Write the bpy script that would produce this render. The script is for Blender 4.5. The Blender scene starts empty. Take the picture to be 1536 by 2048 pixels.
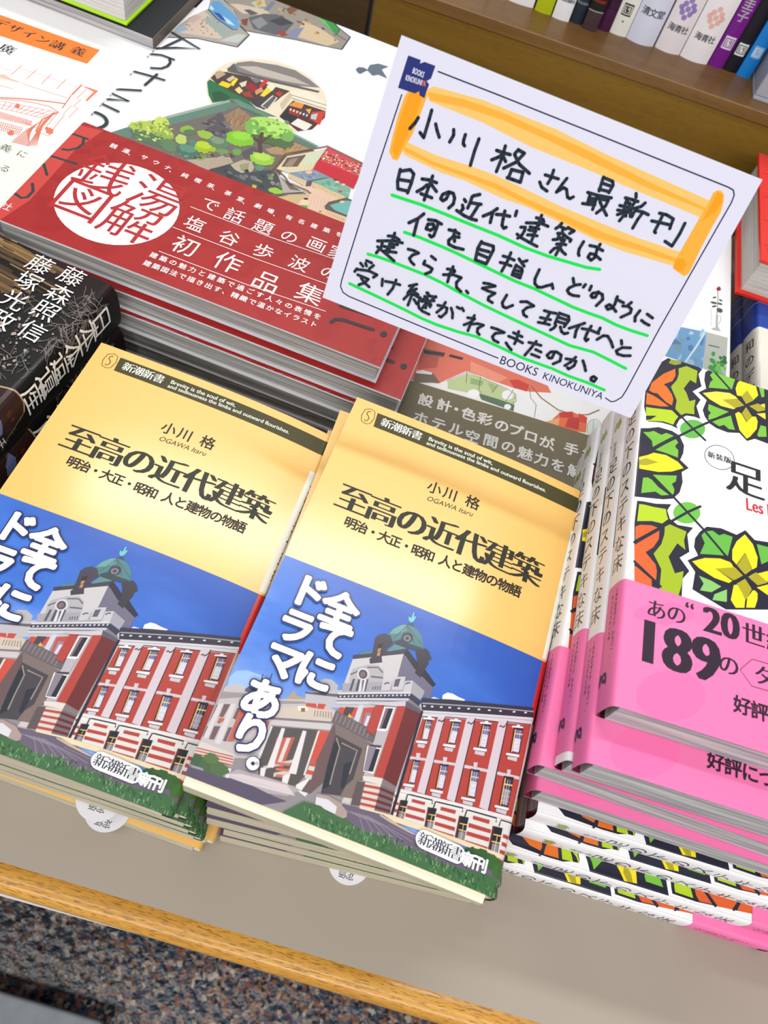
import bpy, bmesh, math, random
from mathutils import Vector, Matrix
from mathutils.geometry import tessellate_polygon

scene = bpy.context.scene
COL = scene.collection
MM = 0.001

# ------------------------------------------------------------------ camera
cam_data = bpy.data.cameras.new('camera')
cam = bpy.data.objects.new('camera', cam_data)
COL.objects.link(cam)
RIGHT = Vector((0.95153396, 0.24306964, 0.18841519))
DOWN = Vector((0.30555471, -0.81675258, -0.48944003))
FWD = Vector((0.03492058, 0.52328996, -0.85143888))
cam.matrix_world = Matrix(((RIGHT.x, -DOWN.x, -FWD.x, 0.0), (RIGHT.y, -DOWN.y, -FWD.y, 0.0), (RIGHT.z, -DOWN.z, -FWD.z, 0.347373), (0, 0, 0, 1)))
cam_data.sensor_fit = 'VERTICAL'
cam_data.sensor_height = 36.0
cam_data.lens = 36.0 * 1550.0 / 2048.0
cam_data.clip_start = 0.02
cam_data.dof.use_dof = True
cam_data.dof.focus_distance = 0.335
cam_data.dof.aperture_fstop = 17.0
scene.camera = cam

# ------------------------------------------------------------------ light
world = bpy.data.worlds.new('shop_interior')
scene.world = world
world.use_nodes = True
world.node_tree.nodes['Background'].inputs[0].default_value = (0.93, 0.95, 1.0, 1)
world.node_tree.nodes['Background'].inputs[1].default_value = 0.4

def area(name, loc, sx, sy, power, color=(1.0, 0.98, 0.95), target=None):
    d = bpy.data.lights.new(name, 'AREA')
    d.shape = 'RECTANGLE'; d.size = sx; d.size_y = sy; d.energy = power; d.color = color
    o = bpy.data.objects.new(name, d); COL.objects.link(o)
    o.location = loc
    if target is not None:
        o.rotation_euler = (Vector(target) - Vector(loc)).to_track_quat('-Z', 'Y').to_euler()
    return o

area('ceiling_tube_light_back', (-0.05, 1.12, 2.0), 1.5, 0.12, 22)
area('ceiling_tube_light_middle', (-0.25, -0.33, 2.0), 2.4, 0.12, 15)
area('front_fill_light', (0.2, -1.9, 1.75), 3.2, 0.5, 52, target=(0.0, 0.2, 0.1))  # added unseen fill, set low and tilted to brighten front-facing page edges

scene.view_settings.view_transform = 'Standard'
scene.view_settings.look = 'None'
scene.view_settings.gamma = 1.0
scene.view_settings.use_curve_mapping = False
scene.view_settings.exposure = 0.0

# ------------------------------------------------------------------ materials
def lin(c):
    return c / 12.92 if c <= 0.04045 else ((c + 0.055) / 1.055) ** 2.4
def rgb(h, k=0.92):
    return tuple(lin(int(h[i:i + 2], 16) / 255.0) * k for i in (0, 2, 4)) + (1.0,)
MATS = {}
def pmat(name, col, rough=0.5, spec=0.4, metal=0.0, coat=0.0, coat_rough=0.15):
    m = bpy.data.materials.new(name); m.use_nodes = True
    b = m.node_tree.nodes['Principled BSDF']
    b.inputs['Base Color'].default_value = col
    b.inputs['Roughness'].default_value = rough
    b.inputs['Specular IOR Level'].default_value = spec
    b.inputs['Metallic'].default_value = metal
    b.inputs['Coat Weight'].default_value = coat
    b.inputs['Coat Roughness'].default_value = coat_rough
    return m
FIN = {'gloss': (0.5, 0.3, 0.5, 0.2), 'satin': (0.55, 0.35, 0.12, 0.3), 'matte': (0.7, 0.25, 0.0, 0.3), 'foil': (0.5, 0.2, 0.06, 0.12)}
def rgb_of(t, k=0.92):
    return tuple(max(lin(x / 255.0) * k - 0.012, 0.004) for x in t) + (1.0,)
def ink(h, fin='satin'):
    if isinstance(h, str): h = (int(h[0:2], 16), int(h[2:4], 16), int(h[4:6], 16))
    k = (h, fin)
    if k not in MATS:
        r, s, c, cr = FIN[fin]
        MATS[k] = pmat('ink_%s_%d_%d_%d' % ((fin,) + tuple(h)), rgb_of(h), r, s, 0.0, c, cr)
    return MATS[k]
def nodes(m):
    return m.node_tree.nodes, m.node_tree.links, m.node_tree.nodes['Principled BSDF']
def noise_mat(name, c0, c1, scale, rough=0.5, spec=0.4, coords='Object', vec=(1, 1, 1), detail=4, lo=0.35, hi=0.65, coat=0.0, bump=0.0):
    m = pmat(name, c0, rough, spec, 0.0, coat)
    N, L, b = nodes(m)
    tc = N.new('ShaderNodeTexCoord'); mp = N.new('ShaderNodeMapping'); nz = N.new('ShaderNodeTexNoise'); rp = N.new('ShaderNodeValToRGB')
    mp.inputs['Scale'].default_value = vec
    nz.inputs['Scale'].default_value = scale; nz.inputs['Detail'].default_value = detail
    rp.color_ramp.elements[0].position = lo; rp.color_ramp.elements[0].color = c0
    rp.color_ramp.elements[1].position = hi; rp.color_ramp.elements[1].color = c1
    L.new(tc.outputs[coords], mp.inputs['Vector']); L.new(mp.outputs['Vector'], nz.inputs['Vector'])
    L.new(nz.outputs['Fac'], rp.inputs['Fac']); L.new(rp.outputs['Color'], b.inputs['Base Color'])
    if bump:
        bp = N.new('ShaderNodeBump'); bp.inputs['Strength'].default_value = bump; bp.inputs['Distance'].default_value = 0.0005
        L.new(nz.outputs['Fac'], bp.inputs['Height']); L.new(bp.outputs['Normal'], b.inputs['Normal'])
    return m

def sky_print():
    if 'sky' in MATS: return MATS['sky']
    m = pmat('printed_sky', rgb('2f6fd0'), 0.5, 0.3, 0, 0.35, 0.2)
    N, L, b = nodes(m)
    tc = N.new('ShaderNodeTexCoord'); mp = N.new('ShaderNodeMapping'); nz = N.new('ShaderNodeTexNoise')
    mp.inputs['Scale'].default_value = (16, 38, 1); mp.inputs['Rotation'].default_value = (0, 0, 0.35)
    nz.inputs['Scale'].default_value = 1.0; nz.inputs['Detail'].default_value = 5
    sp = N.new('ShaderNodeSeparateXYZ'); ma = N.new('ShaderNodeMath'); ma.operation = 'MULTIPLY_ADD'
    ma.inputs[1].default_value = -7.5; ma.inputs[2].default_value = 0.5
    m2 = N.new('ShaderNodeMath'); m2.operation = 'MULTIPLY_ADD'; m2.inputs[1].default_value = -3.2
    ad = N.new('ShaderNodeMath'); ad.operation = 'MULTIPLY_ADD'; ad.inputs[1].default_value = 1.0
    rp = N.new('ShaderNodeValToRGB')
    e = rp.color_ramp.elements
    e[0].position = 0.15; e[0].color = rgb('2456b4'); e[1].position = 0.95; e[1].color = rgb('94b8ec')
    k = e.new(0.5); k.color = rgb('3b74d2')
    L.new(tc.outputs['Object'], mp.inputs['Vector']); L.new(mp.outputs['Vector'], nz.inputs['Vector'])
    L.new(tc.outputs['Object'], sp.inputs[0]); L.new(sp.outputs['Y'], ma.inputs[0])
    L.new(sp.outputs['X'], m2.inputs[0]); L.new(ma.outputs[0], m2.inputs[2])
    L.new(nz.outputs['Fac'], ad.inputs[0]); L.new(m2.outputs[0], ad.inputs[2])
    L.new(ad.outputs[0], rp.inputs['Fac']); L.new(rp.outputs['Color'], b.inputs['Base Color'])
    MATS['sky'] = m
    return m

def ribbed_yellow():
    if 'ribbed' in MATS: return MATS['ribbed']
    m = pmat('ribbed_yellow_cover', rgb('f6c268'), 0.42, 0.4, 0, 0.8, 0.18)
    N, L, b = nodes(m)
    tc = N.new('ShaderNodeTexCoord'); wv = N.new('ShaderNodeTexWave'); rp = N.new('ShaderNodeValToRGB')
    wv.wave_type = 'BANDS'; wv.bands_direction = 'X'; wv.inputs['Scale'].default_value = 420.0
    rp.color_ramp.elements[0].color = rgb('ecb14a'); rp.color_ramp.elements[1].color = rgb('f9cc78')
    bp = N.new('ShaderNodeBump'); bp.inputs['Strength'].default_value = 0.12; bp.inputs['Distance'].default_value = 0.0001
    L.new(tc.outputs['Object'], wv.inputs['Vector']); L.new(wv.outputs['Fac'], rp.inputs['Fac'])
    L.new(rp.outputs['Color'], b.inputs['Base Color']); L.new(wv.outputs['Fac'], bp.inputs['Height']); L.new(bp.outputs['Normal'], b.inputs['Normal'])
    MATS['ribbed'] = m
    return m

def pages(h0, h1, k):
    kk = ('pages', h0, h1)
    if kk not in MATS:
        MATS[kk] = noise_mat('page_edges_%s' % h0, rgb(h0), rgb(h1), 1.0, 0.8, 0.15, vec=k, detail=3, lo=0.38, hi=0.6, bump=0.25)
    return MATS[kk]

def wood(name, c0, c1, c2, axis, rough=0.4, sc=1.0, coat=0.2):
    m = pmat(name, c0, rough, 0.4, 0, coat)
    N, L, b = nodes(m)
    tc = N.new('ShaderNodeTexCoord'); mp = N.new('ShaderNodeMapping'); nz = N.new('ShaderNodeTexNoise'); rp = N.new('ShaderNodeValToRGB')
    v = {'x': (7, 160, 160), 'big': (3, 30, 45)}[axis]
    mp.inputs['Scale'].default_value = tuple(a * sc for a in v)
    nz.inputs['Scale'].default_value = 1.0; nz.inputs['Detail'].default_value = 6; nz.inputs['Roughness'].default_value = 0.65
    e = rp.color_ramp.elements
    e[0].position = 0.3; e[0].color = c0; e[1].position = 0.62; e[1].color = c1
    k = e.new(0.46); k.color = c2
    # short dark pores of the grain
    mp2 = N.new('ShaderNodeMapping'); nz2 = N.new('ShaderNodeTexNoise'); r2 = N.new('ShaderNodeValToRGB'); mx = N.new('ShaderNodeMix')
    mp2.inputs['Scale'].default_value = (260 * sc, 2600 * sc, 2600 * sc) if axis == 'x' else (120, 500, 500)
    nz2.inputs['Scale'].default_value = 1.0; nz2.inputs['Detail'].default_value = 1
    r2.color_ramp.elements[0].position = 0.56; r2.color_ramp.elements[0].color = (0, 0, 0, 1)
    r2.color_ramp.elements[1].position = 0.62; r2.color_ramp.elements[1].color = (1, 1, 1, 1)
    mx.data_type = 'RGBA'; mx.inputs[7].default_value = tuple(x * 0.45 for x in c0[:3]) + (1,)
    L.new(tc.outputs['Object'], mp.inputs['Vector']); L.new(mp.outputs['Vector'], nz.inputs['Vector']); L.new(nz.outputs['Fac'], rp.inputs['Fac'])
    L.new(tc.outputs['Object'], mp2.inputs['Vector']); L.new(mp2.outputs['Vector'], nz2.inputs['Vector']); L.new(nz2.outputs['Fac'], r2.inputs['Fac'])
    fa = N.new('ShaderNodeMath'); fa.operation = 'MULTIPLY'; fa.inputs[1].default_value = 0.7 if axis == 'x' else 0.15
    L.new(r2.outputs['Color'], fa.inputs[0]); L.new(fa.outputs[0], mx.inputs[0]); L.new(rp.outputs['Color'], mx.inputs[6])
    L.new(mx.outputs[2], b.inputs['Base Color'])
    return m

def speckle_floor():
    m = pmat('speckled_floor', rgb('6a6468'), 0.15, 0.3, 0, 0.0)
    N, L, b = nodes(m)
    tc = N.new('ShaderNodeTexCoord'); vo = N.new('ShaderNodeTexVoronoi'); rp = N.new('ShaderNodeValToRGB'); sp = N.new('ShaderNodeSeparateColor')
    mp = N.new('ShaderNodeMapping'); nz = N.new('ShaderNodeTexNoise'); nz.inputs['Scale'].default_value = 140; ad = N.new('ShaderNodeVectorMath'); ad.operation = 'MULTIPLY_ADD'
    ad.inputs[1].default_value = (0.006, 0.006, 0.006)
    vo.inputs['Scale'].default_value = 240.0
    rp.color_ramp.interpolation = 'CONSTANT'
    e = rp.color_ramp.elements
    cols = [(0.0, '10283a'), (0.16, '4a4656'), (0.28, '7c5846'), (0.4, '1e4050'), (0.54, '94806c'), (0.64, '544a5c'), (0.75, '8a5a46'), (0.84, '141c2c'), (0.93, 'b8ab9c')]
    e[0].position = 0; e[0].color = rgb(cols[0][1], 0.78); e[1].position = cols[1][0]; e[1].color = rgb(cols[1][1], 0.78)
    for p, c in cols[2:]:
        k = e.new(p); k.color = rgb(c, 0.78)
    L.new(tc.outputs['Object'], nz.inputs['Vector']); L.new(nz.outputs['Color'], ad.inputs[0]); L.new(tc.outputs['Object'], ad.inputs[2])
    L.new(ad.outputs[0], vo.inputs['Vector']); L.new(vo.outputs['Color'], sp.inputs[0]); L.new(sp.outputs[0], rp.inputs['Fac']); L.new(rp.outputs['Color'], b.inputs['Base Color'])
    n2 = N.new('ShaderNodeTexNoise'); n2.inputs['Scale'].default_value = 90; n2.inputs['Detail'].default_value = 3
    bp = N.new('ShaderNodeBump'); bp.inputs['Strength'].default_value = 0.5; bp.inputs['Distance'].default_value = 0.002
    L.new(tc.outputs['Object'], n2.inputs['Vector']); L.new(n2.outputs['Fac'], bp.inputs['Height']); L.new(bp.outputs['Normal'], b.inputs['Normal'])
    return m

def film():
    if 'film' in MATS: return MATS['film']
    m = bpy.data.materials.new('clear_shrink_film'); m.use_nodes = True
    N, L = m.node_tree.nodes, m.node_tree.links
    N.remove(N['Principled BSDF'])
    tr = N.new('ShaderNodeBsdfTransparent'); gl = N.new('ShaderNodeBsdfGlossy'); lw = N.new('ShaderNodeLayerWeight'); mx = N.new('ShaderNodeMixShader')
    tr.inputs[0].default_value = (0.97, 0.97, 0.98, 1); gl.inputs['Roughness'].default_value = 0.06
    lw.inputs[0].default_value = 0.06
    tc = N.new('ShaderNodeTexCoord'); nz = N.new('ShaderNodeTexNoise'); nz.inputs['Scale'].default_value = 55; nz.inputs['Detail'].default_value = 3; nz.inputs['Distortion'].default_value = 1.2
    bp = N.new('ShaderNodeBump'); bp.inputs['Strength'].default_value = 0.3; bp.inputs['Distance'].default_value = 0.0006
    L.new(tc.outputs['Object'], nz.inputs['Vector']); L.new(nz.outputs['Fac'], bp.inputs['Height']); L.new(bp.outputs['Normal'], gl.inputs['Normal']); L.new(bp.outputs['Normal'], lw.inputs['Normal'])
    fm = N.new('ShaderNodeMath'); fm.operation = 'MULTIPLY'; fm.inputs[1].default_value = 0.6
    L.new(lw.outputs['Fresnel'], fm.inputs[0]); L.new(fm.outputs[0], mx.inputs[0]); L.new(tr.outputs[0], mx.inputs[1]); L.new(gl.outputs[0], mx.inputs[2]); L.new(mx.outputs[0], N['Material Output'].inputs[0])
    MATS['film'] = m
    return m

# ------------------------------------------------------------------ objects
def tag(o, label=None, cat=None, group=None, kind=None):
    if label: o['label'] = label
    if cat: o['category'] = cat
    if group: o['group'] = group
    if kind: o['kind'] = kind
    return o
def empty(name, loc=(0, 0, 0), rz=0.0):
    o = bpy.data.objects.new(name, None); COL.objects.link(o)
    o.empty_display_size = 0.02
    o.location = (loc[0] * MM, loc[1] * MM, loc[2] * MM); o.rotation_euler = (0, 0, math.radians(rz))
    return o
def link(name, me, parent=None, smooth=None):
    o = bpy.data.objects.new(name, me); COL.objects.link(o)
    if parent: o.parent = parent
    return o
def copy_tree(o, parent=None):
    c = o.copy(); COL.objects.link(c)
    if parent: c.parent = parent
    for ch in [x for x in KIDS.get(o.name, [])]:
        KIDS.setdefault(c.name, []).append(copy_tree(ch, c))
    return c
KIDS = {}
def part(name, me, parent, label=None):
    o = link(name, me, parent)
    KIDS.setdefault(parent.name, []).append(o)
    if label: o['label'] = label
    return o

class MB:
    """collects faces (millimetres) into ONE mesh"""
    def __init__(s): s.v = []; s.f = []; s.m = []; s.mats = []; s.sm = []
    def slot(s, mat):
        if mat not in s.mats: s.mats.append(mat)
        return s.mats.index(mat)
    def face(s, pts, mat, smooth=False):
        i = len(s.v); s.v += [tuple(p) for p in pts]; s.f.append(tuple(range(i, i + len(pts)))); s.m.append(s.slot(mat)); s.sm.append(smooth)
    def grid(s, rows, mat, closed=False, smooth=True):
        i = len(s.v); n = len(rows[0])
        for r in rows: s.v += [tuple(p) for p in r]
        k = s.slot(mat)
        for a in range(len(rows) - 1):
            for b in range(n if closed else n - 1):
                b2 = (b + 1) % n
                s.f.append((i + a * n + b, i + a * n + b2, i + (a + 1) * n + b2, i + (a + 1) * n + b)); s.m.append(k); s.sm.append(smooth)
    def box(s, x0, y0, z0, x1, y1, z1, mat, bev=0.0):
        bm = bmesh.new()
        r = bmesh.ops.create_cube(bm, size=1.0)
        for v in bm.verts:
            v.co = ((x0 + x1) / 2 + v.co.x * (x1 - x0), (y0 + y1) / 2 + v.co.y * (y1 - y0), (z0 + z1) / 2 + v.co.z * (z1 - z0))
        if bev: bmesh.ops.bevel(bm, geom=list(bm.edges), offset=bev, segments=3, profile=0.5, affect='EDGES')
        s.add(bm, mat)
    def add(s, bm, mat, smooth=False):
        i = len(s.v); k = s.slot(mat); bm.verts.ensure_lookup_table()
        s.v += [tuple(v.co) for v in bm.verts]
        for f in bm.faces:
            s.f.append(tuple(i + v.index for v in f.verts)); s.m.append(k); s.sm.append(smooth)
        bm.free()
    def mesh(s, name):
        me = bpy.data.meshes.new(name)
        me.from_pydata([(a * MM, b * MM, c * MM) for a, b, c in s.v], [], s.f)
        for m in s.mats: me.materials.append(m)
        me.polygons.foreach_set('material_index', s.m); me.polygons.foreach_set('use_smooth', s.sm)
        me.update()
        return me

# ------------------------------------------------------------------ lettering
GLY = {}
def ring(r, n):
    return [(0.0, 0.0)] + [(r * math.cos(2 * math.pi * i / n), r * math.sin(2 * math.pi * i / n)) for i in range(n)]
def hor(d): return [(d * k, 0.0) for k in (-1.0, -0.5, 0.0, 0.5, 1.0)]
STY = {'g': (0.0, [(0, 0)]), 'b': (0.0, ring(0.016, 6)), 'k': (0.0, ring(0.026, 8)), 'h': (0.0, ring(0.045, 12)), 'H': (0.0, ring(0.038, 10)), 'o': (0.0, ring(0.085, 16) + ring(0.05, 8)),
       'l': (0.0, [(0, 0)]), 'm': (-0.006, hor(0.026)), 'M': (-0.008, hor(0.048)), 'c': (0.0, [(-0.012, 0), (0.012, 0)]),
       't': (0.0, [(0, 0)]), 's': (0.0, hor(0.02)), 'i': (0.0, [(0, 0)]), 'S': (0.0, hor(0.05))}
fcurve = bpy.data.curves.new('lettering', 'FONT'); fobj = bpy.data.objects.new('lettering', fcurve); COL.objects.link(fobj)
def glyph(txt, off, shear=0.0):
    k = (txt, off, shear)
    if k not in GLY:
        fcurve.body = txt; fcurve.offset = off; fcurve.shear = shear; fcurve.resolution_u = 3
        dg = bpy.context.evaluated_depsgraph_get(); dg.update()
        me = bpy.data.meshes.new_from_object(fobj.evaluated_get(dg))
        GLY[k] = ([(v.co.x, v.co.y) for v in me.vertices], [tuple(p.vertices) for p in me.polygons])
        bpy.data.meshes.remove(me)
    return GLY[k]
_ref = glyph('国', 0.0)[0]
_x0, _x1 = min(p[0] for p in _ref), max(p[0] for p in _ref); _y0, _y1 = min(p[1] for p in _ref), max(p[1] for p in _ref)
EMC = ((_x0 + _x1) / 2, (_y0 + _y1) / 2); EMS = 1.0 / ((_x1 - _x0) * 1.12)

def char_layers(ch, u, v, size, st, rot):
    """one list of faces per copy of the glyph (copies shifted against each other make the bold and brush weights)"""
    off, dil = STY[st]
    P, F = glyph(ch, off)
    s = size * EMS; r = math.radians(rot); c, sn = math.cos(r), math.sin(r)
    if ord(ch) < 0x2000 and P:
        cx = (min(p[0] for p in P) + max(p[0] for p in P)) / 2; cy = EMC[1]
    else: cx, cy = EMC
    out = []
    for d, dy in dil:
        Q = []
        for (x, y) in P:
            a, b = (x - cx + d) * s, (y - cy + dy) * s
            Q.append((u + a * c - b * sn, v + a * sn + b * c))
        out.append([[Q[i] for i in f] for f in F])
    return out
def char_polys(ch, u, v, size, st, rot):
    return [q for l in char_layers(ch, u, v, size, st, rot) for q in l]
def run_layers(txt, a, b, ysc, st):
    off, dil = STY[st]
    P, F = glyph(txt, off, 0.25 if st == 'i' else 0.0)
    x0, x1 = min(p[0] for p in P), max(p[0] for p in P)
    L = math.hypot(b[0] - a[0], b[1] - a[1]); k = L / (x1 - x0)
    c, sn = (b[0] - a[0]) / L, (b[1] - a[1]) / L
    out = []
    for d, dy in dil:
        Q = [(a[0] + (x - x0 + d) * k * c - (y + dy) * k * ysc * sn, a[1] + (x - x0 + d) * k * sn + (y + dy) * k * ysc * c) for x, y in P]
        out.append([[Q[i] for i in f] for f in F])
    return out

def decode(ints):
    q = [int(x) for x in ints]; pts = [(q[0] / 10, q[1] / 10)]; x, y = q[0], q[1]
    for i in range(2, len(q), 2):
        x += q[i]; y += q[i + 1]; pts.append((x / 10, y / 10))
    return pts
def disc(c, r, n=10):
    return [(c[0] + r * math.cos(2 * math.pi * i / n), c[1] + r * math.sin(2 * math.pi * i / n)) for i in range(n)]
def line_polys(pts, w, round_=True):
    out = []
    for (a, b) in zip(pts, pts[1:]):
        dx, dy = b[0] - a[0], b[1] - a[1]; l = math.hypot(dx, dy) or 1e-6
        nx, ny = -dy / l * w / 2, dx / l * w / 2
        out.append([(a[0] - nx, a[1] - ny), (b[0] - nx, b[1] - ny), (b[0] + nx, b[1] + ny), (a[0] + nx, a[1] + ny)])
    if round_:
        out += [disc(p, w / 2) for p in pts]
    elif len(pts) > 2:
        out += [disc(p, w / 2, 6) for p in pts[1:-1]]
    return out
def strip_polys(pts, w, caps):
    """one continuous mitred band along a polyline, its faces never overlapping"""
    n = len(pts); L = []; R = []
    for i, p in enumerate(pts):
        a = pts[max(0, i - 1)]; b = pts[min(n - 1, i + 1)]
        dx, dy = b[0] - a[0], b[1] - a[1]; l = math.hypot(dx, dy) or 1e-6
        nx, ny = -dy / l, dx / l
        L.append((p[0] + nx * w / 2, p[1] + ny * w / 2)); R.append((p[0] - nx * w / 2, p[1] - ny * w / 2))
    out = [[R[i], R[i + 1], L[i + 1], L[i]] for i in range(n - 1)]
    if caps:
        for p, s, e in ((pts[0], L[0], R[0]), (pts[-1], R[-1], L[-1])):
            a0 = math.atan2(s[1] - p[1], s[0] - p[0])
            arc = [(p[0] + w / 2 * math.cos(a0 + math.pi * k / 6), p[1] + w / 2 * math.sin(a0 + math.pi * k / 6)) for k in range(7)]
            out.append(arc)
    return out
def tris(poly):
    if len(poly) <= 3: return [poly]
    t = tessellate_polygon([[Vector((p[0], p[1], 0)) for p in poly]])
    return [[poly[i] for i in f] for f in t]

def art_items(name, mirror_w=None):
    """-> list of (material key, [convex polygons]) in painting order"""
    items = []
    for ln in ART[name].strip().split('\n'):
        t = ln.split(' ')
        if t[0] in 'PLBTW': t = [t[0], (int(t[1]), int(t[2]), int(t[3]))] + t[4:]
        if t[0] == 'P':
            items.append((t[1], tris(decode(t[2:]))))
        elif t[0] == 'G':
            items.append((t[1], tris(decode(t[2:]))))
        elif t[0] == 'L':
            w = float(t[2]); pts = decode(t[3:])
            items.append((t[1], line_polys(pts, w, w > 0.9) if name == 'card' and max(t[1]) < 110 else strip_polys(pts, w, w > 0.9)))
        elif t[0] == 'B':
            o, x, y = [(int(t[2 + i]) / 10, int(t[3 + i]) / 10) for i in (0, 2, 4)]
            n, amp, seed = int(t[8]), float(t[9]), int(t[10]); r = random.Random(seed)
            pts = []
            for i in range(n):
                a = 2 * math.pi * i / n; k = 1 + amp * (r.random() - 0.5) * 2 * (1 if i % 2 else 0.4)
                ca, sa = k * math.cos(a), k * math.sin(a)
                pts.append((o[0] + x[0] * ca + y[0] * sa, o[1] + x[1] * ca + y[1] * sa))
            items.append((t[1], [[o, pts[i], pts[(i + 1) % n]] for i in range(n)]))
        elif t[0] == 'T':
            s = t[2].replace('~', ' '); a = (float(t[3]), float(t[4])); b = (float(t[5]), float(t[6]))
            lay_ = []
            for i, ch in enumerate(s):
                k = i / (len(s) - 1) if len(s) > 1 else 0
                for j, l in enumerate(char_layers(ch, a[0] + (b[0] - a[0]) * k, a[1] + (b[1] - a[1]) * k, float(t[7]), t[8], float(t[9]))):
                    if j >= len(lay_): lay_.append([])
                    lay_[j] += l
            items += [(t[1], l) for l in lay_]
        elif t[0] == 'W':
            items += [(t[1], l) for l in run_layers(t[2].replace('~', ' '), (float(t[3]), float(t[4])), (float(t[5]), float(t[6])), float(t[7]), t[8])]
        elif t[0] == 'MIRROR':
            for m, ps in list(items):
                xs = [p[0] for q in ps for p in q]
                items.append((m, [[(mirror_w - p[0], p[1]) for p in reversed(q)] for q in ps]))
    return items

def clip_half(poly, ax, val, keep_gt):
    out = []
    n = len(poly)
    for i in range(n):
        a, b = poly[i], poly[(i + 1) % n]
        ia = (a[ax] >= val) if keep_gt else (a[ax] <= val); ib = (b[ax] >= val) if keep_gt else (b[ax] <= val)
        if ia: out.append(a)
        if ia != ib:
            t = (val - a[ax]) / (b[ax] - a[ax]); out.append((a[0] + (b[0] - a[0]) * t, a[1] + (b[1] - a[1]) * t))
    return out

class Surf:
    """a developable sheet: knots (art u -> a, b, normal), extruded along v; place() gives local coordinates"""
    def __init__(s, knots, axes):
        s.k = knots; s.ax = axes
    def at(s, i, t, v, h):
        k0, k1 = s.k[i], s.k[i + 1]
        a = k0[1] + (k1[1] - k0[1]) * t + h * (k0[3] + (k1[3] - k0[3]) * t); b = k0[2] + (k1[2] - k0[2]) * t + h * (k0[4] + (k1[4] - k0[4]) * t)
        return (a, v, b) if s.ax == 'lying' else (a, b, v)
    def paint(s, mb, items, v0, v1, fin, h0, dz=0.0012, vshift=0.0, u0=None, u1=None):
        U = [k[0] for k in s.k]
        lo = U[0] if u0 is None else u0; hi = U[-1] if u1 is None else u1
        h = h0
        for key, polys in items:
            mat = sky_print() if key == 'sky' else ink(key, fin)
            for q in polys:
                q = [(p[0], p[1] + vshift) for p in q]
                for ax, val, gt in ((1, v0, True), (1, v1, False), (0, lo, True), (0, hi, False)):
                    if len(q) < 3: break
                    if any((p[ax] < val) if gt else (p[ax] > val) for p in q): q = clip_half(q, ax, val, gt)
                if len(q) < 3: continue
                if abs(sum(q[i][0] * q[(i + 1) % len(q)][1] - q[(i + 1) % len(q)][0] * q[i][1] for i in range(len(q)))) < 1e-5: continue
                a, b = min(p[0] for p in q), max(p[0] for p in q)
                for i in range(len(U) - 1):
                    if U[i + 1] <= a or U[i] >= b: continue
                    p = q
                    if a < U[i]: p = clip_half(p, 0, U[i], True)
                    if len(p) >= 3 and b > U[i + 1]: p = clip_half(p, 0, U[i + 1], False)
                    if len(p) < 3: continue
                    mb.face([s.at(i, (x - U[i]) / (U[i + 1] - U[i]), y, h) for x, y in p], mat)
            h += dz
    def sheet(s, mb, mat, v0, v1, h, a=0, b=None):
        b = len(s.k) - 1 if b is None else b
        rows = []
        for v in (v0, v1):
            rows.append([s.at(i, 0, v, h) if i < len(s.k) - 1 else s.at(i - 1, 1, v, h) for i in range(a, b + 1)])
        mb.grid(rows, mat)

def lying_profile(w, t, droop, bulge, side, hard=0.0):
    """jacket section from the fore-edge of the front, over the spine, to the fore-edge of the back (canonical c)"""
    pts = []
    nf = 18 if droop else 1
    for i in range(nf + 1):
        c = w * i / nf; pts.append((c, t - droop * (c / w) ** 3))
    half = (t - droop) / 2
    n = 14
    for i in range(1, n):
        a = math.pi * i / n
        e = 0.75
        pts.append((w + bulge * abs(math.sin(a)) ** e, half + half * math.copysign(abs(math.cos(a)) ** e, math.cos(a))))
    pts.append((w, 0.0)); pts.append((0.0, 0.0))
    return pts
def surf_lying(w, t, droop=0.0, bulge=2.2, side='R'):
    pts = lying_profile(w, t, droop, bulge, side)
    c = 0.0; kn = []
    for i, p in enumerate(pts):
        if i: c += math.hypot(p[0] - pts[i - 1][0], p[1] - pts[i - 1][1])
        a = pts[max(0, i - 1)]; b = pts[min(len(pts) - 1, i + 1)]
        dx, dz = b[0] - a[0], b[1] - a[1]
        l = math.hypot(dx, dz) or 1
        if i == 0: nx, nz = 0.0, 1.0
        elif i == len(pts) - 1: nx, nz = 0.0, -1.0
        else: nx, nz = -dz / l, dx / l
        nx, nz = (nx, nz)
        kn.append([c, p[0], p[1], nx, nz])
    if side == 'L':
        kn = [[w - k[0], w - k[1], k[2], -k[3], k[4]] for k in kn][::-1]
    s = Surf([tuple(k) for k in kn], 'lying')
    return s, pts

def page_block(w, h, t, droop, side, mat, inset=(0.6, 0.6, 1.2), lip=0.0, gap=0.45, slant=0.0):
    """inset: fore edge, head/tail, spine"""
    mb = MB()
    n = 14 if droop else 1
    top = []
    for i in range(n + 1):
        c = inset[0] + (w - inset[0] - inset[2]) * i / n
        top.append((c, t - gap - droop * (c / w) ** 3))
    fx = (lambda c: c) if side == 'R' else (lambda c: w - c)
    y0, y1 = inset[1], h - inset[1]
    T0 = [(fx(c), y0, z) for c, z in top]; T1 = [(fx(c), y1, z) for c, z in top]
    B0 = [(fx(c), y0 - slant, gap) for c, z in top]; B1 = [(fx(c), y1, gap) for c, z in top]
    if lip:
        L0 = [(fx(c), y0 - lip, z - 1.6) for c, z in top]; B0 = [(fx(c), y0 - lip, gap) for c, z in top]
        mb.grid([T1, T0, L0, B0, B1], mat, smooth=False)
    else:
        mb.grid([T1, T0, B0, B1, T1], mat, smooth=False)
    for k in (0, -1):
        q = [T1[k], T0[k]] + ([L0[k]] if lip else []) + [B0[k], B1[k]]
        mb.face(q, mat)
    return mb.mesh('page_block')

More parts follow.
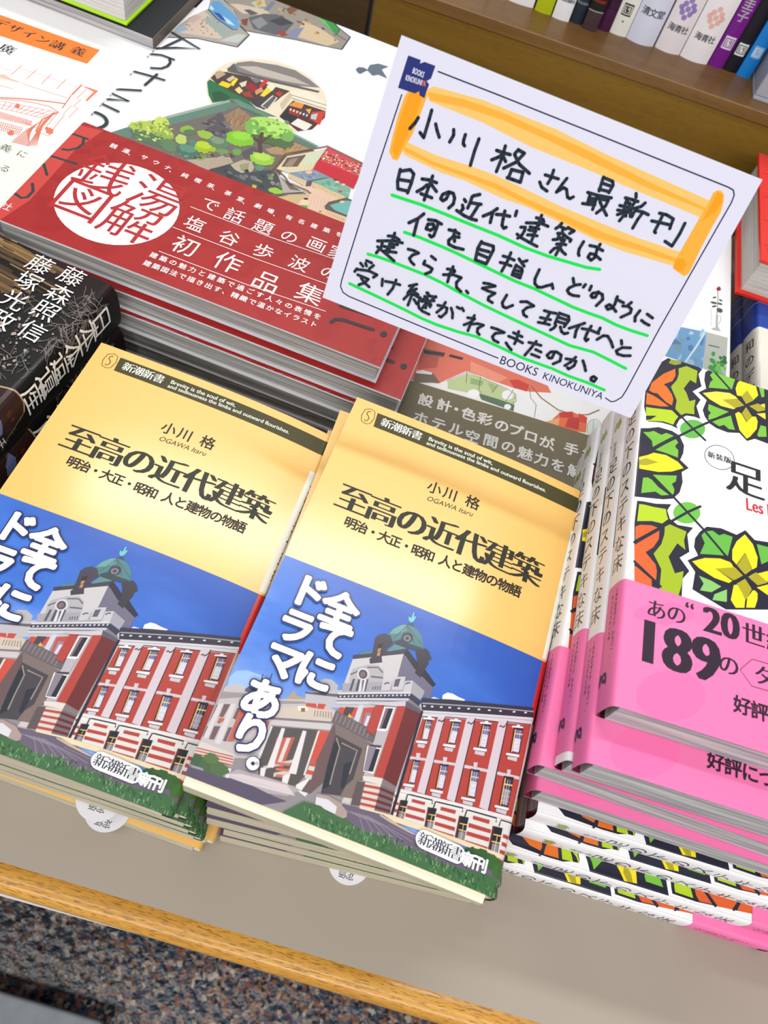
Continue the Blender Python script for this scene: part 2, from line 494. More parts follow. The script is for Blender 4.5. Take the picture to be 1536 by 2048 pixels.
def wrap_mesh(w, h, t, side, seed, over=1.6):
    """loose transparent film around a lying book, crumpled along its open edges"""
    r = random.Random(seed); mb = MB()
    nx, ny = 40, 52
    def top(i, j):
        x = -over + (w + 2 * over) * i / nx; y = -over * 1.4 + (h + 2.6 * over) * j / ny
        e = min(i, nx - i, j, ny - j)
        z = t + 0.75 + (r.uniform(-0.12, 0.12)) + (0.5 * math.sin(x * 0.23 + seed) * math.exp(-j / 3.0)) - (0.9 if e == 0 else 0.25 if e == 1 else 0)
        return (x, y + (r.uniform(-0.7, 0.5) if j == 0 else 0), z)
    rows = [[top(i, j) for i in range(nx + 1)] for j in range(ny + 1)]
    mb.grid(rows, film())
    edge = [rows[0][i] for i in range(nx + 1)]
    fold = [edge]
    for k in range(1, 6):
        a = math.pi / 2 * k / 5
        fold.append([(p[0], p[1] - 1.1 * math.sin(a) + 0.25 * math.sin(p[0] * 0.31 + k + seed), p[2] - 1.1 * (1 - math.cos(a)) + 0.12 * math.sin(p[0] * 0.9 + seed)) for p in edge])
    last = fold[-1]
    fold += [[(p[0], p[1] + 0.9 + r.uniform(-0.35, 0.35), t * 0.45) for p in last], [(p[0], p[1] + 0.5, t * 0.2) for p in last], [(p[0], p[1] + 1.4, 0.2) for p in last]]
    mb.grid(fold, film())
    e2 = [rows[j][nx] for j in range(ny + 1)]
    mb.grid([e2, [(p[0] + r.uniform(-0.2, 0.3), p[1], t * 0.45) for p in e2], [(p[0] - 0.3, p[1], 0.2) for p in e2]], film())
    return mb.mesh('shrink_wrap')

# ------------------------------------------------------------------ setting
BEIGE = noise_mat('beige_laminate', rgb('a3988a'), rgb('a99e90'), 9.0, 0.42, 0.4, detail=2, lo=0.3, hi=0.7)
OAK = wood('oak_edge', rgb('b8802a'), rgb('dda544'), rgb('cd9236'), 'x', 0.35, 1.0, 0.3)
OLIVE_WOOD = wood('brown_shelf_wood', rgb('745417'), rgb('88661f'), rgb('7e5d1b'), 'big', 0.45)
LEDGE_WOOD = wood('shelf_top_wood', rgb('6a4a22'), rgb('84602f'), rgb('785528'), 'big', 0.45)
DARK_WOOD = wood('dark_shelf_wood', rgb('44321a'), rgb('524020'), rgb('4a381e'), 'big', 0.5)
mb = MB(); mb.box(-1600, -1500, -880, 1600, 1500, -680, speckle_floor()); fl = link('floor', mb.mesh('floor')); tag(fl, kind='structure')
mb = MB(); mb.box(-1600, 1500, -680, 1600, 1620, 2300, pmat('shop_wall', rgb('d8d6d2'), 0.7)); wl = link('wall_back', mb.mesh('wall_back')); tag(wl, kind='structure')

table = empty('display_table', (0, 260, -680))
tag(table, 'beige-topped display table with a rounded oak front edge carrying the book stacks', 'table')
def tpart(name, mb, label=None):
    me = mb.mesh(name); o = part(name, me, table, label); o.location = (0, -260 * MM, 680 * MM); return o
mb = MB(); mb.box(-700, 10, -26, 800, 820, 0, BEIGE); tpart('table_top', mb)
mb = MB()
rows = []
prof = [(10.2, -26), (1.5, -26), (0.6, -24.5), (0.3, -14), (0.5, -4), (1.6, -1.0), (3.6, 0.5), (6.0, 0.8), (8.6, 0.5), (10.2, 0.0)]
for x in (-700, 800): rows.append([(x, y, z) for y, z in prof])
mb.grid(rows, OAK); tpart('edge_rail', mb, 'rounded oak edge strip')
WHITE_PANEL = pmat('white_panel', rgb('dcdcdc'), 0.5)
mb = MB()
for a in ([(-700, -9, -28), (60, 1.6, -28), (60, 14, -28), (-700, 14, -28)], [(-700, -9, -60), (60, 1.6, -60), (60, 1.6, -28), (-700, -9, -28)], [(-700, 14, -60), (60, 14, -60), (60, 1.6, -60), (-700, -9, -60)]): mb.face(a, WHITE_PANEL)
tpart('price_rail', mb, 'white strip below the oak edge')
mb = MB(); mb.box(-680, 40, -680, 780, 60, -26, pmat('table_base', rgb('4a4038'), 0.5)); mb.box(-680, 780, -680, 780, 800, -26, pmat('table_back', rgb('4a4038'), 0.5)); tpart('base_panel', mb)

# raised shelf along the back of the table
riser = empty('raised_shelf', (350, 540, 0))
tag(riser, 'brown wooden raised shelf along the back of the table holding upright books', 'shelf')
def rpart(name, mb, label=None):
    o = part(name, mb.mesh(name), riser, label); o.location = (-350 * MM, -540 * MM, 0); return o
mb = MB(); mb.box(-91, 542, 0.6, 800, 556, 82, OLIVE_WOOD); rpart('front_board', mb)
mb = MB(); mb.box(-91, 540, 82, 800, 815, 90, LEDGE_WOOD, 0.8); rpart('shelf_board', mb)
riser2 = empty('raised_shelf', (-400, 540, 0))
tag(riser2, 'darker brown shelf unit left of the black gap, behind the illustrated art book', 'shelf')
def r2(name, mb):
    o = part(name, mb.mesh(name), riser2); o.location = (400 * MM, -540 * MM, 0); return o
mb = MB(); mb.box(-700, 542, 0.6, -94.5, 556, 82, DARK_WOOD); r2('front_board', mb)
mb = MB(); mb.box(-700, 540, 82, -94.5, 815, 90, DARK_WOOD, 0.8); r2('shelf_board', mb)

# grey stool at lower left
GREY = noise_mat('grey_plastic', rgb('82888e'), rgb('8c9298'), 60, 0.5, 0.4, detail=3)
st = empty('step_stool', (-271.5, -231, -680))
tag(st, 'grey flat-topped step stool standing on the speckled floor at the table foot', 'stool')
mb = MB(); mb.box(-190, -150, 86, 189, 155, 100, GREY, 3); part('stool_top', mb.mesh('stool_top'), st)
mb = MB(); mb.box(-170, -130, 99.8, 165, 128, 101.2, GREY, 0.6); part('tread_plate', mb.mesh('tread_plate'), st)
for sx in (-160, 145):
    for sy in (-120, 105):
        mb = MB(); mb.box(sx, sy, 0, sx + 22, sy + 22, 87, GREY, 2); part('leg', mb.mesh('leg'), st)

# ------------------------------------------------------------------ printed artwork, in tenths of a millimetre on each cover
ART = {}
ART['card'] = """
P 255 198 112 148 908 29 23 194 19 308 0 214 -16 212 -8 234 -8 15 -66 -318 4 -213 5 -209 0 -215 17 -218 0
P 255 198 112 135 714 138 -6 141 10 104 2 141 -7 146 -10 193 -3 143 -1 195 10 12 -56 -223 -20 -120 0 -175 13 -146 8 -104 -4 -163 10 -103 -5 -167 11
P 255 176 66 161 906 140 22 162 7 147 -6 189 -5 129 -10 174 -14 236 -10 1 -11 -247 0 -215 11 -215 15 -189 6 -163 -8 -132 -21
P 255 176 66 141 695 124 -12 141 5 133 5 133 -11 153 -4 187 -7 159 7 166 5 4 -16 -182 -10 -167 -14 -165 12 -147 8 -155 11 -128 -2 -127 -3 -127 9
P 255 176 66 88 884 55 26 22 -14 -3 -47 -2 -47 -5 -58 -12 -47 -12 -60 -21 -2 -22 21 -6 65 -4 75 3 67
P 255 160 32 96 879 35 19 15 -20 0 -73 -8 -63 -8 -65 -8 -34 -24 23 -6 70 -2 75
P 255 176 66 1344 960 16 4 17 -10 10 -21 10 -37 -2 -58 0 -50 2 -68 1 -14 3 -46 -2 -19 -11 -11 -36 8 -20 5 -6 36 1 35 3 56 3 74 4 61 -2 42
P 255 160 32 1348 956 24 -3 12 -26 -5 -36 -18 -28 -13 -23 0 69
P 255 160 32 1326 679 24 13 25 -16 0 -32 -23 -6 -20 5
L 38 42 78 0.5 173 983 250 2 409 0 545 -1 23 -3 12 -15 4 -28 -7 -259 -7 -282 0 -287 -3 -37 -18 -27 -15 -9 -32 7
L 38 42 78 0.5 827 34 -262 4 -455 10 -30 7 -18 21 -3 26 1 349 8 414
W 38 42 78 BOOKS 84.0 1.4 101.3 2.1 1.0 t
W 38 42 78 KINOKUNIYA 104.3 2.1 132.4 3.0 1.0 t
P 48 56 120 47 996 51 1 1 -12 15 11 44 1 -1 -45 -13 -13 13 -8 -1 -21 0 -29 -21 3 -7 13 -12 -13 -70 -3
W 235 235 245 BOOKS 8.1 94.6 12.7 94.5 1.9 b
W 235 235 245 KINOKUNI 6.4 91.5 12.8 91.8 2.0 b
W 255 140 60 YA 12.8 91.8 14.5 91.9 2.0 b
L 44 54 64 1.36 157 810 -5 -20 -13 -27
L 44 54 64 1.36 198 852 2 -34 2 -67 -20 12
L 44 54 64 1.36 230 812 13 -19 17 -20
L 44 54 64 1.36 304 817 7 -18 -6 -28
L 44 54 64 1.36 354 816 1 -20 3 -13 8 -5
L 44 54 64 1.36 410 820 0 -45 4 -55
L 44 54 64 1.36 517 831 4 -45 -1 -52
L 44 54 64 1.36 491 805 30 1 26 3
L 44 54 64 1.36 518 798 -12 -14 -20 -17
L 44 54 64 1.36 524 794 16 -14
L 44 54 64 1.36 570 836 -8 -19
L 44 54 64 1.36 569 835 28 -3 -18 -41 -37 -36
L 44 54 64 1.36 563 815 31 -26 51 -17
L 44 54 64 1.36 574 761 0 -32
L 44 54 64 1.36 573 761 47 6 5 -37
L 44 54 64 1.36 569 728 25 1 29 1
L 44 54 64 1.27 705 788 25 2 30 2
L 44 54 64 1.27 729 815 3 -29 -4 -24
L 44 54 64 1.27 696 757 15 -15 26 -6
L 44 54 64 1.27 790 805 -8 -26 -9 -34 20 25 13 -2 16 -25 11 -2 10 11
L 44 54 64 1.27 920 857 7 -51
L 44 54 64 1.27 920 856 40 -1 8 -12 -3 -30
L 44 54 64 1.27 929 836 28 1
L 44 54 64 1.27 924 812 42 5
L 44 54 64 1.27 888 786 39 3 56 10
L 44 54 64 1.27 900 783 5 -31
L 44 54 64 1.27 929 787 5 -52
L 44 54 64 1.27 901 769 28 6
L 44 54 64 1.27 903 759 28 5
L 44 54 64 1.27 887 742 22 5 26 7
L 44 54 64 1.27 939 779 37 8 -1 -24 -21 -35
L 44 54 64 1.27 948 771 19 -16 28 -21
L 44 54 64 1.27 1064 846 7 -13
L 44 54 64 1.27 1033 818 29 3 23 1
L 44 54 64 1.27 1039 816 14 -12
L 44 54 64 1.27 1075 819 -3 -16
L 44 54 64 1.27 1026 785 33 4 30 6
L 44 54 64 1.27 1026 767 31 6 28 3
L 44 54 64 1.27 1059 806 3 -33 -11 -40
L 44 54 64 1.27 1057 770 -24 -19
L 44 54 64 1.27 1059 774 7 -17
L 44 54 64 1.27 1073 786 10 -24
L 44 54 64 1.27 1042 805 8 -37
L 44 54 64 1.27 1113 827 -8 -17 -21 -15
L 44 54 64 1.27 1090 799 -1 -36
L 44 54 64 1.27 1093 790 29 4 23 -2
L 44 54 64 1.27 1121 792 -6 -30 -3 -36
L 44 54 64 1.27 1182 812 28 4 32 -5
L 44 54 64 1.27 1168 776 36 6 31 4
L 44 54 64 1.27 1197 814 1 -39 -1 -31 6 -3
L 44 54 64 1.27 1242 810 2 -20 3 -16
L 44 54 64 1.27 1291 812 1 -42 -5 -52 -34 7
L 44 54 64 1.36 153 610 4 -44 11 -28
L 44 54 64 1.36 155 604 37 19 19 -10 2 -38 -2 -38
L 44 54 64 1.36 161 573 45 9
L 44 54 64 1.36 168 538 37 5
L 44 54 64 1.36 249 607 27 6 34 1
L 44 54 64 1.36 286 632 -1 -46 0 -51
L 44 54 64 1.36 276 593 -12 -19 -18 -19
L 44 54 64 1.36 293 600 28 -17
L 44 54 64 1.36 264 553 24 1 24 0
L 44 54 64 1.36 372 599 -3 -28 -10 -12 -12 4 2 18 19 17 20 2 12 -15 3 -23 -12 -21
L 44 54 64 1.36 439 594 9 -6
L 44 54 64 1.36 440 571 8 -11 -5 -11
L 44 54 64 1.36 425 544 36 -8 31 -2 24 3
L 44 54 64 1.36 491 633 -23 -14
L 44 54 64 1.36 465 615 1 -26 -2 -21
L 44 54 64 1.36 467 591 43 9
L 44 54 64 1.36 502 597 -6 -29 -7 -32
L 44 54 64 1.36 578 608 -16 -23 -27 -24
L 44 54 64 1.36 567 587 2 -20 3 -19
L 44 54 64 1.36 583 586 26 8 28 4
L 44 54 64 1.36 610 610 6 -33 5 -22 11 -8 8 7
L 44 54 64 1.36 655 626 2 -18
L 44 54 64 1.27 739 630 27 3 8 -7
L 44 54 64 1.27 755 646 1 -42 2 -70
L 44 54 64 1.27 709 598 35 12 24 7 29 -1
L 44 54 64 1.27 730 589 21 3 16 2
L 44 54 64 1.27 729 576 30 5
L 44 54 64 1.27 733 557 17 6 21 4
L 44 54 64 1.27 695 575 18 6 2 -14 -3 -19 -11 -17
L 44 54 64 1.27 692 545 20 -7 37 -5 39 -4
L 44 54 64 1.27 767 634 -8 -29
L 44 54 64 1.27 843 646 -4 -13 -10 -14
L 44 54 64 1.27 842 632 16 0 0 -11
L 44 54 64 1.27 874 640 -7 -9
L 44 54 64 1.27 874 639 28 -3 -13 -15
L 44 54 64 1.27 844 605 21 7
L 44 54 64 1.27 851 607 3 -22
L 44 54 64 1.27 837 576 14 6 12 11
L 44 54 64 1.27 865 611 21 -7 19 -3 -1 -8
L 44 54 64 1.27 871 607 -2 -22
L 44 54 64 1.27 858 565 17 8 19 3
L 44 54 64 1.27 881 592 -5 -34 -3 -33
L 44 54 64 1.27 870 556 -14 -10 -8 -19
L 44 54 64 1.27 880 555 11 -8 18 -6
L 44 54 64 1.27 955 612 -4 -32 5 -18 6 -6
L 44 54 64 1.27 985 607 24 4 33 -4
L 44 54 64 1.27 1021 626 -2 -23 5 -32 -9 -15 -17 7 2 16 19 3 30 -10
L 44 54 64 1.36 303 485 -17 -26 -30 -29
L 44 54 64 1.36 286 459 3 -34 3 -34
L 44 54 64 1.36 328 470 30 7 28 -4
L 44 54 64 1.36 333 453 -1 -20 20 1 11 15 -9 12 -21 -8
L 44 54 64 1.36 372 475 0 -27 0 -29 -8 -9 -10 5
L 44 54 64 1.36 423 463 21 3 25 -3
L 44 54 64 1.36 448 471 2 -27 -13 -21 6 -14 28 -3 37 5
L 44 54 64 1.36 452 445 22 5
L 44 54 64 1.36 452 449 10 -21
L 44 54 64 1.36 567 467 -4 -30 8 -47
L 44 54 64 1.36 571 463 49 4 6 -14 -6 -62
L 44 54 64 1.36 570 435 42 5
L 44 54 64 1.36 572 417 41 -1
L 44 54 64 1.36 573 390 47 1
L 44 54 64 1.27 698 469 0 -39 -6 -44
L 44 54 64 1.27 673 445 25 2 25 -1
L 44 54 64 1.27 672 417 20 3 28 0
L 44 54 64 1.27 739 458 9 -6 23 -14
L 44 54 64 1.27 773 463 -18 -14
L 44 54 64 1.27 738 431 0 -34 2 -9
L 44 54 64 1.27 739 429 28 -4 5 -9 2 -27
L 44 54 64 1.27 741 410 20 2
L 44 54 64 1.27 745 396 20 3
L 44 54 64 1.27 738 388 37 0
L 44 54 64 1.27 835 448 -1 -41 7 -18 18 -9 16 5 13 11 16 11
L 44 54 64 1.27 908 413 12 -16
L 44 54 64 1.27 214 371 0 -41 -1 -44
L 44 54 64 1.27 191 350 25 8 25 -6 -4 -17
L 44 54 64 1.27 155 315 36 14 31 12 36 4
L 44 54 64 1.27 207 321 34 10
L 44 54 64 1.27 188 304 23 4 19 7
L 44 54 64 1.27 199 289 21 4 26 6
L 44 54 64 1.27 177 316 1 -19 -12 -30
L 44 54 64 1.27 163 293 29 -10 35 -12 22 -8
L 44 54 64 1.27 217 356 -11 -59
L 44 54 64 1.27 289 330 24 3 24 -2 -22 -17 -8 -18 13 -11 15 -6
L 44 54 64 1.27 392 338 22 -7
L 44 54 64 1.27 373 310 -1 -14 24 -1 18 -4 -2 -15 -18 -15
L 44 54 64 1.27 494 331 -2 -32 3 -36
L 44 54 64 1.27 474 313 28 7 6 -5 -22 -23 -19 -7
L 44 54 64 1.27 487 290 18 10 23 0 15 1 -12 -26 8 -19 25 -10
L 44 54 64 1.27 584 257 10 -6
L 44 54 64 1.27 640 314 22 5 29 1 -48 -28 26 -2 33 2 -19 -24 2 -13 22 -4
L 44 54 64 1.27 751 303 -5 -37 10 -14 14 -1 22 21
L 44 54 64 1.27 979 465 11 -16
L 44 54 64 1.27 1018 453 -19 -10 -18 -19 -3 -12 13 -10 18 -1 24 6
L 44 54 64 1.27 1037 460 -3 -13
L 44 54 64 1.27 1062 463 1 -18
L 44 54 64 1.27 1099 452 -1 -25 -11 -5 -9 5 2 11 20 12 19 -2 11 -18 -13 -33
L 44 54 64 1.27 1180 462 5 -32 -4 -19 -13 -11 -13 9 10 12 17 -5 21 -12
L 44 54 64 1.27 1180 451 35 -3
L 44 54 64 1.27 1244 461 -8 -16
L 44 54 64 1.27 1218 435 22 7 17 -6 3 -16 -27 -30
L 44 54 64 1.27 1292 443 -6 -30 8 -17
L 44 54 64 1.27 1326 441 28 -7
L 44 54 64 1.27 1317 409 17 -5 21 -2
L 44 54 64 1.27 817 298 25 10 34 -6 -24 -17 -10 -19 10 -14 15 -3
L 44 54 64 1.27 925 300 26 2 25 5
L 44 54 64 1.27 922 267 44 7
L 44 54 64 1.27 951 300 -4 -47
L 44 54 64 1.27 922 245 25 5 24 3
L 44 54 64 1.27 988 314 2 -41 1 -9
L 44 54 64 1.27 991 313 39 2 9 -15 -7 -33
L 44 54 64 1.27 996 296 33 2
L 44 54 64 1.27 998 278 34 3
L 44 54 64 1.27 997 260 -3 -13 -10 -13
L 44 54 64 1.27 1017 261 14 -17 15 -4 12 9
L 44 54 64 1.27 1105 313 -21 -19 -30 -25
L 44 54 64 1.27 1088 295 -2 -25 7 -27
L 44 54 64 1.27 1105 288 33 7 41 -1
L 44 54 64 1.27 1136 312 -3 -37 2 -22 10 -7 4 10
L 44 54 64 1.27 1174 318 1 -21
L 44 54 64 1.27 1184 268 17 25 18 5 23 -16 19 -20
L 44 54 64 1.27 1280 302 9 -14
L 44 54 64 1.27 1330 287 -32 -11 -17 -22 11 -11 26 2 27 11
L 44 54 64 1.27 745 151 27 2 33 -2 -35 -18 -6 -18 12 -12 22 -2
L 44 54 64 1.27 842 165 42 -3
L 44 54 64 1.27 829 143 29 0 39 -5
L 44 54 64 1.27 861 178 6 -38 -1 -19
L 44 54 64 1.27 830 112 17 -12 17 -8
L 44 54 64 1.27 921 150 25 4 29 3
L 44 54 64 1.27 949 166 -9 -36 -12 -39
L 44 54 64 1.27 961 132 27 -2
L 44 54 64 1.27 953 106 37 0
L 44 54 64 1.27 1042 150 0 -27 -12 -5 -13 9 9 20 23 9 25 -6 6 -26 -22 -23
L 44 54 64 1.27 1099 143 25 5 20 1 1 -22 -15 -22 -8 4
L 44 54 64 1.27 1135 165 -11 -29 -16 -23
L 44 54 64 1.27 1170 162 16 -17 15 -20
L 44 54 64 1.27 1244 115 15 -4 -3 -17 -16 2 -3 10 7 9
L 44 54 64 1.22 115 203 15 -9
L 44 54 64 1.22 136 210 8 -9
L 44 54 64 1.22 136 222 25 -1
L 44 54 64 1.22 172 214 -13 -19
L 44 54 64 1.22 108 175 -6 -15
L 44 54 64 1.22 107 172 52 13 40 -3 -12 -16
L 44 54 64 1.22 119 152 50 -1 -11 -21 -21 -17
L 44 54 64 1.22 138 144 20 -14 25 -9
L 44 54 64 1.22 227 174 7 -28
L 44 54 64 1.22 242 169 28 6 37 3
L 44 54 64 1.22 284 192 -2 -40 -12 -32
L 44 54 64 1.22 375 207 -29 -19
L 44 54 64 1.22 364 196 -14 -38 30 30
L 44 54 64 1.22 351 155 25 6 25 -4
L 44 54 64 1.22 370 158 -1 -50
L 44 54 64 1.22 355 152 -12 -26
L 44 54 64 1.22 385 142 18 -14
L 44 54 64 1.22 369 174 27 -7
L 44 54 64 1.22 408 159 0 -26 11 -18 18 -8 33 -2
L 44 54 64 1.22 427 189 19 -9 26 6
L 44 54 64 1.22 470 188 -15 -28
L 44 54 64 1.22 433 190 13 -65
L 44 54 64 1.22 419 146 51 22
L 44 54 64 1.22 445 151 18 -14
L 44 54 64 1.22 441 150 -8 -30
L 44 54 64 1.22 424 171 40 -25
L 44 54 64 1.22 420 156 20 8
L 44 54 64 1.22 491 156 23 4 20 -1 3 -20 -14 -27 -10 2
L 44 54 64 1.22 518 180 -5 -29 -15 -26
L 44 54 64 1.22 550 166 14 -18 7 -21
L 44 54 64 1.22 572 179 15 -2
L 44 54 64 1.22 594 183 11 -9
L 44 54 64 1.22 656 173 -2 -36 1 -37
L 44 54 64 1.22 632 153 31 7 -12 -22 -22 -20
L 44 54 64 1.22 656 132 27 13 26 3 -18 -22 4 -17 13 -6
L 10 226 88 1.3 153 507 61 3 63 4 107 0 129 -1 107 0 126 -6 97 2 94 8 71 6 56 12
L 10 226 88 1.3 251 388 68 3 110 -2 67 -3 263 -18 89 0 90 -6 92 -6 88 1 43 2 70 -6 65 1 74 5
L 10 226 88 1.3 133 249 53 5 66 2 67 0 75 0 83 -6 83 -11 112 -12 111 -8 112 -7 110 -6 84 -5 104 11 74 -6 88 -9
L 10 226 88 1.3 96 102 48 -3 117 -8 93 -7 95 -9 69 -2 102 6 79 9 112 -5 114 -8 136 4 85 -4 82 3 87 -3
"""
ART['pocket_cover'] = """
P 72 68 38 111 1678 6 -78 1143 0 0 78
L 110 80 20 0.35 54 1671 22 14 22 -6 8 -35 -7 -35 -16 -10 -23 5 -10 28 4 39
L 110 80 20 0.45 83 1669 -8 1 -6 -8 0 -11 10 -8 6 -10 -3 -14 -7 -6 -7 6
T 245 245 235 新潮新書 16.4 164.2 30.7 164.3 4.7 m 0
W 240 240 225 Brevity~is~the~soul~of~wit, 36.2 164.0 66.2 164.8 1.0 s
W 240 240 225 and~tediousness~the~limbs~and~outward~flourishes. 35.9 161.5 92.6 162.9 1.0 s
T 40 40 32 小川 45.7 141.6 52.9 141.8 6.0 b 0
T 40 40 32 格 63.0 142.2 63.0 142.2 6.2 b 0
W 40 40 32 OGAWA~Itaru 44.4 134.5 64.8 135.5 1.0 i
T 45 48 40 至高の近代建築 16.0 121.3 93.2 122.4 13.0 M 0
T 40 40 32 明治・大正・昭和 18.6 110.7 52.5 110.1 5.0 k 0
T 40 40 32 人と建物の物語 59.6 110.6 90.4 110.9 5.2 k 0
P 238 236 222 1080 880 0 620 140 0 0 -620
T 40 40 40 至高の近代建築 113.5 145 113.5 97 6.0 b 0
T 40 40 40 小川格 113.5 165 113.5 157 4.0 b 0
"""
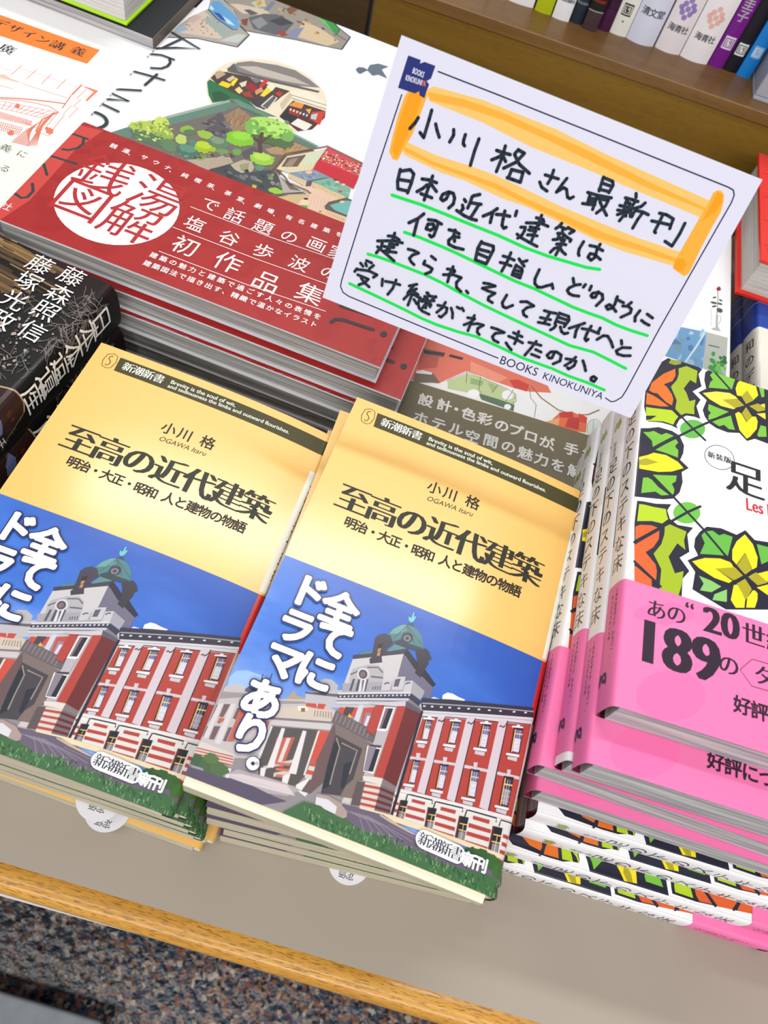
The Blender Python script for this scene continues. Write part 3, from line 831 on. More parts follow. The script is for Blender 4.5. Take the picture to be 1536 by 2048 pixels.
ART['photo_obi'] = """
G sky -3 0 1093 0 0 869 -1093 0
P 196 42 36 1083 0 157 0 0 869 -157 0
P 225 228 240 693 539 15 19 33 3 -2 18 15 16 20 3 22 -3 29 0 -9 -15
P 150 185 235 1 349 11 30 37 17 59 1 31 -3 -8 -53 -105 -91
P 140 134 138 -7 264 80 48 216 57 102 9 147 63 77 11 122 -379 -165 -60 -559 -77 -29 120
P 196 188 188 489 447 179 73 20 -33 409 149 39 -516 -559 -23 -64 -6 15 187
P 90 90 112 64 327 12 18 31 30 30 12 33 -22 25 -19 -120 -33
L 60 60 85 0.4 104 403 4 -29
L 60 60 85 0.4 133 417 2 -26
P 168 150 128 213 358 8 15 5 16 19 -14 35 5 -3 -10 -61 -20
P 188 180 180 -13 277 0 17 26 32 23 11 26 2 9 -16 123 20 92 35 54 4 49 -5 3 -39 -195 -62 3 -31 1 -116 -16 -6 -190 -63 4 52
P 150 142 146 -7 280 8 15 63 20 132 23 90 32 3 -8 -88 -35 -130 -26 -76 -36
P 112 88 92 22 257 21 7 -5 -50 -14 -3
P 112 88 92 -11 242 15 5 -2 -55 -5 -26 -1 14
P 112 88 92 -1 167 11 4 0 -42 -9 0
P 112 88 92 22 176 20 7 -1 -49 -17 -4
P 112 88 92 26 208 11 3 1 -19 -11 -3
P 112 88 92 69 261 13 4 -1 -43 -12 0
P 112 88 92 68 189 12 5 1 -51 -12 -2
P 112 88 92 99 258 45 8 -4 -59 -33 -12
P 186 98 84 79 260 25 8 -1 -117 -20 -7
P 186 98 84 151 250 40 6 0 -57 -24 -9
P 186 98 84 26 208 19 5 -1 -14 -16 -7
P 205 200 202 5 250 14 8 0 -125 -15 -6
P 205 200 202 43 265 16 7 7 -144 -19 -3
P 205 196 190 -11 94 20 21 115 -1 8 -38 -28 -1 -110 -16
P 180 80 66 -9 91 132 17 0 -4 -131 -17
P 180 80 66 -7 82 133 18 0 -5 -133 -17
P 180 80 66 -6 72 135 19 0 -4 -134 -19
P 180 80 66 -4 63 135 19 1 -4 -136 -19
P 182 180 186 267 400 53 24 89 41 105 48 23 -69 -192 -74 -66 -8
P 95 92 104 266 400 96 30 160 59 3 -9 -159 -60 -98 -27
P 176 174 178 300 456 13 13 25 7 29 -12 3 -22 -53 -16
P 190 76 66 283 364 34 10 10 -19 -41 -4
P 190 76 66 323 377 27 8 -2 -22 -22 -6
P 190 76 66 400 394 21 5 -3 -33 -25 8
P 190 76 66 480 423 38 18 2 -91 -30 8
P 190 76 66 517 448 30 12 6 -106 -33 -4
P 190 76 66 440 407 24 10 -4 -37 -15 -1
P 200 198 206 460 430 17 4 3 -76 -19 3
P 80 62 70 418 402 32 10 -7 -38 -25 -1
P 228 172 66 437 375 2 11 6 -7 7 1 -5 -7 -2 -8 -4 6 -7 -2
P 140 130 155 492 410 20 5 2 -62 -17 -2
P 210 205 215 501 401 11 3 -2 -43 -10 -1
P 200 186 172 204 319 40 10 2 7 28 14 53 9 63 17 2 -38 -204 -62 -7 5
L 140 128 120 0.35 323 351 3 -21
L 140 128 120 0.35 332 353 4 -21
L 140 128 120 0.35 341 356 5 -21
L 140 128 120 0.35 350 358 6 -21
L 140 128 120 0.35 358 361 7 -21
L 140 128 120 0.35 367 363 8 -21
L 140 128 120 0.35 376 366 9 -22
P 236 226 208 260 342 28 10 12 -10 -34 -14
P 120 104 80 273 341 14 4 3 -13 -13 -4
P 196 188 188 188 276 204 62 3 -33 -200 -58
P 122 114 116 188 273 205 63 2 -7 -204 -64
P 84 78 78 201 244 160 48 7 -109 0 -50 -16 -41 -124 -25 -27 62
P 186 92 78 233 215 57 24 -1 -49 1 -59 -45 -6
P 208 200 196 265 227 13 4 1 -91 -13 -2
P 200 186 180 227 112 97 64 -3 -13 -93 -62
P 200 186 180 268 105 60 36 1 -14 -58 -35
P 190 110 92 262 141 47 12 -1 -9 -47 -13
P 190 110 92 269 123 47 12 -1 -9 -46 -12
P 190 110 92 277 104 47 12 -1 -9 -46 -12
P 216 212 212 236 252 12 2 12 -135 -21 -4
P 216 212 212 307 270 13 2 19 -146 -26 -5
P 216 212 212 200 245 6 0 1 -115 -9 0
P 220 216 214 351 95 36 40 15 -34 -9 -30 -36 9
P 220 214 210 221 105 17 4 6 -36 -13 -1
P 220 214 210 299 107 21 17 3 -30 -2 -40 -9 -1
P 196 78 64 361 290 34 9 -8 -111 -20 -3
P 218 210 206 356 288 6 3 6 -158 -6 0
P 104 82 84 395 299 6 39 17 -37 8 -105 8 -62 -28 -49 -32 -3 14 50 -2 56
P 190 80 66 370 183 19 3 1 -15 -20 -3
P 202 196 190 370 168 20 3 1 -15 -21 -2
P 190 80 66 370 154 20 3 1 -15 -21 -3
P 202 196 190 369 139 22 4 1 -15 -22 -3
P 70 66 72 417 303 105 -14 29 -163 -113 -27 -12 97
P 44 48 56 422 269 19 12 13 -74 4 -76 -20 -20 -10 77
P 44 48 56 479 216 23 18 6 -97 -15 3
P 120 106 104 401 338 152 -24 -3 -16 -28 -11 -104 11
L 150 138 128 0.45 424 289 23 -29 5 -72 5 -53
L 150 138 128 0.45 447 279 60 -5 1 -83
P 122 106 100 522 289 27 20 7 -118 -8 -70 -46 -9 6 38 18 29
P 104 94 98 390 377 166 -18 -7 -42 -161 17
L 140 130 132 0.3 401 371 -1 -29
L 140 130 132 0.3 417 369 -2 -29
L 140 130 132 0.3 432 367 -1 -29
L 140 130 132 0.3 448 366 -2 -31
L 140 130 132 0.3 463 364 -1 -31
L 140 130 132 0.3 478 362 -1 -31
L 140 130 132 0.3 494 360 -1 -31
L 140 130 132 0.3 509 359 -1 -32
L 140 130 132 0.3 525 357 -2 -32
P 170 160 165 112 28 39 46 80 8 81 6 61 -3 -37 -34 -126 -28
L 205 192 196 0.45 118 34 241 29
L 205 192 196 0.45 125 41 228 25
L 205 192 196 0.45 132 48 215 22
L 205 192 196 0.45 140 52 201 21
L 205 192 196 0.45 149 55 186 21
L 205 192 196 0.45 158 58 171 21
L 205 192 196 0.45 166 61 158 21
P 86 78 98 -16 25 39 6 106 8 91 3 76 -6 46 0 -83 -44 -270 -5
P 150 144 160 8 34 119 9 1 -7 -119 -9
P 210 205 205 123 66 9 3 4 -32 -12 -1
B 62 92 66 17 53 29 5 4 -17 24 0.2 0
B 70 98 66 63 54 38 6 6 -24 24 0.2 1
B 78 104 66 95 53 32 5 5 -22 24 0.2 2
B 86 110 66 58 75 25 4 4 -16 24 0.2 3
P 70 120 126 473 716 8 19 13 25 20 17 28 10 30 -5 24 -18 15 -23 5 -26 -60 -21 -52 -2
P 98 152 150 487 746 27 30 26 9 -4 -27 -30 -23 -27 -13
L 52 92 100 0.3 533 782 -34 -73
L 52 92 100 0.3 533 782 -7 -68
L 52 92 100 0.3 533 782 20 -63
L 52 92 100 0.3 533 782 48 -58
L 52 92 100 0.3 533 782 76 -53
P 48 62 74 502 698 29 26 20 -9 64 4 -23 -21 -33 -4 -43 -4
B 56 52 64 548 735 21 9 6 -20 22 0 0
B 128 120 132 548 732 13 5 4 -12 22 0 0
B 70 60 72 548 732 7 3 2 -7 22 0 0
P 96 186 190 530 806 -2 13 10 -3 1 26 4 0 3 -17 9 6 -3 -20 -5 -11 -10 -2
P 50 60 70 531 787 19 13 7 -13 -21 -4
P 196 192 194 383 577 171 93 6 -118 -176 -72
P 108 104 126 555 668 54 -27 86 -40 2 -59 -69 7 -68 3
P 62 58 72 378 590 181 104 5 -20 -180 -98
P 40 40 54 559 694 63 -42 28 -10 53 -37 -9 -14 -87 41 -52 38
P 52 48 60 591 701 36 22 16 -8 17 -23 -10 -13 4 -8 -9 -43 -4 -22 -26 10 3 33
P 88 132 134 494 658 16 34 41 1 8 1 -63 -40
P 62 56 70 434 684 7 17 21 16 24 0 20 -27 -16 -26 -10 -39 9 -19 -41 -22 -8 15 6 12
P 28 26 36 451 667 17 10 7 -50 -13 -8
P 178 128 96 457 650 12 7 -1 -16 -9 -4
P 178 128 96 460 635 11 6 1 -15 -10 -5
P 80 122 124 398 610 43 25 0 -11 -40 -22
P 172 170 174 394 517 1 24 20 17 24 18 39 16 26 -13 10 -31 -5 -18 -109 -44
L 96 92 102 0.5 394 518 22 22
L 96 92 102 0.5 443 567 38 15 22 -12
L 96 92 102 0.6 467 540 42 12
B 205 203 206 437 538 21 9 7 -21 22 0 0
B 84 74 82 437 537 15 6 6 -16 22 0 0
B 120 104 108 436 536 9 4 3 -10 22 0 0
P 158 157 164 378 477 239 108 53 -20 -2 -38 -44 11 -234 -95
P 80 78 90 426 512 8 3 7 -43 -10 -5
P 80 78 90 442 514 6 4 14 -37 -8 -4
P 80 78 90 456 525 6 1 4 -46 -6 -1
P 80 78 90 408 506 8 5 2 -48 -8 -3
P 214 212 214 436 516 4 2 10 -45 -9 -3
P 214 212 214 448 521 7 2 6 -45 -6 -3
P 84 82 94 485 507 3 2 2 -12 -3 -2
P 84 82 94 492 511 4 2 2 -13 -3 -2
P 84 82 94 500 515 3 2 3 -14 -3 -1
P 84 82 94 508 519 3 2 3 -15 -3 -1
P 190 188 192 513 543 33 15 0 -40 -27 -13
L 80 78 90 0.5 522 531 6 9 11 3
P 190 188 192 544 570 43 19 4 -51 -36 -16
P 92 90 100 554 564 18 11 1 -32 -17 -7
P 190 188 192 592 573 25 12 6 -46 -28 -7
L 80 78 90 0.5 596 561 5 9 10 3
P 205 203 208 374 440 249 103 2 -8 -248 -102
P 58 56 70 377 433 248 103 44 -13 -3 -25 -43 22 -242 -100
P 206 204 210 385 431 6 3 0 -6 -6 -3
P 206 204 210 398 436 6 3 1 -5 -7 -3
P 206 204 210 412 442 6 3 0 -5 -6 -3
P 206 204 210 425 448 6 3 0 -6 -6 -3
P 206 204 210 439 454 6 2 0 -5 -6 -3
P 206 204 210 452 459 6 3 0 -5 -6 -3
P 206 204 210 466 465 6 3 0 -5 -6 -4
P 206 204 210 479 471 6 3 1 -6 -7 -3
P 206 204 210 493 477 6 3 0 -6 -6 -3
P 206 204 210 507 482 6 3 0 -5 -7 -3
P 206 204 210 520 488 6 3 1 -5 -7 -3
P 206 204 210 534 494 6 3 0 -5 -6 -4
P 206 204 210 548 500 6 3 0 -5 -6 -4
P 206 204 210 561 506 7 3 0 -6 -7 -3
P 206 204 210 575 512 6 3 1 -6 -7 -3
P 206 204 210 589 518 6 3 1 -6 -7 -3
P 206 204 210 603 524 6 3 1 -6 -7 -3
P 206 204 210 617 530 6 3 0 -6 -6 -3
P 196 194 200 377 419 247 98 -2 -26 -240 -93
P 120 116 128 624 517 50 -16 -2 -26 -51 15
L 110 106 118 0.4 380 410 241 95
P 52 50 64 665 535 106 38 146 45 171 56 9 -38 -416 -143
P 150 150 162 673 521 247 85 171 56 1 -5 -171 -55 -247 -86
P 214 210 216 680 513 9 3 1 -5 -9 -3
P 214 210 216 708 522 9 4 1 -6 -9 -3
P 214 210 216 741 534 9 3 1 -5 -10 -4
P 214 210 216 771 544 10 4 0 -6 -9 -3
P 214 210 216 805 555 9 4 1 -6 -10 -3
P 214 210 216 840 568 10 4 0 -6 -9 -3
P 214 210 216 879 582 9 3 1 -5 -10 -4
P 214 210 216 918 595 10 3 0 -5 -10 -4
P 214 210 216 960 609 9 4 1 -6 -10 -3
P 214 210 216 1012 628 10 4 0 -6 -10 -4
P 214 210 216 1057 644 10 4 0 -6 -10 -4
P 206 201 207 679 493 417 144 -2 -36 42 -481 -453 -3 -1 90 10 120
P 168 162 172 682 487 416 141 1 -3 -416 -141
P 172 66 58 691 469 53 20 25 11 78 26 34 11 87 28 30 10 95 31 4 -343 -413 -54 5 117
P 204 192 200 744 495 24 7 7 -280 -28 -2
P 204 192 200 847 535 30 8 7 -308 -30 1
P 204 192 200 967 574 32 10 9 -332 -34 1
P 204 192 200 1102 612 29 9 -1 -353 -29 -1
P 70 40 48 768 502 3 1 8 -282 -4 0
P 70 40 48 877 543 4 1 7 -309 -4 0
P 70 40 48 999 584 4 1 9 -333 -5 0
L 52 48 60 0.35 688 472 56 19 0 -6
L 52 48 60 0.35 767 487 4 18 77 24
L 52 48 60 0.35 874 520 5 20 89 26
L 52 48 60 0.35 994 557 7 23 92 28
L 62 56 70 0.5 749 479 5 6 7 -3 6 7
L 62 56 70 0.5 855 514 5 6 8 -4 5 7
L 62 56 70 0.5 976 551 5 6 7 -4 6 7
P 204 192 200 679 322 66 16 1 -8 -66 -18
P 204 192 200 774 345 79 18 1 -9 -79 -19
P 204 192 200 885 370 86 17 2 -10 -88 -18
P 204 192 200 1008 394 85 15 1 -11 -85 -15
P 58 34 38 702 468 26 8 5 -76 -26 -8
P 92 100 150 708 463 19 6 4 -67 -18 -6
P 214 212 226 711 438 17 3 2 -38 -16 -4
P 226 190 122 707 452 22 7 0 -3 -22 -7
P 200 190 190 714 464 1 0 5 -66 -1 0
P 200 190 190 720 466 1 0 5 -66 -2 0
P 190 180 184 710 433 19 6 0 -2 -19 -6
P 190 180 184 711 419 19 6 0 -1 -19 -6
P 190 180 184 712 407 19 6 0 -1 -19 -6
P 226 190 122 706 464 3 1 4 -70 -2 0
P 226 222 224 693 384 39 12 1 -9 -39 -11
P 196 190 196 701 378 27 7 0 -16 -24 -5
P 70 44 50 694 376 39 11 0 -3 -38 -10
P 226 222 224 694 465 42 13 -3 5 -11 -2 -2 4 -11 -3 0 -5 -14 -5
P 58 34 38 797 499 33 11 2 -85 -31 -9
P 92 100 150 805 495 24 8 1 -76 -22 -6
P 214 212 226 808 467 20 4 1 -43 -20 -4
P 226 190 122 803 482 28 9 0 -4 -28 -9
P 200 190 190 813 495 1 1 2 -73 -1 0
P 200 190 190 820 498 1 0 2 -73 -1 0
P 190 180 184 806 461 24 7 0 -1 -24 -7
P 190 180 184 807 446 23 7 0 -1 -23 -7
P 190 180 184 807 433 23 7 0 -2 -23 -7
P 226 190 122 802 495 3 2 3 -77 -3 -1
P 226 222 224 790 410 44 12 1 -10 -45 -10
P 196 190 196 797 403 33 8 -1 -16 -29 -5
P 70 44 50 790 402 45 10 0 -2 -44 -11
P 226 222 224 789 496 43 14 -3 5 -12 -3 -1 5 -11 -4 0 -5 -15 -5
P 58 34 38 909 535 34 10 4 -90 -34 -9
P 92 100 150 917 530 24 7 4 -80 -25 -6
P 214 212 226 920 500 21 4 2 -46 -21 -3
P 226 190 122 915 516 29 9 0 -4 -29 -9
P 200 190 190 924 530 2 1 4 -78 -2 0
P 200 190 190 932 533 2 0 3 -78 -1 0
P 190 180 184 918 494 25 7 0 -2 -25 -7
P 190 180 184 919 478 25 7 0 -2 -25 -7
P 190 180 184 920 464 25 6 0 -1 -25 -7
P 226 190 122 914 531 3 1 4 -82 -3 -1
P 226 222 224 900 441 50 13 0 -10 -49 -12
P 196 190 196 908 434 38 8 -1 -16 -35 -6
P 70 44 50 901 432 49 12 1 -2 -50 -12
P 226 222 224 900 532 44 14 -2 5 -12 -3 -2 5 -11 -4 0 -5 -15 -5
P 58 34 38 1030 570 38 12 6 -95 -38 -10
P 92 100 150 1039 565 27 9 5 -85 -27 -7
P 214 212 226 1043 534 23 5 3 -49 -23 -4
P 226 190 122 1037 551 32 10 0 -5 -32 -9
P 200 190 190 1048 566 1 0 5 -82 -1 0
P 200 190 190 1056 569 2 0 5 -82 -2 -1
P 190 180 184 1041 527 28 8 0 -1 -28 -8
P 190 180 184 1042 510 28 8 0 -2 -28 -7
P 190 180 184 1043 496 28 7 0 -2 -28 -7
P 226 190 122 1036 566 4 1 5 -86 -4 -1
P 226 222 224 1024 470 50 13 1 -10 -51 -11
P 196 190 196 1031 464 39 7 -1 -16 -35 -5
P 70 44 50 1024 462 51 11 0 -2 -50 -12
P 226 222 224 1021 567 45 15 -2 5 -12 -3 -1 5 -12 -4 0 -5 -16 -6
P 58 34 38 702 318 24 6 6 -82 -25 -7
P 92 100 150 708 312 17 5 6 -73 -19 -5
P 214 212 226 711 285 15 2 3 -42 -15 -2
P 226 190 122 707 298 21 5 0 -3 -21 -6
P 200 190 190 713 312 1 0 5 -71 -1 0
P 200 190 190 719 314 1 0 5 -72 -1 0
P 190 180 184 710 279 18 5 0 -1 -18 -5
P 190 180 184 711 264 18 5 0 -1 -18 -5
P 190 180 184 712 251 18 5 0 -1 -18 -5
P 226 190 122 706 314 2 0 5 -76 -3 0
P 226 222 224 694 229 38 9 0 -9 -37 -8
P 196 190 196 701 223 27 4 0 -14 -24 -3
P 70 44 50 695 221 37 8 1 -2 -37 -8
P 204 192 200 706 343 15 4 1 -25 -10 -2
P 58 34 38 797 340 32 8 4 -88 -29 -7
P 92 100 150 805 335 23 5 3 -78 -21 -5
P 214 212 226 809 305 19 3 2 -45 -18 -2
P 226 190 122 803 319 27 6 0 -4 -26 -6
P 200 190 190 812 335 1 0 5 -76 -1 0
P 200 190 190 819 336 2 1 4 -77 -1 0
P 190 180 184 807 299 22 6 0 -2 -22 -5
P 190 180 184 808 284 22 5 0 -2 -22 -5
P 190 180 184 809 270 22 5 0 -2 -22 -5
P 226 190 122 802 336 3 0 6 -80 -3 0
P 226 222 224 790 246 44 9 1 -9 -44 -8
P 196 190 196 797 240 33 4 0 -14 -30 -3
P 70 44 50 791 238 44 8 0 -2 -43 -8
P 204 192 200 802 366 15 4 1 -26 -10 -2
P 58 34 38 909 365 35 8 7 -98 -32 -6
P 92 100 150 917 359 26 6 6 -87 -24 -5
P 214 212 226 922 326 21 3 4 -50 -20 -2
P 226 190 122 916 342 29 6 1 -4 -30 -7
P 200 190 190 925 359 2 0 7 -84 -1 -1
P 200 190 190 933 361 2 0 6 -85 -1 0
P 190 180 184 921 320 24 5 0 -2 -24 -5
P 190 180 184 923 303 24 5 0 -2 -24 -5
P 190 180 184 924 287 24 5 0 -2 -24 -4
P 226 190 122 914 360 4 1 8 -89 -3 0
P 226 222 224 903 262 49 10 1 -9 -50 -9
P 196 190 196 910 256 38 5 -1 -15 -34 -3
P 70 44 50 903 254 50 9 0 -3 -49 -8
P 204 192 200 914 391 15 4 1 -26 -11 -2
P 58 34 38 1035 389 38 9 3 -107 -36 -4
P 52 52 66 1043 382 28 7 3 -95 -26 -3
P 150 140 160 1047 347 23 3 2 -54 -22 -1
P 226 190 122 1041 364 33 7 0 -5 -32 -7
P 200 190 190 1052 382 2 0 4 -90 -2 0
P 200 190 190 1061 384 1 0 4 -91 -2 0
P 190 180 184 1046 341 26 5 1 -2 -27 -5
P 190 180 184 1046 322 27 5 0 -2 -26 -5
P 190 180 184 1047 306 27 4 0 -2 -27 -4
P 226 190 122 1040 384 4 1 5 -95 -4 -1
P 226 222 224 1027 281 52 9 1 -9 -52 -8
P 196 190 196 1034 275 41 5 -1 -16 -37 -2
P 70 44 50 1028 273 52 8 0 -2 -52 -8
P 204 192 200 1041 415 15 4 0 -25 -10 -3
P 222 217 214 681 206 76 11 117 17 120 17 109 15 2 -28 -110 -11 -120 -15 -112 -15 -91 -17
L 188 180 180 0.3 681 196 423 56
P 214 209 205 671 181 91 17 113 15 120 15 110 12 3 -113 -157 -9 -152 -8 -121 6
P 172 66 58 675 183 15 3 1 -10 -14 -1
P 172 66 58 679 161 19 3 1 -9 -20 -3
P 172 66 58 682 139 18 3 0 -11 -17 -2
P 172 66 58 738 192 47 6 0 -11 -47 -6
P 172 66 58 728 166 65 8 1 -11 -65 -9
P 172 66 58 730 141 67 6 1 -10 -67 -8
P 172 66 58 731 117 67 6 0 -11 -66 -7
P 172 66 58 841 204 55 8 0 -13 -54 -7
P 172 66 58 832 178 72 7 1 -12 -73 -7
P 172 66 58 835 151 73 8 1 -13 -73 -6
P 172 66 58 835 127 76 6 0 -13 -76 -6
P 172 66 58 959 218 63 8 0 -14 -61 -6
P 172 66 58 951 190 83 8 1 -13 -83 -9
P 172 66 58 951 162 85 9 0 -14 -85 -8
P 172 66 58 952 133 85 7 0 -15 -85 -6
P 172 66 58 1080 201 23 1 0 -13 -22 -1
P 172 66 58 1082 175 22 1 0 -13 -21 -1
P 172 66 58 1081 149 22 1 1 -16 -22 1
L 56 52 62 0.5 718 179 0 20 9 3 79 11 3 -12
L 56 52 62 0.5 817 190 1 21 8 3 92 14 1 -13
L 56 52 62 0.5 931 203 2 23 9 3 103 12 0 -13
L 56 52 62 0.5 1059 219 2 22 42 5
P 34 32 42 699 174 27 7 2 -68 -27 -2
P 96 44 42 699 174 5 1 2 -63 -5 -1
P 132 130 146 708 133 18 2 1 -22 -18 -1
P 226 190 122 705 156 21 4 1 -3 -21 -3
P 226 190 122 706 138 21 3 0 -3 -21 -2
P 226 190 122 716 158 1 0 2 -46 -2 0
P 34 32 42 797 186 32 7 3 -72 -28 -4
P 96 44 42 797 186 6 1 6 -69 -5 -1
P 132 130 146 811 142 19 3 1 -24 -18 -3
P 226 190 122 806 166 24 5 0 -3 -24 -4
P 226 190 122 808 147 23 4 0 -3 -23 -4
P 226 190 122 818 169 2 0 3 -49 -2 0
P 34 32 42 911 200 35 6 3 -77 -34 -3
P 96 44 42 911 200 6 1 4 -74 -6 -1
P 132 130 146 924 152 22 3 1 -26 -22 -2
P 226 190 122 920 178 27 5 0 -3 -27 -5
P 226 190 122 921 158 27 3 0 -3 -27 -3
P 226 190 122 933 180 2 1 2 -53 -2 0
P 34 32 42 1036 212 38 6 2 -85 -37 -4
P 96 44 42 1036 212 7 1 3 -84 -7 0
P 132 130 146 1049 158 25 4 0 -29 -24 -3
P 226 190 122 1045 188 29 5 1 -4 -29 -4
P 226 190 122 1046 165 29 4 0 -4 -29 -4
P 226 190 122 1060 190 2 1 2 -59 -3 -1
P 196 190 196 490 443 126 61 5 -21 -30 -11 -75 -24
P 172 66 58 591 473 30 12 0 -267 -32 -6
P 104 42 44 621 485 58 -1 -6 -275 -52 9
P 90 84 98 615 503 64 -12 0 -12 -60 3
P 34 38 54 678 491 9 1 4 -377 -10 3
P 218 214 218 547 453 39 13 -1 -90 -37 -13
P 48 42 52 554 450 26 9 -2 -78 -24 -8
P 120 108 112 555 451 9 2 -3 -79 -7 -1
P 178 172 178 549 362 34 11 -2 -52 -29 -9
P 226 222 224 549 370 31 10 1 -8 -32 -9
P 226 222 224 534 303 50 10 1 -93 -37 -5
P 132 124 138 539 300 27 7 -2 -86 -15 -3
P 44 40 50 565 303 15 4 1 -81 -17 -4
P 172 66 58 516 448 31 6 -2 -91 -2 -19 -28 5
P 70 66 72 552 312 29 9 -1 -10 -45 -11
P 214 206 198 552 201 37 11 32 6 2 -22 -64 -9
P 124 112 116 621 218 52 -9 -1 -17 -51 4
P 206 198 190 542 181 79 15 4 -87 -80 -10
P 112 98 104 621 196 52 -3 7 -78 -55 -6
P 176 72 60 543 173 78 15 1 -9 -79 -15
P 96 40 42 621 188 53 -1 1 -9 -53 1
P 176 72 60 544 153 78 14 1 -9 -79 -13
P 96 40 42 622 167 54 1 0 -9 -53 -1
P 176 72 60 544 134 79 12 1 -9 -79 -12
P 96 40 42 623 146 54 3 1 -9 -54 -3
P 176 72 60 545 114 79 12 1 -9 -79 -12
P 96 40 42 624 126 55 4 0 -8 -54 -5
P 92 80 84 542 180 25 5 7 -81 -30 -5
P 222 206 172 576 104 49 6 58 7 217 10 203 10 -6 -15 -192 -10 -207 -12 -44 6 -78 -9
P 102 92 110 515 93 63 6 80 9 42 -7 78 -14 87 -3 191 10 46 -11 5 -40 -49 16 -86 -15 -93 -8 -69 8 -72 -9 -50 11 -76 -10 -65 14 -5 21
P 190 168 150 649 106 41 -4 88 -13 7 -3 -16 -1 -78 8 -43 8
L 142 132 148 0.22 539 78 46 -4 26 -34
L 142 132 148 0.22 552 80 56 -6 36 -29
L 142 132 148 0.22 566 81 66 -7 45 -25
L 142 132 148 0.22 579 83 76 -9 56 -20
L 142 132 148 0.22 593 84 86 -10 66 -16
L 142 132 148 0.22 606 86 96 -12 76 -11
L 128 118 134 0.2 684 84 87 -6
L 128 118 134 0.2 713 82 102 -6
L 128 118 134 0.2 742 80 116 -5
L 128 118 134 0.2 771 78 130 -4
L 128 118 134 0.2 801 76 144 -3
P 210 208 214 426 87 39 10 37 -11 4 -33 -54 4 -20 3
P 166 146 140 424 92 40 7 44 -5 33 -20 4 -17 -19 -13 -19 4 -4 29 -35 11 -40 -6
B 46 82 48 985 103 27 0 -3 -17 26 0.22 9
B 52 89 48 1020 107 32 0 -4 -21 26 0.22 10
B 58 96 48 1064 99 36 -1 -5 -25 26 0.22 11
B 64 103 48 1093 80 22 -1 -5 -25 26 0.22 12
P 64 104 66 393 54 57 7 31 -9 66 -2 65 -14 76 10 50 -11 72 9 69 -8 93 8 86 15 49 -16 20 -43 -44 -7 -369 -24 -236 19 -140 8
L 42 80 50 0.3 569 19 -6 4
L 96 142 92 0.3 789 12 -6 10
L 42 80 50 0.3 592 32 5 8
L 42 80 50 0.3 846 37 -5 11
L 96 142 92 0.3 923 -5 4 10
L 126 164 112 0.3 669 36 -10 13
L 126 164 112 0.3 1013 16 -2 15
L 126 164 112 0.3 1001 12 -2 7
L 96 142 92 0.3 614 28 -5 15
L 42 80 50 0.3 766 19 5 10
L 126 164 112 0.3 690 23 -6 8
L 126 164 112 0.3 809 38 -6 4
L 42 80 50 0.3 571 0 -9 12
L 96 142 92 0.3 605 25 1 17
L 126 164 112 0.3 916 28 -4 7
L 96 142 92 0.3 865 2 -5 7
L 42 80 50 0.3 708 37 -4 5
L 126 164 112 0.3 442 7 3 14
L 96 142 92 0.3 712 13 -7 4
L 96 142 92 0.3 523 19 -3 11
L 126 164 112 0.3 632 8 1 11
L 74 120 74 0.3 1098 26 -1 8
L 42 80 50 0.3 710 27 -1 6
L 42 80 50 0.3 579 25 -3 8
L 96 142 92 0.3 631 17 4 12
L 96 142 92 0.3 1044 -5 -1 6
L 42 80 50 0.3 564 -14 -6 11
L 42 80 50 0.3 971 -5 0 13
L 96 142 92 0.3 603 -14 3 10
L 42 80 50 0.3 838 34 2 10
L 74 120 74 0.3 1012 -5 -2 14
L 42 80 50 0.3 1053 35 -10 12
L 42 80 50 0.3 496 -7 -4 14
L 74 120 74 0.3 548 12 3 11
L 126 164 112 0.3 459 24 -1 8
L 96 142 92 0.3 658 14 -4 8
L 42 80 50 0.3 462 7 2 9
L 96 142 92 0.3 578 -10 -10 12
L 74 120 74 0.3 972 -8 2 15
L 126 164 112 0.3 452 19 3 12
L 42 80 50 0.3 490 13 -6 5
L 96 142 92 0.3 745 30 2 6
L 74 120 74 0.3 623 14 -2 11
L 42 80 50 0.3 684 38 4 14
L 74 120 74 0.3 875 27 1 12
L 74 120 74 0.3 1065 13 -3 8
L 74 120 74 0.3 818 27 -6 4
L 126 164 112 0.3 977 -2 -7 12
L 42 80 50 0.3 872 33 -4 8
L 96 142 92 0.3 535 -3 0 15
L 74 120 74 0.3 1077 14 -1 16
L 42 80 50 0.3 472 -15 -2 13
L 126 164 112 0.3 932 -1 2 14
L 42 80 50 0.3 1025 13 -4 7
L 74 120 74 0.3 641 -6 -4 14
L 126 164 112 0.3 625 12 -7 9
L 74 120 74 0.3 888 23 0 8
L 126 164 112 0.3 466 -15 -1 9
L 74 120 74 0.3 467 25 1 15
L 96 142 92 0.3 509 20 -9 11
L 126 164 112 0.3 885 1 -8 5
L 96 142 92 0.3 936 0 -6 4
L 42 80 50 0.3 1108 2 1 13
L 126 164 112 0.3 1081 -3 0 14
L 126 164 112 0.3 782 43 -2 7
L 74 120 74 0.3 525 11 -2 9
L 96 142 92 0.3 674 46 -6 11
L 96 142 92 0.3 614 26 0 16
L 42 80 50 0.3 570 9 2 11
L 74 120 74 0.3 921 2 -3 7
L 126 164 112 0.3 769 35 -6 11
L 42 80 50 0.3 1033 27 -6 13
L 126 164 112 0.3 870 9 3 8
L 96 142 92 0.3 566 28 -2 11
L 96 142 92 0.3 1096 35 -2 11
L 96 142 92 0.3 814 43 -5 11
L 96 142 92 0.3 504 10 -7 6
L 96 142 92 0.3 606 -12 -9 10
L 126 164 112 0.3 560 2 2 9
L 74 120 74 0.3 668 40 -1 6
L 126 164 112 0.3 758 27 0 14
L 74 120 74 0.3 698 51 4 10
L 74 120 74 0.3 936 10 -5 10
L 126 164 112 0.3 579 29 -2 13
L 42 80 50 0.3 849 30 -1 13
L 74 120 74 0.3 1060 26 2 14
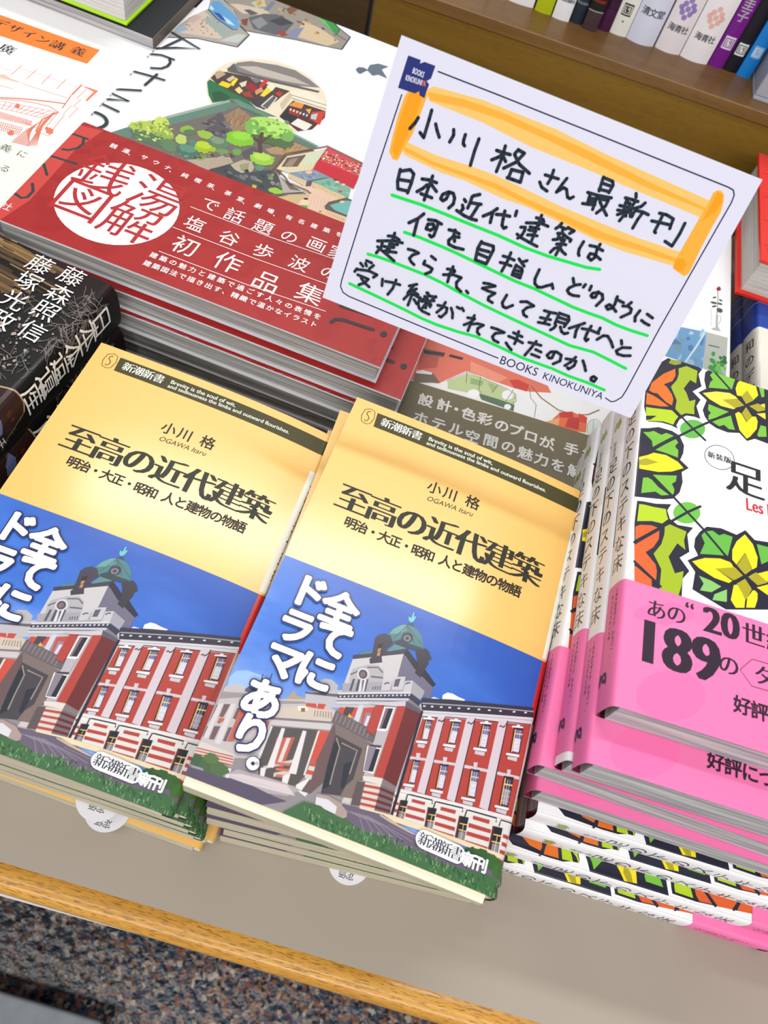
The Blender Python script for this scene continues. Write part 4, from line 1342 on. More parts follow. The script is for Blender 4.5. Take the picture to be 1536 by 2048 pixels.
L 96 142 92 0.3 408 29 -8 13
L 42 80 50 0.3 488 10 4 8
L 96 142 92 0.3 1003 5 0 14
L 126 164 112 0.3 877 21 0 14
L 42 80 50 0.3 997 15 -7 4
L 126 164 112 0.3 530 -17 -1 13
L 42 80 50 0.3 994 27 -4 11
L 74 120 74 0.3 745 35 1 14
L 42 80 50 0.3 427 32 -6 13
L 96 142 92 0.3 1067 13 5 10
L 96 142 92 0.3 646 23 -7 6
L 96 142 92 0.3 886 21 3 15
L 74 120 74 0.3 973 -5 -2 5
L 74 120 74 0.3 895 10 -6 7
L 42 80 50 0.3 811 51 4 14
L 96 142 92 0.3 538 1 1 7
L 96 142 92 0.3 703 36 -8 10
L 126 164 112 0.3 573 3 -7 7
L 126 164 112 0.3 882 1 -5 8
L 42 80 50 0.3 774 34 -3 14
L 42 80 50 0.3 456 22 -9 11
L 96 142 92 0.3 820 21 2 7
L 96 142 92 0.3 989 28 -6 13
L 96 142 92 0.3 607 -1 3 10
L 126 164 112 0.3 691 31 -8 7
L 126 164 112 0.3 470 -5 -7 11
L 96 142 92 0.3 547 3 5 8
L 74 120 74 0.3 408 21 -9 8
L 96 142 92 0.3 635 34 1 7
L 126 164 112 0.3 699 48 -3 12
L 96 142 92 0.3 504 3 0 6
L 126 164 112 0.3 439 12 -4 15
L 74 120 74 0.3 514 11 -7 9
L 42 80 50 0.3 859 19 -6 10
L 126 164 112 0.3 804 19 -5 5
L 74 120 74 0.3 1084 -1 1 9
L 42 80 50 0.3 1005 30 3 11
L 126 164 112 0.3 986 31 -7 3
L 42 80 50 0.3 1016 10 -5 6
L 74 120 74 0.3 1084 26 5 12
L 42 80 50 0.3 748 51 -7 3
L 42 80 50 0.3 1107 6 5 12
L 126 164 112 0.3 642 36 -8 7
L 96 142 92 0.3 559 7 -3 6
L 126 164 112 0.3 665 46 -7 5
L 74 120 74 0.3 712 12 -6 11
L 96 142 92 0.3 1036 -7 3 11
L 74 120 74 0.3 659 38 -4 12
L 74 120 74 0.3 1026 3 -4 7
L 42 80 50 0.3 436 4 -2 14
L 74 120 74 0.3 576 -9 -5 13
L 74 120 74 0.3 490 23 1 11
L 126 164 112 0.3 919 33 -7 9
L 74 120 74 0.3 1081 -14 1 15
L 126 164 112 0.3 1093 -3 -1 14
L 74 120 74 0.3 1069 24 -6 10
L 96 142 92 0.3 535 18 -4 12
L 42 80 50 0.3 792 55 2 8
L 126 164 112 0.3 982 1 2 14
L 42 80 50 0.3 434 11 -8 12
L 96 142 92 0.3 448 24 1 12
L 126 164 112 0.3 544 0 -5 11
L 126 164 112 0.3 810 8 0 13
L 126 164 112 0.3 826 48 4 8
L 96 142 92 0.3 953 9 -2 10
L 96 142 92 0.3 461 1 1 14
L 74 120 74 0.3 985 9 5 9
L 74 120 74 0.3 507 14 3 11
L 126 164 112 0.3 796 27 0 8
L 96 142 92 0.3 888 14 -8 11
L 74 120 74 0.3 1069 -4 1 8
L 96 142 92 0.3 540 0 -1 6
L 96 142 92 0.3 617 22 1 6
L 96 142 92 0.3 594 4 1 13
L 74 120 74 0.3 590 25 -5 13
L 42 80 50 0.3 924 4 2 13
L 96 142 92 0.3 576 16 4 9
L 42 80 50 0.3 776 30 2 13
L 96 142 92 0.3 701 27 1 12
L 74 120 74 0.3 589 9 1 17
L 96 142 92 0.3 758 10 -6 12
L 74 120 74 0.3 469 33 -1 7
L 42 80 50 0.3 667 34 -3 6
L 126 164 112 0.3 726 34 -4 6
L 42 80 50 0.3 856 17 1 15
L 96 142 92 0.3 774 21 -6 4
L 126 164 112 0.3 914 22 -2 9
L 74 120 74 0.3 422 27 2 16
L 126 164 112 0.3 909 13 -5 10
L 42 80 50 0.3 960 24 -8 10
L 126 164 112 0.3 987 9 1 8
L 42 80 50 0.3 940 23 3 17
L 126 164 112 0.3 424 25 -4 15
L 126 164 112 0.3 985 -2 -2 15
L 126 164 112 0.3 1047 -5 -5 6
L 126 164 112 0.3 639 30 -1 8
L 74 120 74 0.3 483 5 3 9
L 74 120 74 0.3 676 17 -3 15
L 126 164 112 0.3 870 35 2 14
L 42 80 50 0.3 460 5 -6 11
L 74 120 74 0.3 888 18 2 10
L 126 164 112 0.3 631 19 -6 6
L 74 120 74 0.3 655 36 2 10
L 42 80 50 0.3 694 21 1 16
L 126 164 112 0.3 966 -9 -2 8
L 96 142 92 0.3 737 22 -6 11
L 42 80 50 0.3 510 14 -8 9
L 126 164 112 0.3 724 39 -8 9
L 74 120 74 0.3 490 -4 -8 11
L 126 164 112 0.3 634 -2 -4 13
L 42 80 50 0.3 899 26 -8 14
L 96 142 92 0.3 703 39 -6 14
L 42 80 50 0.3 963 16 3 14
L 96 142 92 0.3 1061 -9 -5 14
L 42 80 50 0.3 522 22 -1 12
L 96 142 92 0.3 770 34 -7 5
L 42 80 50 0.3 1102 18 -9 12
L 96 142 92 0.3 624 19 -4 15
L 96 142 92 0.3 821 14 -2 11
L 126 164 112 0.3 703 51 -8 6
L 74 120 74 0.3 821 13 3 7
L 74 120 74 0.3 693 22 -4 5
L 126 164 112 0.3 553 19 3 14
L 74 120 74 0.3 735 51 -6 8
L 126 164 112 0.3 666 5 0 12
L 96 142 92 0.3 813 19 0 15
L 42 80 50 0.3 688 10 2 9
L 42 80 50 0.3 456 9 -7 13
L 96 142 92 0.3 800 9 -5 15
L 42 80 50 0.3 1013 -9 -8 8
L 126 164 112 0.3 842 21 -5 9
L 42 80 50 0.3 541 12 3 11
L 126 164 112 0.3 504 21 -8 13
L 96 142 92 0.3 424 16 -1 9
L 126 164 112 0.3 866 20 -7 13
L 42 80 50 0.3 513 13 -6 6
L 42 80 50 0.3 727 39 3 16
L 126 164 112 0.3 557 1 5 8
L 126 164 112 0.3 671 10 -8 12
L 42 80 50 0.3 523 -3 -8 8
L 96 142 92 0.3 930 30 3 13
L 96 142 92 0.3 1031 -1 2 12
L 74 120 74 0.3 722 16 0 14
L 74 120 74 0.3 1067 19 -3 11
L 96 142 92 0.3 1030 -12 3 8
L 42 80 50 0.3 987 16 0 10
L 42 80 50 0.3 614 -2 -3 6
L 96 142 92 0.3 552 -3 -8 10
L 96 142 92 0.3 927 6 -8 9
L 42 80 50 0.3 1029 3 -5 7
L 42 80 50 0.3 478 10 -1 12
L 74 120 74 0.3 724 23 -5 6
L 74 120 74 0.3 1110 7 -2 13
L 74 120 74 0.3 1073 5 0 7
T 24 38 92 全 27.3 73.4 27.3 73.4 13.5 o 0
T 24 38 92 て 29.1 61.3 29.1 61.3 13.5 o 0
T 24 38 92 に 27.3 47.6 27.3 47.6 13.5 o 0
T 24 38 92 ド 14.0 75.5 14.0 75.5 13.3 o 0
T 24 38 92 ラ 14.7 60.8 14.7 60.8 13.3 o 0
T 24 38 92 マ 15.4 47.1 15.4 47.1 13.3 o 0
T 24 38 92 あ 13.6 31.7 13.6 31.7 13.5 o 0
T 24 38 92 り 14.8 18.9 14.8 18.9 13.1 o 0
T 248 248 250 全 27.3 73.4 27.3 73.4 13.5 h 0
T 248 248 250 て 29.1 61.3 29.1 61.3 13.5 h 0
T 248 248 250 に 27.3 47.6 27.3 47.6 13.5 h 0
T 248 248 250 ド 14.0 75.5 14.0 75.5 13.3 h 0
T 248 248 250 ラ 14.7 60.8 14.7 60.8 13.3 h 0
T 248 248 250 マ 15.4 47.1 15.4 47.1 13.3 h 0
T 248 248 250 あ 13.6 31.7 13.6 31.7 13.5 h 0
T 248 248 250 り 14.8 18.9 14.8 18.9 13.1 h 0
L 24 38 92 2.1 205 111 1 -5 0 -4 -3 -5 -3 -3 -5 -2 -5 0 -5 2 -4 3 -3 4 -1 5 1 5 2 4 4 3 5 2 5 0 5 -1 4 -4 2 -4
L 248 248 250 1.5 205 111 1 -5 0 -4 -3 -5 -3 -3 -5 -2 -5 0 -5 2 -4 3 -3 4 -1 5 1 5 2 4 4 3 5 2 5 0 5 -1 4 -4 2 -4
P 250 250 252 813 111 -10 -1 -9 -5 -6 -8 -4 -10 0 -10 4 -9 6 -8 9 -5 10 -2 121 -3 10 1 9 6 7 7 3 10 0 10 -3 9 -7 8 -9 5 -10 2
T 35 38 55 新潮新書 81.5 8.2 93.3 8.0 4.3 m 0
T 250 250 252 新刊 98.4 7.6 102.5 7.7 4.5 H 0
"""
ART['tile_cover'] = """
P 34 36 54 87 1605 15 -2 81 15 60 -11 -16 -38 16 -65 -39 -45 37 -32 -17 -42 19 -63 -27 1 -34 -8 -28 -33 -12 -36 7 -15 -30 6 -41 -2 -57 -18 -21 69 -1 64 7 151
P 146 162 40 100 1604 48 5 -3 -16 -26 -17 -28 -1
P 165 188 34 137 1564 34 29 51 -7 -4 -75 -27 8 -27 -61 13 -17 15 -42 27 19 -5 -48 3 -33 -39 -11 -24 -23 -21 28 4 50 -29 64 24 49 7 37
P 184 212 24 8 1290 24 5 87 23 29 -23 -12 -25 -7 -26 -43 0 -73 -27
P 34 36 54 11 1244 46 19 -25 -31 -19 -10
P 228 116 24 14 1378 9 53 48 73 51 52 3 -40 -12 -36 -37 -35 16 -10 23 -31 7 -24 -4 -36 -26 7 -40 32 -25 -5
P 228 116 24 6 1369 28 -4 54 -18 26 -10 -41 -17 -66 -15
P 34 36 54 6 817 21 6 52 8 62 21 -15 -34 13 -35 32 -15 61 10 -22 -38 11 -73 -36 -38 39 -43 -24 -41 0 -94 -172 -59 -25 323
P 184 212 24 15 805 19 5 38 3 48 9 7 -30 5 -12 -22 -28 -41 -4 -56 -21
P 165 188 34 121 741 19 18 31 -4 35 -4 -8 -42 7 -39 -32 17 -31 -69 28 -61 32 21 -5 -62 -12 -55 -69 7 2 88 -33 54 27 51 9 46
P 222 100 46 8 700 18 15 44 14 23 -2 -81 -83
P 222 100 46 10 620 17 19 74 78 0 -38 -18 -41 -29 -33 41 -36 7 -26 -1 -37 -13 0 -72 46
P 222 100 46 17 533 6 2 62 -34 3 -42 -63 -22
B 100 184 74 212 1255 54 22 2 -49 22 0 0
P 34 36 54 257 1593 23 30 31 11 107 8 128 9 73 0 -9 -329 -70 -13 -58 3 -34 -26 -33 30 -51 -18 -51 3 -29 13 -22 28 -10 33 12 46 4 15 -38 28 34 36 -10 46
P 124 194 62 279 1585 11 22 17 5 40 3 9 9 44 11 -13 -54 -8 -38 -70 -21 -35 -12 8 37 11 16
P 124 194 62 277 1418 43 -4 47 -2 -55 -54 -33 -27 -1 23 10 20 -13 11
P 124 194 62 292 1328 84 67 9 -39 10 -32 -27 -6 -21 14 -21 -16
P 124 194 62 498 1634 48 8 28 -10 -30 -58 -29 -18
P 124 194 62 499 1329 -6 8 16 59 32 3 27 -42
P 250 226 18 436 1641 27 6 26 -34 11 -52 -23 -37 -28 43 -26 -44 -20 -3 -7 36 9 38
P 252 226 78 249 1469 60 34 61 17 33 -11 2 -7 -67 -34 59 -22 -9 -11 -56 -5 -52 17
P 250 226 18 395 1413 15 17 13 -5 23 -39 24 42 18 7 8 -23 -5 -44 -30 -54 -15 -16 -31 33
P 252 226 78 492 1497 52 41 45 -12 -46 -30 -24 -10
P 252 226 78 492 1453 51 27 45 -3 -46 -43 -24 8
P 176 166 18 449 1565 28 -44 -33 -33 -21 35
P 176 166 18 338 1468 67 34 31 -26 -43 -32
P 176 166 18 444 1471 26 -40 -22 -41 -23 38
P 176 166 18 458 1482 39 33 46 -19 -46 -30
P 34 36 54 -12 1168 39 16 40 22 58 3 33 -12 21 -42 -2 -41 -11 -38 37 -26 -28 -31 6 -47 -10 -54 -25 -38 -38 -18 -114 -30 -19 236
P 124 194 62 5 1155 26 10 17 13 34 -7 19 18 33 -2 -46 -49 -38 -42 -6 30
P 124 194 62 62 1086 50 57 31 30 11 -13 -13 -25 15 -14 0 -37 -49 3
P 250 226 18 -2 1024 33 23 25 22 51 8 50 -14 25 -22 -47 -35 -54 -23 -78 -14
P 176 166 18 0 1010 28 21 50 -2 -48 -33 -29 -9
P 124 194 62 59 961 46 15 51 18 -3 -29 -15 -18 11 -21 -1 -19 -5 -11 -39 31
P 124 194 62 21 932 19 8 16 -4 29 -25 45 -20 -31 -14 -24 9 -56 -28
B 112 192 72 204 836 54 20 2 -49 22 0 0
P 34 36 54 241 734 18 36 26 32 57 14 63 -7 35 34 38 -31 53 10 65 15 -8 -285 -222 -75 -128 38 8 75 -31 38 40 35 -17 31
P 104 184 72 265 755 13 22 30 16 27 -12 19 14 35 -1 -18 -90 -61 -17 -48 -14 17 53
P 140 200 110 261 579 48 -4 38 -11 -37 -36 -43 -7 13 32
P 104 184 72 486 797 45 3 24 -34 -25 -30 -26 -22
P 140 200 110 322 524 47 36 0 -51 -54 -11
P 250 226 18 438 823 32 -32 19 -53 -4 -43 -17 -17 -29 64 -34 -65 -17 17 0 42 17 44
P 250 226 18 233 630 48 32 60 19 42 -2 11 -17 -71 -31 66 -28 -13 -14 -56 2 -60 20
P 250 226 18 395 587 18 9 26 -55 -3 -33 -33 -11 -19 25
P 250 226 18 447 551 22 40 19 3 -2 -37 -10 -35 -33 -11
P 250 226 18 481 664 48 30 40 -7 -41 -39 -21 1
P 250 226 18 484 608 44 28 39 -11 -40 -34
P 176 166 18 439 739 27 -61 -27 -32 -32 29
P 176 166 18 323 631 75 33 36 -27 -40 -30
P 176 166 18 406 597 33 32 26 -35 -18 -43 -8 -10 -11 24
P 176 166 18 451 641 30 32 47 -29 -40 -26
L 34 36 54 1.0 -7 1385 41 -12 93 -44 85 -72 55 -39
L 34 36 54 1.0 50 1084 108 113 56 58 74 72 105 101 51 49 100 80
L 34 36 54 1.0 296 1616 96 -95 52 -44 48 -40 77 -43
L 34 36 54 1.0 66 1505 49 58 51 42
L 34 36 54 1.0 51 958 98 -71 57 -48 64 -52 101 -95 68 -51 52 -54
L 34 36 54 1.0 9 632 14 14 74 78 57 60 52 55 51 46
L 34 36 54 1.0 321 530 59 54 59 57 91 78
L 34 36 54 1.0 16 552 72 -46 31 -21
MIRROR
P 246 245 247 -190 0 184 0 0 1620 -184 0
L 60 60 60 0.22 392 1155 -3 -13 -6 -13 -8 -11 -11 -10 -12 -8 -13 -5 -13 -3 -13 1 -13 3 -11 5 -9 8 -7 10 -5 12 -1 13 1 13 5 13 7 12 9 11 11 9 13 7 13 4 14 1 13 -1 12 -5 11 -7 8 -9 5 -11 3 -13 0 -13
T 40 42 46 新装版 29.5 115.1 36.4 115.3 3.1 m 0
T 22 30 40 足の下のステキな床 44.0 108.2 180.2 107.3 16 m 0
W 206 40 50 Les~beaux~sols 44.6 94.0 75.9 95.4 1.5 s
T 40 40 44 新装版 -7 138 -7 132 2.8 g 0
T 40 40 44 足の下のステキな床 -7 126 -7 56 7.6 c 0
P 150 170 70 -100 1480 15 30 20 -10 20 15 10 -35 -20 -25 -15 15 -20 -15
"""
ART['pink_obi'] = """
B 250 118 176 179 95 120 38 4 -86 22 0 0
B 250 132 184 219 310 101 33 3 -68 22 0 0
B 248 120 178 139 382 110 37 2 -40 22 0 0
T 52 38 54 あの 10.9 38.7 18.3 39.3 7.3 m 0
T 52 38 54 “ 25.4 42.7 25.4 42.7 8 b 0
W 52 38 54 20 28.7 36.5 41.3 36.9 1.05 S
T 52 38 54 世紀 47.0 40.8 56.1 41.0 8.6 m 0
W 52 38 54 189 8.0 18.2 34.0 18.5 1.1 S
T 52 38 54 の 37.8 26.5 37.8 26.5 7.6 m 0
L 52 38 54 0.25 593 320 -130 -4 -44 -53 43 -47 128 5
T 52 38 54 タイル 50.7 26.6 61.2 26.6 7.4 m 0
T 52 38 54 好評につき 42.7 13.5 67.3 13.1 6.1 k 0
T 70 40 64 189のモザイク、テラゾー、 -4.6 44 -4.6 19 1.9 g 0
T 70 40 64 タイルのきれいな床 -7.4 42 -7.4 26 1.7 g 0
T 50 46 86 g -7.4 11.5 -7.4 11.5 10 b -90
"""
